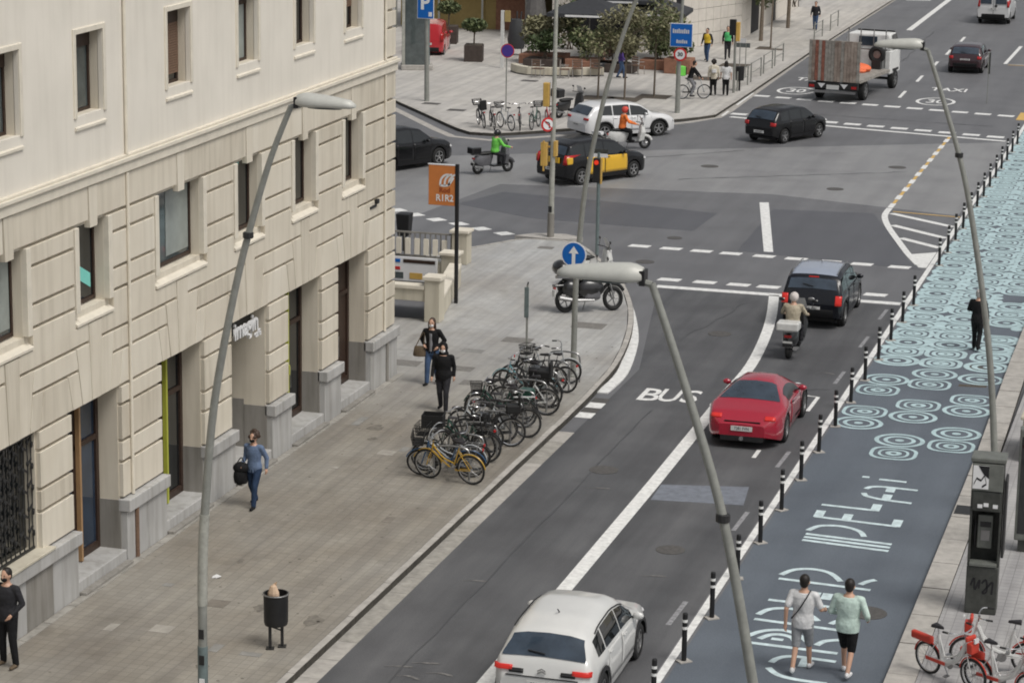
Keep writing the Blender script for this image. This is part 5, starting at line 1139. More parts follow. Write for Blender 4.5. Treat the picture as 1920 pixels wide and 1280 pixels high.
MB().tube([(0,0,0),(0,0,1.9)],.018,6).build('post','pole_grey',t); MB().box((0,0,1.9),(.1,.08,1.0)).build('box','pole_paint',t); MB().box((.04,-.03,1.9),(.06,.08,1.0)).build('box_side','booth_grey',t)
t=empty('litter_bin',(-22.7,117.6,PZ),0,'small dark litter bin at the far kerb railing','litter bin')
MB().lathe([(.001,.5),(.2,.5),(.22,1.15),(.2,1.15),(.001,.7)],16).build('drum','black_plastic',t,smooth=True); MB().box((0,0,.25),(.08,.08,.5)).build('leg','iron',t)
# kerb railings
def railing(x,y,l,lab,dx=0):
    t=empty('kerb_railing',(x,y,PZ),0,lab,'railing','low kerb railings along the avenue')
    for k in (0,1): MB().bb(-.03+dx*k,.03+dx*k,l*k-.03,l*k+.03,0,.95).build('post','pole_grey',t)
    for z in (.92,.45): MB().tube([(0,0,z),(dx,l,z)],.022,6).build('rail','pole_grey',t)
for x,y,l,lab in ((-22.75,117.3,2.6,'kerb railing nearest to the pedestrian signal'),(-22.8,121,2.6,'second kerb railing from the pedestrian signal'),(-22.85,124.6,2.4,'third kerb railing from the pedestrian signal'),(-22.9,128,2.4,'fourth kerb railing from the pedestrian signal, left of the truck'),(-22.95,140.5,2.8,'kerb railing farther up the avenue above the truck'),(-23.0,146.5,2.8,'farthest kerb railing at the picture top')): railing(x,y,l,lab)
ps=empty('paper_scrap',(-18.0,42.4,PZ),R(20),'small white paper scrap lying on the pavement','litter'); MB().add([(-.09,-.05,.005),(.08,-.06,.03),(.09,.05,.01),(0,.07,.045),(-.08,.04,.012)],[(0,1,2,3,4)]).add([(-.02,-.07,.004),(.05,-.09,.03),(.02,-.03,.04)],[(0,1,2)]).build('paper','sign_white',ps)
# ================= BICYCLES =================
for n_,c_ in dict(bk_black=(.012,.012,.013),bk_yellow=(.5,.3,.03),bk_blue=(.03,.1,.22),bk_silver=(.42,.44,.45),bk_teal=(.12,.3,.34),bk_green=(.02,.07,.05),bk_white=(.62,.62,.6),bk_red=(.45,.03,.04)).items(): mat(n_,c_,.35,.1,.06,4,.5,.3)
mat('share_red',(.5,.05,.03),.4,var=.08); mat('basket_black',(.012,.012,.012),.6); mat('saddle_black',(.02,.018,.02),.5); mat('chrome',(.55,.55,.55),.25,.95,.05)
def bwheel(par,y,r,rimm,tyre='rubber',fat=.023,spk=18):
    w=MB().torus(r-fat,fat,26,7,(0,y,r)).build('wheel',tyre,par,smooth=True)
    MB().torus(r-2*fat-.006,.012,26,5,(0,y,r)).build('rim',rimm,w)
    sp=MB()
    for k in range(spk):
        t=2*PI*k/spk; sx=.03 if k%2 else -.03
        a=(sx,y+.02*math.cos(t),r+.02*math.sin(t)); b=(0,y+(r-2*fat)*math.cos(t+.2),r+(r-2*fat)*math.sin(t+.2)); sp.tube([a,b],.0028,3,cap=False)
    sp.tube([(-.045,y,r),(.045,y,r)],.022,8); sp.build('spokes','steel',w); return w
def bicycle(label,loc,rz,fm,kind='city',basket=False,child=False,guards=True,lean=.06,rack=True,name='bicycle',group=None,r=.34,gm=None,cat='bicycle'):
    t=empty(name,(loc[0],loc[1],loc[2] if len(loc)>2 else PZ),rz,label,cat,group); t.rotation_euler=(0,lean,rz)
    wb=.53; bbk=(0,-.08,.29); ht=(0,.36,.86); hb=(0,.41,.66); st=(0,-.27,.82); rh=(0,-wb,r); fh=(0,wb,r)
    fr=MB()
    tube=lambda pts,rad:fr.tube(pts,rad,7)
    tube([bbk,st],.016); tube([(0,.355,.9),(0,.41,.64)],.02); tube([hb,bbk],.019)
    if kind in('city','step'): tube(smooth_line([(0,.37,.8),(0,.15,.55),(0,-.12,.44)],4),.017)
    else: tube([ht,(0,-.245,.76)],.016)
    for s in (1,-1): tube([(s*.05,-wb,r),(s*.035,-.15,.29),bbk],.01); tube([(s*.05,-wb,r),(s*.02,-.25,.75)],.009)
    f=fr.build('frame',fm,t,smooth=True)
    fk=MB()
    for s in (1,-1): fk.tube([(s*.05,wb,r),(s*.055,.46,.55),(s*.03,.42,.64)],.011,6)
    fk.build('fork',fm,t,smooth=True)
    bwheel(t,-wb,r,'chrome'); bwheel(t,wb,r,'chrome')
    hbz=1.02; h=MB().tube([(0,.36,.88),(0,.33,hbz)],.013,6)
    if kind=='road': h.tube(smooth_line([(-.21,.52,.86),(-.21,.5,hbz),(0,.36,hbz),(.21,.5,hbz),(.21,.52,.86)],4),.013,6)
    else: h.tube(smooth_line([(-.29,.12,hbz+.03),(-.25,.3,hbz+.04),(0,.35,hbz),(.25,.3,hbz+.04),(.29,.12,hbz+.03)],4),.012,6)
    hd=h.build('handlebar','chrome',t,smooth=True)
    for s in (1,-1): MB().tube([(s*.28,.22,hbz+.035),(s*.29,.1,hbz+.03)],.018,6).build('grip','rubber',hd)
    sd=MB().add([(-.02,.14,.0),(.02,.14,0),(.09,-.1,.0),(-.09,-.1,0),(-.015,.13,.05),(.015,.13,.05),(.07,-.09,.06),(-.07,-.09,.06)],[(3,2,1,0),(4,5,6,7),(0,1,5,4),(1,2,6,5),(2,3,7,6),(3,0,4,7)])
    sd.v=[(x,y-.29,z+.93) for x,y,z in sd.v]; so=sd.build('saddle','saddle_black',t,bevel=.02); MB().tube([st,(0,-.29,.94)],.012,6).build('seat_post','chrome',so)
    cr=MB().lathe([(.06,-.06),(.085,-.06),(.085,-.055),(.06,-.055)],14,(0,-.08,.29),axis='X'); 
    for s in (1,-1): cr.tube([(s*.06,-.08,.29),(s*.08,-.08+s*.1,.29-s*.13)],.01,5); cr.box((s*.13,-.08+s*.1,.29-s*.13),(.1,.07,.02))
    cr.build('crank','steel',t); MB().bb(.055,.065,-wb,-.08,.3,.36).build('chain_guard',gm or 'bk_black',t)
    if guards:
        for y in (-wb,wb): MB().torus(r+.018,.014,14,5,(0,y,r),a0=R(20),a1=R(170)).build('mudguard',gm or fm,t,smooth=True)
    if rack:
        rk=MB()
        for s in (1,-1): rk.tube([(s*.06,-.3,.74),(s*.06,-.8,.74)],.008,5); rk.tube([(s*.06,-.72,.74),(s*.055,-wb,r)],.007,5)
        for y in (-.4,-.55,-.7): rk.tube([(-.06,y,.74),(.06,y,.74)],.006,5)
        rk.build('rack','steel',t); MB().box((0,-.83,.72),(.07,.03,.05)).build('rear_lamp','tail_red',t)
    if basket:
        b=MB(); W,D,H=.19,.14,.24; cx,cy,cz=0,.58,.86
        for k in range(4):
            z=cz+H*k/3; w_,d_=W*(.8+.2*k/3),D*(.8+.2*k/3); b.tube([(-w_,cy-d_,z),(w_,cy-d_,z),(w_,cy+d_,z),(-w_,cy+d_,z),(-w_,cy-d_,z)],.007,4)
        for k in range(28):
            u=k/28*4; i=int(u); fq=u-i; c4=[(-1,-1),(1,-1),(1,1),(-1,1),(-1,-1)]; a=c4[i];q=c4[i+1]; x=a[0]+(q[0]-a[0])*fq; y=a[1]+(q[1]-a[1])*fq
            b.tube([(x*W*.8,cy+y*D*.8,cz),(x*W,cy+y*D,cz+H)],.005,4)
        b.bb(-W*.8,W*.8,cy-D*.8,cy+D*.8,cz-.006,cz+.004); b.build('basket','basket_black',t)
    if child:
        MB().bb(-.15,.15,-.72,-.4,.8,1.0).bb(-.15,.15,-.74,-.68,.8,1.22).build('child_seat','basket_black',t,bevel=.03)
    return t
# row of bikes: perpendicular to the kerb, rear wheels towards the kerb (x about -15), front towards the building
names=[('bk_yellow','step',0,0,'mustard yellow bicycle at the near end of the bicycle row'),
('bk_silver','city',1,0,'silver bicycle with a black front basket just behind the yellow one'),
('bk_black','city',0,0,'black town bicycle third from the near end of the row'),
('bk_black','diamond',1,0,'black bicycle with basket fourth from the near end of the row'),
('bk_green','city',0,0,'dark green bicycle fifth from the near end of the row'),
('bk_black','diamond',0,0,'black diamond-frame bicycle sixth from the near end of the row'),
('bk_black','city',0,1,'black bicycle with child seat seventh from the near end of the row'),
('bk_silver','step',0,0,'silver step-through bicycle eighth from the near end of the row'),
('bk_black','diamond',0,0,'black bicycle ninth from the near end of the row'),
('bk_black','city',1,0,'black bicycle with basket tenth from the near end of the row'),
('bk_green','city',0,0,'dark green bicycle eleventh from the near end of the row'),
('bk_black','step',0,0,'black step-through bicycle twelfth from the near end of the row'),
('bk_white','city',0,0,'white bicycle thirteenth from the near end of the row'),
('bk_black','diamond',0,1,'black bicycle with child seat sixth from the far end of the row'),
('bk_black','city',0,0,'black bicycle fifth from the far end of the row'),
('bk_teal','step',0,0,'pale blue step-through bicycle fourth from the far end of the row'),
('bk_black','diamond',0,0,'black bicycle third from the far end, just before the thin sign post'),
('bk_black','city',1,0,'black bicycle with basket second from the far end of the row'),
('bk_silver','diamond',0,0,'silver bicycle at the far end of the row beside the lamp post')]
rd=random.Random(21)
for i,(m,k,bs,ch,lb) in enumerate(names):
    y=50.1+9.1*i/(len(names)-1)+(rd.uniform(-.14,.14) if i else 0)
    a=R(90)+R(rd.uniform(-20,20)); flip=rd.random()<.4
    if i<2: flip=False
    if i==0: a=R(80)
    bicycle(lb,(-15.78+rd.uniform(-.3,.22)-(y-50)*.03,y,PZ),a+(PI if flip else 0),m,k,bool(bs),bool(ch),rd.random()<.75,rd.uniform(-.22,.22),rd.random()<.7,group='bicycles parked in a row on the left pavement')
bicycle('blue bicycle leaning down at the near end of the bicycle row',(-15.95,50.45,PZ),R(100),'bk_blue','step',True,False,True,-.3,True,group='bicycles parked in a row on the left pavement')
# bags and a lock-up cover lying in the row
for k_,(x,y,z,m,lb) in enumerate(((-15.9,52.9,.78,'bk_black','black saddle bag over a bicycle rack in the middle of the row'),(-15.6,55.6,.74,'bk_green','dark green pannier on a bicycle past the middle of the row'),(-15.9,57.6,.8,'bk_black','black pannier on a bicycle near the thin sign post'))):
    pb=empty('pannier_bag',(x,y,PZ+z-.1),R(85),lb,'bag'); MB().box((.1,0,-.05),(.12,.34,.32)).box((-.1,0,-.05),(.12,.34,.32)).build('bag_side',m,pb,bevel=.03); MB().box((0,0,.115),(.34,.3,.03)).build('bag_flap',m,pb,bevel=.01)
# black crate on the second bike's rack
cr=empty('black_crate',(-16.5,51.2,PZ+.9),R(8),'black plastic crate on a bicycle near the end of the row','crate')
MB().bb(-.24,.24,-.2,.2,0,.02).bb(-.24,.24,-.2,-.18,.021,.28).bb(-.24,.24,.18,.2,.021,.28).bb(-.24,-.22,-.179,.179,.021,.28).bb(.22,.24,-.179,.179,.021,.28).build('crate_body','basket_black',cr)
# stand hoops
hp=empty('bicycle_stand',(-15.75,54.9,PZ),0,'row of low steel bicycle hoops under the parked bicycles','bicycle stand')
for k in range(10):
    y=-4.7+k*1.05; MB().tube(smooth_line([(-.4,y,0),(-.4,y,.6),(-.25,y,.75),(.25,y,.75),(.4,y,.6),(.4,y,0)],4),.024,7).build('hoop','steel',hp,smooth=True)
# shared bikes bottom right: white frame, red guards
def sharebike(label,loc,rz,lean):
    t=bicycle(label,loc,rz,'bk_white','step',False,False,True,lean,False,'shared_bicycle','red and white shared bicycles',.3,'share_red')
    MB().tube(smooth_line([(0,.36,.82),(0,.2,.5),(0,-.05,.36),(0,-.2,.36)],4),.045,8).tube([(0,-.2,.36),(0,-.27,.8)],.032,8).tube([(0,-.15,.34),(0,-.5,.3)],.04,8).build('main_tube','bk_white',t,smooth=True)
    MB().box((0,.52,.8),(.2,.13,.2)).box((0,.47,.96),(.24,.06,.1)).build('front_carrier','share_red',t,bevel=.04)
    MB().prism([(-.05,-.9),(.05,-.9),(.05,-.42),(-.05,-.42)],.58,.72).build('rear_guard','share_red',t,bevel=.03); MB().box((0,.6,.95),(.1,.03,.08)).build('lamp','lens_clear',t)
    return t
sharebike('red and white shared bicycle nearest the kerb at the bottom right',(-3.9,41.25,PZ),R(-127),.08)
sharebike('red and white shared bicycle pointing away below the telephone booth',(-3.2,42.05,PZ),R(93),-.06)
sharebike('red and white shared bicycle half cut by the bottom right corner',(-2.95,40.75,PZ),R(-120),.05)
# far bike rack cluster
for i,(x,y,m,lb) in enumerate(((-30.7,101.3,'bk_black','black bicycle with child seat at the left end of the far bicycle stand'),(-30.1,100.95,'bk_black','black bicycle second in the far bicycle stand'),(-29.5,100.9,'bk_silver','silver bicycle in the far stand near the violet sign'),(-28.95,101.2,'bk_black','black bicycle in the middle of the far stand'),(-28.4,101.6,'bk_green','dark green bicycle in the far stand left of the red one'),(-27.9,102.1,'bk_red','red bicycle at the right end of the far stand'))):
    bicycle(lb,(x,y+.3,PZ),R(20+rd.uniform(-25,25)),m,rd.choice(['city','diamond','step']),i%2==0,i==0,True,rd.uniform(-.1,.1),True,group='bicycles at the far plaza corner')
# ================= MOTORCYCLES =================
mat('moto_black',(.014,.014,.015),.3,coat=.5,spec=.5); mat('moto_white',(.6,.6,.58),.35,coat=.4); mat('moto_grey',(.12,.12,.13),.35,coat=.4); mat('box_green',(.16,.6,.08),.5,var=.08); mat('moto_seat',(.02,.02,.02),.6); mat('moto_red',(.45,.03,.03),.35)
def mwheel(par,y,r,wd=.06): 
    w=MB().torus(r-wd,wd,24,8,(0,y,r)).build('wheel','rubber',par,smooth=True); rm=MB().torus(r-2*wd+.01,.02,24,6,(0,y,r))
    for k in range(5):
        t=2*PI*k/5; rm.tube([(0,y,r),(0,y+(r-2*wd)*math.cos(t),r+(r-2*wd)*math.sin(t))],.018,5)
    rm.build('rim','steel',w); return w
def scooter(name,label,loc,rz,bm,box=None,lean=0,group='motorcycles',boxm=None,big=1.0,screen=True):
    t=empty(name,(loc[0],loc[1],loc[2] if len(loc)>2 else 0),rz,label,'motorcycle',group); t.rotation_euler=(0,lean,rz)
    mwheel(t,-.68,.25); mwheel(t,.68,.25)
    # rear body shell
    MB().ells([(0,-.45,.32,.13,.34),(0,-.48,.45,.17,.42),(0,-.45,.62,.17,.44),(0,-.4,.72,.14,.4)],16).build('rear_body',bm,t,smooth=True)
    MB().ell((0,-.3,.79),(.15,.45,.07),14,8).build('seat','moto_seat',t,smooth=True)
    MB().bb(-.18,.18,-.1,.42,.26,.34).build('floorboard','moto_black',t,bevel=.03)
    sh=MB(); sh.add([(-.2,.36,.3),(.2,.36,.3),(.24,.5,.7),(.15,.46,1.0),(-.15,.46,1.0),(-.24,.5,.7),(-.12,.62,.35),(.12,.62,.35),(.14,.7,.7),(.1,.62,1.02),(-.1,.62,1.02),(-.14,.7,.7)],[(0,1,2,3,4,5),(6,11,10,9,8,7),(1,7,8,2),(2,8,9,3),(3,9,10,4),(4,10,11,5),(5,11,6,0),(0,6,7,1)]); sh.build('front_shield',bm,t,bevel=.04)
    MB().torus(.29,.06,10,6,(0,.68,.25),a0=R(20),a1=R(160)).build('front_mudguard',bm,t,smooth=True)
    for s in (1,-1): MB().tube([(s*.08,.68,.25),(s*.08,.58,.7)],.022,6).build('fork_leg','steel',t)
    h=MB().tube([(-.34,.38,1.06),(-.15,.5,1.06),(.15,.5,1.06),(.34,.38,1.06)],.016,6).build('handlebar','moto_black',t)
    for s in (1,-1):
        MB().tube([(s*.3,.42,1.07),(s*.34,.45,1.25)],.008,5).ell((s*.36,.45,1.28),(.07,.02,.045),8,5).build('mirror','moto_black',h)
    MB().ell((0,.62,.95),(.1,.06,.08),10,6).build('headlight','lens_clear',t); MB().box((0,-.9,.62),(.16,.04,.07)).build('tail_light','tail_red',t,bevel=.01)
    MB().box((0,-.93,.42),(.2,.015,.16)).build('licence_plate','plate',t); MB().tube([(.16,-.5,.25),(.17,-.95,.33)],[.04,.055],8).build('exhaust','steel',t); MB().bb(-.1,.1,-.95,-.6,.35,.45).build('plate_holder','moto_black',t)
    MB().tube([(-.12,.0,.25),(-.16,-.05,.02)],.012,5).build('stand','steel',t)
    if screen: 
        sc=MB(); grid(sc,lambda u,v:(u*.2*(1-.3*v),.6-.16*v,1.0+.35*v),lin(-1,1,6),lin(0,1,4),.0); sc.build('windscreen','lens_clear',t)
    if box: 
        w_,h_,zz=box; by=-.85 if h_<.4 else -.5; zz+=0 if h_<.4 else .08; MB().box((0,by,zz+h_/2),(w_,.42 if h_<.4 else .36,h_)).build('top_box',boxm or bm,t,bevel=.04); MB().bb(-.1,.1,-.95,-.7,zz-.05,zz).build('box_rack','steel',t)
    return t
ms=scooter('motor_scooter','dark scooter with a pale top box stopped behind the black SUV',(-10.87,65.3,0),0,'moto_black',(.48,.22,.78),0,'scooters in traffic','moto_white'); ms.scale=(1.25,1.08,1.05)
scooter('motor_scooter','dark grey scooter ridden by the person in green left of the taxi',(-26.98,90.85,0),R(-40),'moto_grey',(.4,.26,.8),0,'scooters in traffic','moto_black')
scooter('motor_scooter','white scooter ridden by the person in orange at the junction',(-23.55,98.7,0),R(-62),'moto_white',None,0,'scooters in traffic')
scooter('parked_scooter','black scooter with a round top box parked by the far signal post',(-27.95,105.9,PZ),R(-30),'moto_black',(.5,.36,.95),.06,'parked motorcycles')
def motorbike(label,loc,rz,lean):
    t=empty('motorbike',loc,rz,label,'motorcycle','parked motorcycles'); t.rotation_euler=(0,lean,rz)
    mwheel(t,-.7,.31,.065); mwheel(t,.72,.31,.06)
    MB().ells([(0,.0,.28,.12,.24),(0,.02,.45,.17,.28),(0,.02,.62,.13,.24)],14).build('engine','moto_grey',t,smooth=True)
    for k in range(4): MB().box((0,.1,.42+.05*k),(.36,.3,.015)).build('cooling_fin','steel',t)
    MB().ell((0,.16,.83),(.17,.34,.15),14,10).build('fuel_tank','moto_black',t,smooth=True); MB().ell((0,-.38,.82),(.15,.42,.07),14,8).build('seat','moto_seat',t,smooth=True)
    MB().tube([(0,.5,.95),(0,.3,.75),(0,-.2,.5),(0,-.3,.75),(0,-.75,.78)],.03,7).build('frame','moto_black',t,smooth=True)
    for s in (1,-1):
        MB().tube([(s*.09,.72,.31),(s*.09,.52,.98)],.025,7).build('fork_leg','steel',t); MB().tube([(s*.08,-.7,.31),(s*.07,-.15,.38)],.025,6).build('swing_arm','moto_black',t); MB().tube([(s*.1,-.62,.38),(s*.1,-.55,.75)],.03,7).build('shock','steel',t)
    h=MB().tube([(-.4,.3,1.06),(-.2,.48,1.1),(.2,.48,1.1),(.4,.3,1.06)],.016,6).build('handlebar','moto_black',t)
    for s in (1,-1): MB().tube([(s*.3,.4,1.09),(s*.36,.42,1.3)],.008,5).ell((s*.38,.42,1.33),(.08,.02,.05),8,5).build('mirror','moto_black',h)
    MB().ell((0,.64,.95),(.11,.09,.11),12,8).build('headlight','lens_clear',t); MB().torus(.37,.05,10,6,(0,.72,.31),a0=R(30),a1=R(150)).build('front_mudguard','moto_black',t,smooth=True)
    MB().box((0,-.9,.68),(.2,.3,.06)).build('rear_mudguard','moto_black',t,bevel=.02); MB().box((0,-1.02,.62),(.16,.03,.06)).build('tail_light','tail_red',t); MB().box((0,-1.04,.48),(.2,.015,.16)).build('licence_plate','plate',t)
    MB().tube([(.16,.1,.3),(.18,-.5,.32),(.19,-.95,.4)],[.03,.05,.06],8).build('exhaust','steel',t,smooth=True)
    MB().ell((0,-.82,1.08),(.22,.2,.16),14,8).build('top_box','moto_black',t,smooth=True); MB().bb(-.08,.08,-.95,-.6,.86,.93).build('box_rack','steel',t); MB().tube([(-.1,-.05,.3),(-.22,-.1,.0)],.014,5).build('stand','steel',t)
    return t
mb_=motorbike('black motorbike with a top box parked on the pavement corner under the lamp head',(-17.2,67.75,PZ),R(-58),-.12)
mb_.scale=(1.35,1.0,1.15)
for s in (1,-1):
    MB().ell((s*.13,.0,.58),(.1,.42,.24),12,8).build('side_panel','moto_black',mb_,smooth=True); MB().ell((s*.2,-.62,.62),(.1,.24,.2),12,8).build('pannier','moto_black',mb_,smooth=True)
MB().ell((0,.55,.92),(.22,.2,.24),14,10).build('fairing','moto_black',mb_,smooth=True); MB().ell((0,-.82,1.12),(.27,.24,.2),14,8).build('top_box_lid','moto_black',mb_,smooth=True)
MB().box((0,.05,.45),(.42,.5,.3)).build('crankcase','moto_grey',mb_,bevel=.08)
scooter('parked_scooter','white scooter parked behind the motorbike, mirrors showing beside the blue arrow sign',(-18.2,71.7,PZ),R(-50),'moto_white',None,.05,'parked motorcycles')
# ================= PEOPLE =================
for n_,c_ in dict(cl_black=(.012,.012,.013),cl_dark=(.028,.028,.032),cl_denim=(.05,.085,.16),cl_navy=(.022,.04,.08),cl_denimshirt=(.13,.18,.28),cl_white=(.62,.62,.62),cl_mint=(.5,.62,.56),cl_greyshort=(.27,.28,.29),cl_beige=(.42,.37,.28),cl_lime=(.18,.6,.1),cl_orange=(.8,.2,.05),cl_hivis=(.7,.48,.05),cl_green=(.1,.5,.18),cl_purple=(.07,.04,.18),cl_cream=(.6,.55,.45),cl_brown=(.12,.09,.06),cl_grey=(.2,.2,.21),helmet_white=(.6,.55,.52),helmet_red=(.6,.09,.07),cl_maskwhite=(.7,.7,.7)).items(): mat(n_,c_,.8,var=.22,scale=7,spec=.2,bump=1.0,bscale=11)
def remesh(o,vx,sm_=3):
    r=o.modifiers.new('surface','REMESH'); r.mode='VOXEL'; r.voxel_size=vx; r.use_smooth_shade=True
    s=o.modifiers.new('soften','SMOOTH'); s.factor=.5; s.iterations=sm_
    return o
STAND=dict(hipz=.93,lean=0,turn=0,
 L=dict(knee=(-.1,.03,.5),foot=(-.11,.0,.08),elbow=(-.26,-.02,1.13),hand=(-.27,.08,.88)),
 Rr=dict(knee=(.1,.03,.5),foot=(.11,.0,.08),elbow=(.26,-.02,1.13),hand=(.27,.08,.88)))
def person(label,loc,rz,h=1.72,pose=None,top='cl_black',sleeve='long',bottom='cl_denim',leg='long',shoe='cl_black',hair='hair_dark',hairlen='short',skin='skin',mask=None,hood=False,helmet=None,vx=.013,group='people in the street',jacket_open=None,yaw=0,bulk=1.0,cap=None,vest=None):
    P={k:(dict(v) if isinstance(v,dict) else v) for k,v in STAND.items()}
    for k,v in (pose or {}).items():
        if isinstance(v,dict): P[k].update(v)
        else: P[k]=v
    t=empty('person',loc,rz,label,'person',group); s=h/1.75; t.scale=(s,s,s)
    hz=P['hipz']; ln=P['lean']; dz=hz-.93
    up=lambda z:(0,ln*(z-.93)/.7,z+dz)    # trunk centre line, leaning forward
    hip,wai,che,sho,nec,hea=up(.95),up(1.08),up(1.28),up(1.42),up(1.5),up(1.635)
    b=MB()
    TOR=[(hz-.06,.13,.1),(hz+.05,.165,.118),(hz+.16,.142,.1),(hz+.32,.165,.115),(hz+.45,.168,.108),(hz+.52,.1,.08),(hz+.56,.058,.06)]
    yof=lambda z:ln*(z-hz)/.7
    b.ells([(0,yof(z),z,rx*bulk,ry*bulk) for z,rx,ry in TOR],16)
    b.cap(nec,(hea[0],hea[1],hea[2]-.06),.058,.056)
    hy=hea[1]+.012; b.ell((0,hy,hea[2]),(.078,.098,.118),14,12); b.ell((0,hy+.03,hea[2]-.075),(.055,.062,.05),10,8)   # skull + jaw
    b.ell((0,hy+.1,hea[2]-.02),(.014,.022,.03),8,6)  # nose
    for q in (1,-1): b.ell((q*.08,hy-.005,hea[2]-.015),(.014,.025,.035),6,6)
    arms=[];legs=[]
    for k,q in (('L',-1),('Rr',1)):
        j=P[k]; so=(q*.185*bulk,sho[1],sho[2]-.01); hp=(q*.09,hip[1]*.3,hz-.03)
        b.cap((q*.12,sho[1],sho[2]-.02),so,.06,.056); b.cap(so,j['elbow'],.052,.042); b.cap(j['elbow'],j['hand'],.04,.03)
        # hand: palm, four fingers, thumb
        d=(Vector(j['hand'])-Vector(j['elbow'])).normalized(); w=Vector(j['hand']); pal=w+d*.07
        sx=Vector((0,1,0)) if abs(d.y)<.8 else Vector((0,0,1)); sx=(sx-d*sx.dot(d)).normalized()
        b.cap(w,pal,.03,.034)
        for f,(o_,l_) in enumerate(((-.03,.065),(-.01,.075),(.01,.072),(.028,.055))):
            a0=pal+sx*o_; a1=a0+d*l_*.6; a2=a1+(d*.6-Vector((q*.8,0,0))).normalized()*l_*.5; b.cap(a0,a1,.0105,.0095,6); b.cap(a1,a2,.0095,.0085,6)
        th=w+d*.025+sx*.03; b.cap(th,th+d*.04+sx*.028,.012,.0095,6)
        kn=j['knee']; ft=j['foot']; b.cap(hp,kn,.085*bulk,.058); b.cap(kn,ft,.055,.038)
        arms.append((so,j['elbow'],j['hand'])); legs.append((hp,kn,ft,j.get('toe')))
    body=remesh(b.build('body',skin,t),vx*.85,2)
    for q in (1,-1): MB().ell((q*.032,hy+.088,hea[2]+.012),(.013,.01,.008),8,6).build('eye','hair_dark',t)
    MB().ell((0,hy+.096,hea[2]-.062),(.024,.006,.006),8,5).build('mouth','sign_red',t)
    # top garment
    g=MB(); inf=.018*bulk; zb=hz-.1 if not (pose or {}).get('sit') else hz-.02
    RG=[(zb,.172,.128)]+[(z,rx+inf,ry+inf) for z,rx,ry in TOR[1:6]]
    g.ells([(0,yof(z),z,rx*bulk,ry*bulk) for z,rx,ry in RG],18)
    for (so,el,ha) in arms:
        g.cap((so[0]*.6,so[1],so[2]),so,.072,.07); sl={'long':1,'short':0,'push':.55}[sleeve]
        if sleeve=='short': e=Vector(so).lerp(Vector(el),.75); g.cap(so,e,.068,.064)
        else: g.cap(so,el,.066,.056); e=Vector(el).lerp(Vector(ha),.93 if sleeve=='long' else .5); g.cap(el,e,.055,.042)
    remesh(g.build('jacket' if sleeve=='long' else 'shirt',top,t),vx,3)
    if vest: remesh(MB().ells([(0,yof(z),z,(rx+.034)*bulk,(ry+.034)*bulk) for z,rx,ry in TOR[1:6]],18).build('vest',vest,t),vx,2)
    if jacket_open: MB().ells([(0,yof(z)+.06,z,.06,.09) for z in (hz-.02,hz+.15,hz+.3,hz+.44)],12).build('shirt',jacket_open,t,smooth=True)
    # trousers / shorts
    g=MB(); g.ells([(0,yof(z)*.5,z,rx,ry) for z,rx,ry in ((hz-.12,.15*bulk,.125),(hz-.02,.178*bulk,.132),(hz+.06,.175*bulk,.126))],16)
    for hp,kn,ft,_ in legs:
        g.cap(hp,kn,.1*bulk,.075)
        if leg=='long': g.cap(kn,ft,.074,.058)
        elif leg=='short': pass
    remesh(g.build('trousers' if leg=='long' else 'shorts',bottom,t),vx,3)
    for (hp,kn,ft,toe),q in zip(legs,(-1,1)):
        f=Vector(ft); td=Vector(toe) if toe else Vector((q*.02,.16,0)); sh=MB().ell((f.x,f.y-.01,f.z-.02),(.045,.06,.058),10,8); sh.cap((f.x,f.y,f.z-.035),(f.x+td.x,f.y+td.y,f.z-.04+td.z),.044,.034); o=sh.build('shoe',shoe,t); remesh(o,.012,2)
    if helmet:
        MB().ell((0,hy-.005,hea[2]+.02),(.125,.145,.135),16,10).build('helmet',helmet,t,smooth=True)
        vs=MB(); grid(vs,lambda u,v:(.128*math.sin(u),hy+.01+.14*math.cos(u),hea[2]-.05+.1*v),lin(-1.1,1.1,8),lin(0,1,3),.004); vs.build('visor','car_glass',t)
    else:
        hr=MB(); hr.ell((0,hy-.022,hea[2]+.03),(.09,.1,.105),14,10); hr.ell((0,hy-.05,hea[2]-.02),(.08,.062,.09),12,8)
        if hairlen=='long': hr.ell((0,hy-.06,hea[2]-.13),(.1,.06,.13),12,8); hr.cap((.075,hy,hea[2]),(.08,hy-.01,hea[2]-.18),.035,.03); hr.cap((-.075,hy,hea[2]),(-.08,hy-.01,hea[2]-.18),.035,.03)
        if hairlen=='curly':
            rr=random.Random(2)
            for k in range(22): a=rr.uniform(0,6.28); e=rr.uniform(-.3,1.4); hr.ell((.1*math.cos(a)*math.cos(e),hy-.04+.1*math.sin(a)*math.cos(e)*.9,hea[2]+.02+.12*math.sin(e)),(.05,.05,.05),7,5)
        if hairlen=='bun': hr.ell((0,hy-.1,hea[2]+.07),(.045,.045,.045),8,6)
        if not hood: remesh(hr.build('hair',hair,t),vx*.9,2)
        if cap: MB().ell((0,hy-.01,hea[2]+.06),(.098,.115,.085),14,8).ell((0,hy+.12,hea[2]+.045),(.07,.08,.015),12,5).build('cap',cap,t,smooth=True)
        if hood: 
            hd=MB(); hd.ell((0,hy-.03,hea[2]+.01),(.11,.115,.145),14,10); hd.ell((0,hy-.04,hea[2]-.14),(.13,.12,.08),12,8); o=remesh(hd.build('hood',top,t),vx,3)
    if mask: MB().ell((0,hy+.058,hea[2]-.06),(.062,.05,.052),12,8).build('face_mask',mask,t,smooth=True)
    return t
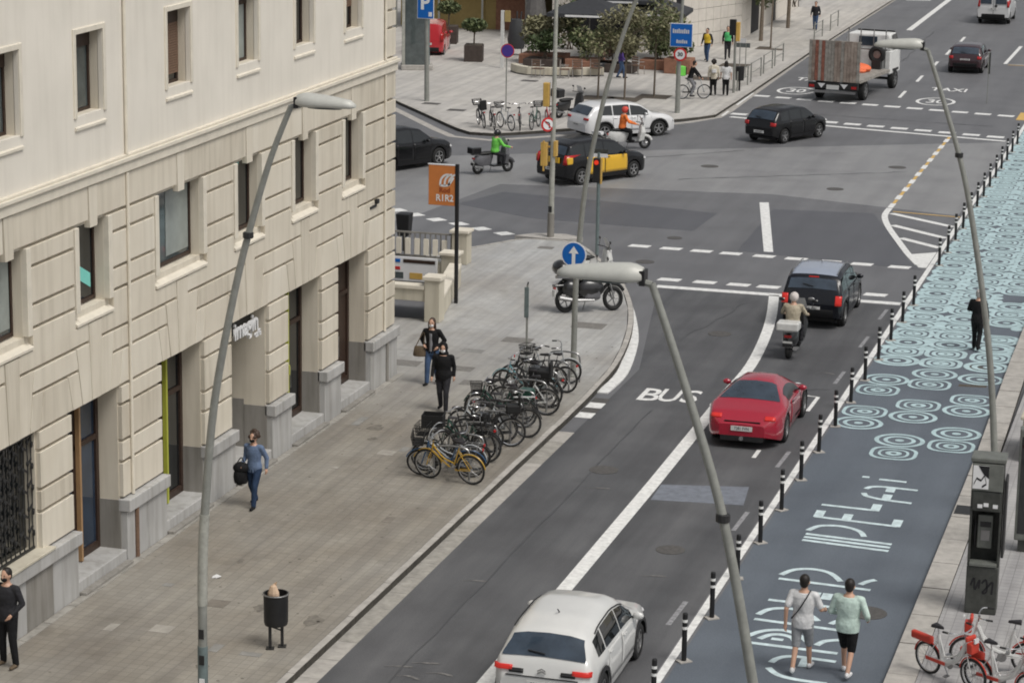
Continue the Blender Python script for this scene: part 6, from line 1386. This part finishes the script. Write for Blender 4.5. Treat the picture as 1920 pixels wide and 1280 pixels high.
def walk(f,arms=.15,lefthand=None,righthand=None):
    """mid-stride: f>0 left foot forward"""
    p=dict(L=dict(knee=(-.09,.14*f+.06,.5),foot=(-.09,.3*f,.08 if f>0 else .13),elbow=(-.25,-.14*f-.02,1.13),hand=(-.26,-.2*f+.06,.9)),
           Rr=dict(knee=(.09,-.1*f+.06,.49),foot=(.09,-.3*f,.13 if f>0 else .08),elbow=(.25,.12*f-.02,1.13),hand=(.26,.22*f+.06,.9)),lean=.02,hipz=.91)
    if lefthand: p['L'].update(lefthand)
    if righthand: p['Rr'].update(righthand)
    return p
PP='pedestrians on the pavement'
# towards the viewer: rz=pi
woman=person('woman in a blue denim jacket and jeans carrying a dark bag past the building',(-19.05,46.95,PZ),R(172),1.64,walk(.7,righthand=dict(elbow=(.25,-.05,1.12),hand=(.22,.16,1.0))),'cl_denimshirt','long','cl_navy','long','cl_black','hair_brown','curly',mask='cl_black',group=PP)
def handbag(label,loc,rz,size,m,strap_top,name='handbag'):
    t=empty(name,loc,rz,label,'bag'); MB().ells([(0,0,0,size[0]*.45,size[1]*.45),(0,0,size[2]*.15,size[0]*.5,size[1]*.5),(0,0,size[2]*.8,size[0]*.42,size[1]*.4),(0,0,size[2],size[0]*.36,size[1]*.2)],14).build('bag_body',m,t,smooth=True)
    MB().tube(smooth_line([(-size[0]*.3,0,size[2]*.95),strap_top,(size[0]*.3,0,size[2]*.95)],5),.012,6).build('strap',m,t); return t
handbag('dark bag with a coat over it carried by the woman in denim',(-19.32,46.85,PZ+.52),R(10),(.3,.2,.42),'cl_black',(.02,0,.55))
cardigan=empty('folded_coat',(-19.3,46.82,PZ+.86),R(20),'black coat draped over the arm of the woman in denim','coat'); MB().ell((0,0,0),(.17,.12,.13),12,8).ell((-.03,-.02,-.18),(.13,.09,.2),12,8).build('cloth','cl_black',cardigan,smooth=True)
man=person('person in black hooded jacket standing at the bottom left corner',(-19.52,36.85,PZ),R(168),1.76,dict(L=dict(foot=(-.16,.02,.08),knee=(-.13,.05,.5),elbow=(-.28,-.05,1.15),hand=(-.18,.12,.98)),Rr=dict(foot=(.14,-.02,.08),knee=(.12,.02,.5),elbow=(.28,-.05,1.15),hand=(.18,.12,.98))),'cl_dark','long','cl_black','long','cl_brown','hair_dark','short',mask='cl_black',group=PP,bulk=1.1)
person('person in open black jacket with a shoulder bag walking by the metro stairs',(-18.8,58.2,PZ),R(178),1.72,walk(-.5,lefthand=dict(elbow=(-.3,-.1,1.15),hand=(-.17,.05,1.0)),righthand=dict(elbow=(.34,-.12,1.15),hand=(.2,.06,1.03))),'cl_black','long','cl_denim','long','cl_black','hair_brown','long',mask='cl_maskwhite',jacket_open='cl_grey',group=PP)
handbag('brown shoulder bag at the hip of the person in the open jacket',(-19.1,58.1,PZ+.72),R(10),(.34,.16,.26),'cl_brown',(.1,.03,.62))
person('person in black hooded coat and white face mask beside the bicycles',(-17.72,55.75,PZ),R(185),1.7,walk(.4),'cl_black','long','cl_dark','long','cl_black','hair_dark','short',mask='cl_maskwhite',hood=True,bulk=1.14,group=PP)
LN='pedestrians on the painted lane'
person('man in white T-shirt and grey shorts with a cross-body strap, seen from behind',(-6.5,41.25,.006),R(-4),1.8,walk(-.8,righthand=dict(elbow=(.3,.05,1.14),hand=(.3,.3,1.06)),lefthand=dict(elbow=(-.27,-.1,1.13),hand=(-.28,-.08,.86))),'cl_white','short','cl_greyshort','short','cl_white','hair_dark','short',group=LN,bulk=1.06)
st=empty('crossbody_strap',(-6.5,41.25,.006),R(-4),'dark diagonal cross-body strap over the white T-shirt','strap')
MB().tube(smooth_line([(.12,-.02,1.52),(.08,-.13,1.42),(-.04,-.155,1.2),(-.17,-.11,1.02),(-.2,.02,.98)],5),.012,6).tube(smooth_line([(.12,-.02,1.52),(.08,.12,1.4),(-.06,.15,1.18),(-.2,.02,.98)],5),.012,6).build('band','cl_dark',st)
person('man in mint green sweatshirt and black shorts, seen from behind',(-5.72,41.3,.006),R(-6),1.79,walk(.8,lefthand=dict(elbow=(-.31,.02,1.12),hand=(-.27,.27,1.02)),righthand=dict(elbow=(.34,-.05,1.14),hand=(.3,.18,1.0))),'cl_mint','long','cl_black','short','cl_white','hair_dark','short',group=LN,bulk=1.16)
person('person in black with pale hair walking away on the patterned lane',(-6.2,67.2,.006),R(-8),1.7,walk(.5,lefthand=dict(elbow=(-.27,.05,1.15),hand=(-.15,.22,1.08))),'cl_black','long','cl_black','long','cl_black','hair_grey','bun',group=LN,vx=.016)
sk=person('person in black at the right edge of the patterned lane',(-4.2,77.3,PZ),R(170),1.72,walk(.5),'cl_black','long','cl_black','long','cl_black','hair_dark','short',group=LN,vx=.02)
# riders
def rider(label,loc,rz,top,bottom,helmet,h=1.72,sleeve='long',vx=.018):
    return person(label,loc,rz,h,dict(sit=1,hipz=.86,lean=.1,L=dict(knee=(-.2,.32,.72),foot=(-.19,.3,.4),elbow=(-.32,.2,1.12),hand=(-.33,.5,1.04)),Rr=dict(knee=(.2,.32,.72),foot=(.19,.3,.4),elbow=(.32,.2,1.12),hand=(.33,.5,1.04))),top,sleeve,bottom,'long','cl_black',helmet=helmet,group='riders in traffic',vx=vx,bulk=1.15)
rider('rider in beige jacket and pinkish-white helmet on the scooter behind the SUV',(-10.87,64.98,.0),0,'cl_beige','cl_dark','helmet_white',1.74)
rider('rider in bright green jacket and black helmet left of the taxi',(-26.98+.1,90.85-.1,0),R(-40),'cl_lime','cl_dark','moto_black')
rider('rider in bright orange jacket and red helmet on the white scooter',(-23.8,98.55,0),R(-62),'cl_orange','cl_black','helmet_red',1.78)
# far plaza people
FP='people on the far plaza'
person('person in white shirt and black trousers standing by the kerb railing',(-23.5,115.3,PZ),R(20),1.7,walk(.3),'cl_cream','long','cl_black','long','cl_black','hair_dark','curly',vx=.025,group=FP)
person('second person in white top close beside the first at the kerb',(-22.95,115.5,PZ),R(10),1.66,walk(-.4),'cl_white','short','cl_black','long','cl_black','hair_dark','long',vx=.025,group=FP)
bp=empty('backpack',(-23.45,115.08,PZ+1.08),R(20),'pale backpack worn by the person in white','backpack'); MB().box((0,0,.2),(.3,.16,.4)).build('pack','cl_cream',bp,bevel=.05); MB().box((0,-.1,.12),(.22,.06,.18)).build('pocket','cl_white',bp,bevel=.03)
person('person in yellow safety vest and jeans on the plaza',(-26.6,128.6,PZ),R(165),1.76,walk(.4),'cl_dark','long','cl_denim','long','cl_black','hair_dark','short',vest='cl_hivis',vx=.025,group=FP)
person('person in black with a bright green vest on the plaza',(-25.8,130.0,PZ),R(190),1.76,walk(-.4),'cl_black','long','cl_dark','long','cl_black','hair_dark','short',vest='cl_green',vx=.025,group=FP)
person('person in dark purple coat walking before the café shrubs',(-29.1,119.9,PZ),R(-70),1.7,walk(.6),'cl_purple','long','cl_denim','long','cl_black','hair_dark','short',vx=.025,group=FP)
person('person in dark clothes at the far end of the plaza pavement',(-23.9,146.5,PZ),R(180),1.7,walk(.4),'cl_dark','long','cl_denim','long','cl_black','hair_dark','short',vx=.03,group=FP)
person('cyclist in dark green with a lime delivery bag on the far pavement',(-24.3,113.75,PZ),R(-60),1.72,dict(sit=1,hipz=.98,lean=.22,L=dict(knee=(-.12,.3,.72),foot=(-.13,.1,.35),elbow=(-.26,.36,1.2),hand=(-.26,.5,1.02)),Rr=dict(knee=(.12,.2,.6),foot=(.13,.02,.2),elbow=(.26,.36,1.2),hand=(.26,.5,1.02))),'cl_black','long','cl_grey','long','cl_black','hair_dark','short',vx=.025,group=FP)
bicycle('silver bicycle ridden by the cyclist with the lime delivery bag',(-24.15,113.85,PZ),R(-60),'bk_silver','diamond',False,False,False,0,False,group='bicycles at the far plaza corner')
db=empty('delivery_bag',(-24.6,113.55,PZ+1.12),R(-60),'lime green cubic delivery bag on the far cyclist','delivery bag'); MB().box((0,-.1,.2),(.42,.36,.44)).build('bag_body','box_green',db,bevel=.03); MB().box((0,.1,.2),(.36,.05,.36)).build('bag_back','cl_black',db)
# ================= FAR PLAZA =================
mat('tile_wall',(.62,.58,.52),.7,var=.06,scale=3); mat('cafe_dark',(.012,.012,.014),.7,var=.2); mat('parasol_dark',(.035,.037,.042),.8,var=.15,scale=5); mat('parasol_grey',(.14,.135,.13),.85,var=.2,scale=6); mat('planter_brown',(.06,.045,.038),.6,var=.25,scale=6); mat('ochre',(.35,.26,.1),.7,var=.1); mat('terracotta',(.28,.14,.09),.8,var=.2); mat('chair_metal',(.35,.33,.31),.5,.3); mat('chair_brown',(.16,.1,.07),.7); mat('stall_dark',(.05,.052,.055),.6)
# cream tiled building behind the cafe
fb=empty('tiled_building',(-31,150,0),0,'cream tiled building with dark shopfront behind the café terrace','building')
def fput(mb,name,m,par=None,**k):
    mb.v=[(x+31,y-150,z) for x,y,z in mb.v]; return mb.build(name,m,par or fb,**k)
fput(MB().prism([(-31.1,134.4),(-31.1,132.3),(-29.6,132.3),(-27.0,139.7),(-27.3,160),(-36.6,160),(-36.6,134.4)],0,14),'wall','cafe_dark')
# large wall tiles, one by one, on the two street faces
def tiles(a,b,z0,z1,nw,nh,m,skip=None):
    a=Vector(a);b=Vector(b); d=(b-a); n=Vector((d.y,-d.x)).normalized()*.05
    for i in range(nw):
        for j in range(nh):
            if skip and skip(i,j): continue
            p=a+d*(i/nw)+d.normalized()*.01; q=a+d*((i+1)/nw)-d.normalized()*.01; za=z0+(z1-z0)*j/nh+.01; zb=z0+(z1-z0)*(j+1)/nh-.01
            fput(MB().prism([(p.x,p.y),(q.x,q.y),(q.x-n.x*0+n.x,q.y+n.y),(p.x+n.x,p.y+n.y)],za,zb),'wall_tile','tile_wall')
tiles((-31.1,132.3),(-29.6,132.3),PZ,9,3,13,'tile_wall')
tiles((-27.0,139.7),(-27.3,160),PZ,9,14,9,'tile_wall',lambda i,j:j<4 and i in(2,3,7))
tiles((-29.6,132.3),(-27.0,139.7),PZ,9,10,13,'tile_wall',lambda i,j:i in(1,) and j<4)
tiles((-36.6,134.4),(-35.5,134.4),PZ,9,2,13,'tile_wall')
fput(MB().bb(-35.4,-31.2,134.34,134.39,PZ,9),'shopfront','cafe_dark')
# low kiosk and awning at left
kb=empty('cafe_kiosk',(-43,139,0),0,'pale kiosk building with a sloping cream awning at the back of the plaza','kiosk')
MB().bb(-4,4.2,0,6,0,2.6).build('kiosk_wall','ochre',kb); MB().add([(-4.2,-1.6,2.5),(4.4,-1.6,2.5),(4.4,.0,3.6),(-4.2,0,3.6),(-4.2,-1.6,2.4),(4.4,-1.6,2.4),(4.4,.0,3.5),(-4.2,0,3.5)],[(0,1,2,3),(7,6,5,4),(0,4,5,1),(1,5,6,2),(2,6,7,3),(3,7,4,0)]).build('awning','tile_wall',kb); MB().bb(-4,4.2,-.01,6,2.6,8).build('upper_wall','tile_wall',kb)
for x in (-3.8,-1.2,1.4,4.0): MB().bb(x-.05,x+.05,-1.5,-1.4,0,2.45).build('awning_post','pole_grey',kb)
for x in (-2.5,.2,2.7): MB().bb(x-.9,x+.9,-.06,-.02,.1,2.3).build('shutter_panel','terracotta' if x>2 else 'ochre',kb)
gt=empty('glass_pillar',(-39.6,119.5,PZ),R(20),'tall blue-grey glass pillar at the building edge behind the parking sign','pillar')
MB().bb(-.55,.55,-.4,.4,.25,8).build('pillar_glass','glass_grey',gt); MB().bb(-.75,.85,-.55,.55,0,.25).build('pillar_base','gutter_a',gt,bevel=.03); MB().bb(.56,.68,-.42,.42,.26,8).build('pillar_edge','pole_green',gt); MB().bb(-.7,-.56,-.42,.42,.26,8).build('pillar_edge','pole_paint',gt)
# planters with clipped trees
def planter(label,x,y,w,h,tree=True,cm='planter_brown',seed=1):
    t=empty('planter_tree',(x,y,PZ),R(12),label,'planter','planter boxes on the plaza')
    MB().bb(-w/2,w/2,-w/2,w/2,0,h).build('box',cm,t,bevel=.02); MB().bb(-w/2+.05,w/2-.05,-w/2+.05,w/2-.05,h,h+.02).build('earth','soil',t)
    if tree:
        MB().tube([(0,0,h),(.02,0,h+.75)],[.045,.035],7).tube([(.02,0,h+.5),(.2,.1,h+.95)],.02,5).tube([(.02,0,h+.5),(-.18,-.1,h+.98)],.02,5).build('trunk','bark',t); f=MB(); foliage(f,(0,0,h+1.0),(.68,.68,.36),900,.1,(0,1),seed,.2); f.build('crown',['leaf_a','leaf_b'],t)
planter('brown planter box with a round clipped tree on the open plaza',-37.9,123.9,.95,.85,True,seed=2)
planter('brown planter box with a small tree beside the red van',-41.6,131.2,1.0,.95,True,seed=3)
ba=empty('shrouded_stand',(-36.6,127.3,PZ),0,'dark draped stall stand beside the clipped tree','stand'); MB().ells([(0,0,.35,.42,.35),(0,0,.8,.5,.4),(0,0,1.5,.4,.35),(0,0,1.9,.3,.25)],10).build('drape','stall_dark',ba,smooth=True)
for x in (-.25,.28): MB().tube([(x,0,0),(x,0,.4)],.03,6).build('leg','iron',ba)
for x,y in ((-.3,0),(0,.05),(.2,-.05)): MB().tube([(x,y,1.7),(x*1.4,y,2.3)],.04,6).build('spike','stall_dark',ba)
# folded parasol
fp=empty('folded_parasol',(-37.6,134.6,PZ),0,'tall folded grey parasol at the back of the plaza','parasol'); MB().tube([(0,0,0),(0,0,4.4)],.05,8).build('pole','pole_grey',fp); MB().ells([(0,0,1.4,.62,.62),(0,0,1.6,.6,.6),(0,0,2.6,.45,.45),(0,0,3.8,.28,.28),(0,0,4.3,.08,.08)],10).build('canopy','parasol_grey',fp)
MB().bb(-.4,.4,-.4,.4,0,.12).build('base','cast_iron',fp)
wp=empty('pale_post',(-35.7,121.6,PZ),0,'pale square post left of the violet sign','post'); MB().bb(-.08,.08,-.08,.08,0,2.9).build('shaft','white_frame',wp,bevel=.01); MB().bb(.12,.4,-.06,.06,2.35,2.9).build('flag','ochre',wp)
# open dark parasols
def parasol(label,x,y,h,w,rz=0):
    t=empty('cafe_parasol',(x,y,PZ),rz,label,'parasol','open dark café parasols'); MB().tube([(0,0,0),(0,0,h+.1)],.035,8).build('pole','pole_paint',t)
    c=[(-w,-w),(w,-w),(w,w),(-w,w)]
    MB().add([(a,b,h-.75) for a,b in c]+[(a,b,h-.93) for a,b in c]+[(0,0,h)],[(0,1,8),(1,2,8),(2,3,8),(3,0,8),(0,4,5,1),(1,5,6,2),(2,6,7,3),(3,7,4,0)]).build('canopy','parasol_dark',t)
    for a,b in c: MB().tube([(0,0,h-.5),(a*.95,b*.95,h-.8)],.015,5).build('rib','pole_grey',t)
    MB().bb(-w*.5,w*.5,-w-.012,-w-.004,h-.9,h-.8).build('valance_print','sign_white',t); MB().lathe([(.05,h),(.03,h+.12),(.001,h+.13)],8).build('finial','white_frame',t)
parasol('open dark parasol nearest the planted trough',-32.0,124.8,3.5,1.9,R(5)); parasol('open dark parasol behind the first one',-31.0,128.6,3.9,1.75,R(5)); parasol('open dark parasol right of the tree, near the blue sign',-29.4,128.6,3.3,1.75,R(5))
# planted troughs, shrubs
def shrub(label,x,y,w,d,h,seed,ms=('leaf_a','leaf_b'),n=900,s=.13,box=None,zz=0):
    t=empty('shrub',(x,y,PZ+zz),0,label,'shrub','shrubs round the café terrace')
    if box: MB().bb(-w*.9,w*.9,-d*.8,d*.8,0,box).build('trough',random.choice(['planter_brown','terracotta','stall_dark']),t,bevel=.03)
    b=box or 0; st=MB(); rr=random.Random(seed)
    for k in range(5): st.tube([(rr.uniform(-.2,.2)*w,rr.uniform(-.2,.2)*d,b),(rr.uniform(-.6,.6)*w,rr.uniform(-.6,.6)*d,b+h*.8)],[.03,.01],5)
    st.build('stem','bark',t); f=MB()
    for k in range(6): foliage(f,(rr.uniform(-.5,.5)*w,rr.uniform(-.5,.5)*d,b+h*rr.uniform(.35,.75)),(w*rr.uniform(.4,.65),d*rr.uniform(.4,.65),h*rr.uniform(.22,.4)),n//6,s,(0,1),seed*10+k,.1)
    f.build('leaves',list(ms),t); return t
shrub('tall olive-green shrub at the left end of the terrace, left of the pale mast',-34.3,124.6,1.3,1.0,1.9,1,('leaf_c','leaf_c'),1100,box=.5)
shrub('dark bushy shrub low in front of the olive shrub',-33.9,122.9,1.0,.8,1.4,2,('leaf_a','leaf_a'),800,box=.45)
shrub('dense dark green shrub just right of the pale mast',-31.8,123.3,1.0,.8,1.4,3,('leaf_a','leaf_b'),900,box=.5)
shrub('bright green shrub between the pale mast and the rusty bush',-31.0,122.9,.8,.7,1.4,4,('leaf_b','leaf_c'),800,box=.45)
shrub('rusty pinkish shrub under the nearest parasol',-30.2,122.6,.9,.7,1.5,5,('leaf_c','chair_brown'),800,box=.45)
shrub('loose olive shrub left of the purple coat',-29.7,122.4,.8,.7,1.7,6,('leaf_c','leaf_b'),900,box=.45)
shrub('round dark green shrub in a black pot right of the terrace',-26.9,123.3,.75,.75,1.3,7,('leaf_a','leaf_b'),900,box=.75)
shrub('dark shrub behind the young trees at the terrace front',-28.2,124.5,1.0,.8,1.6,8,('leaf_a','leaf_b'),900,box=.5)
shrub('green climber hanging at the plaza back left of the mast',-34.6,131.0,1.2,.8,3.4,9,('leaf_a','leaf_c'),1200)
shrub('leafy hedge hanging at the far right of the plaza building',-26.3,142.5,1.0,2.4,2.6,10,('leaf_a','leaf_b'),1600,zz=1.5)
shrub('second leafy hedge farther up the avenue',-25.7,149.5,.9,2.2,2.2,11,('leaf_a','leaf_b'),1400,zz=1.0)
# low pale wall of the terrace
tw=empty('terrace_wall',(-32,120.3,PZ),0,'low pale curved stone wall before the café chairs','wall')
pts=[(-2.9,.1),(-2.4,-.6),(-1.7,-1.1),(-.6,-1.0),(.6,-.6),(1.9,.2)]
for a,b in zip(pts,pts[1:]):
    d=Vector((b[0]-a[0],b[1]-a[1])); q=Vector((-d.y,d.x)).normalized()*.3; MB().prism([a,b,(b[0]+q.x,b[1]+q.y),(a[0]+q.x,a[1]+q.y)],.05,.42).build('wall_block','limestone',tw,bevel=.015,seg=1); MB().prism([a,b,(b[0]+q.x,b[1]+q.y),(a[0]+q.x,a[1]+q.y)],0,.05).build('wall_foot','stall_dark',tw)
# cafe chairs
def chair(label,x,y,rz):
    t=empty('cafe_chair',(x,y,PZ),rz,label,'chair','café chairs'); MB().bb(-.25,.25,-.23,.23,.42,.46).build('seat','chair_brown',t)
    for a in(-.23,.23):
        for b in(-.21,.21): MB().tube([(a,b,0),(a,b,.42 if b<0 else .9)],.02,5).build('leg','chair_metal',t)
        MB().tube([(a,-.2,.62),(a,.21,.64)],.018,5).build('armrest','chair_metal',t)
    for z in (.58,.7,.82): MB().bb(-.23,.23,.2,.225,z,z+.08).build('back_slat','chair_brown',t)
for i,(x,y,r_,lb) in enumerate(((-33.0,118.7,170,'brown café chair left of the pale mast'),(-31.7,118.9,100,'café chair right beside the pale mast'),(-31.2,119.5,190,'café chair second right of the pale mast'),(-30.4,120.1,175,'wide café chair before the olive shrub'),(-28.7,121.9,150,'café chair behind the purple coat'))): chair(lb,x,y,R(r_))
# young street trees
def ytree(label,x,y,h,cr,seed,ms=('leaf_b','leaf_c'),n=2200,tr=.05):
    t=empty('young_tree',(x,y,PZ),0,label,'tree','young trees on the plaza'); rr=random.Random(seed)
    tk=MB().tube([(0,0,0),(.03,.02,h*.5),(0,.05,h*.95)],[tr,tr*.8,tr*.4],8); 
    for k in range(9):
        a=rr.uniform(0,6.28); z=h*rr.uniform(.5,.85); l=cr*rr.uniform(.6,1); tk.tube([(0,0.02,z),(l*.5*math.cos(a),l*.5*math.sin(a),z+l*.35),(l*math.cos(a),l*math.sin(a),z+l*.5)],[tr*.45,tr*.3,.01],5)
    tk.build('trunk','bark',t); f=MB()
    for k in range(11):
        a=rr.uniform(0,6.28); q=cr*rr.uniform(.1,.75); foliage(f,(q*math.cos(a),q*math.sin(a),h*rr.uniform(.62,1.0)),(cr*rr.uniform(.3,.5),cr*rr.uniform(.3,.5),cr*rr.uniform(.22,.4)),n//11,.11,(0,1),seed*20+k,.05)
    f.build('crown',list(ms),t)
ytree('young tree with loose grey-green crown at the plaza tree pits, leftmost',-28.37,112.5,3.2,1.1,31,('leaf_c','leaf_b'),600); ytree('young tree with loose grey-green crown, middle of the three by the white SUV',-27.1,112.5,4.0,1.5,32,('leaf_c','leaf_c'),1300)
ytree('young tree with loose grey-green crown right of the leaning lamp',-26.02,113.9,4.3,1.9,33,('leaf_c','leaf_b'),2000)
ytree('thin young tree by the kerb railings on the avenue',-24.6,136,5.2,1.3,34,('leaf_b','leaf_a'),1300)
ytree('street tree at the top edge beside the avenue',-25.8,139.5,5.6,1.9,35,('leaf_a','leaf_b'),2200,.12)
ytree('street tree farther along the avenue at the top edge',-25.6,147,5.4,1.9,36,('leaf_a','leaf_b'),2000,.12)
sg=empty('blue_street_sign',(-23.6,122.6,PZ),0,'small blue sign frame on posts left of the truck','sign'); MB().bb(-.35,.4,-.02,.02,1.5,1.72).build('sign_face','glass_grey',sg); MB().bb(-.1,.2,-.025,-.021,1.72,1.95).build('sign_face','lens_clear',sg)
for x in (-.1,.2): MB().tube([(x,0,0),(x,0,1.7)],.025,6).build('post','pole_grey',sg)
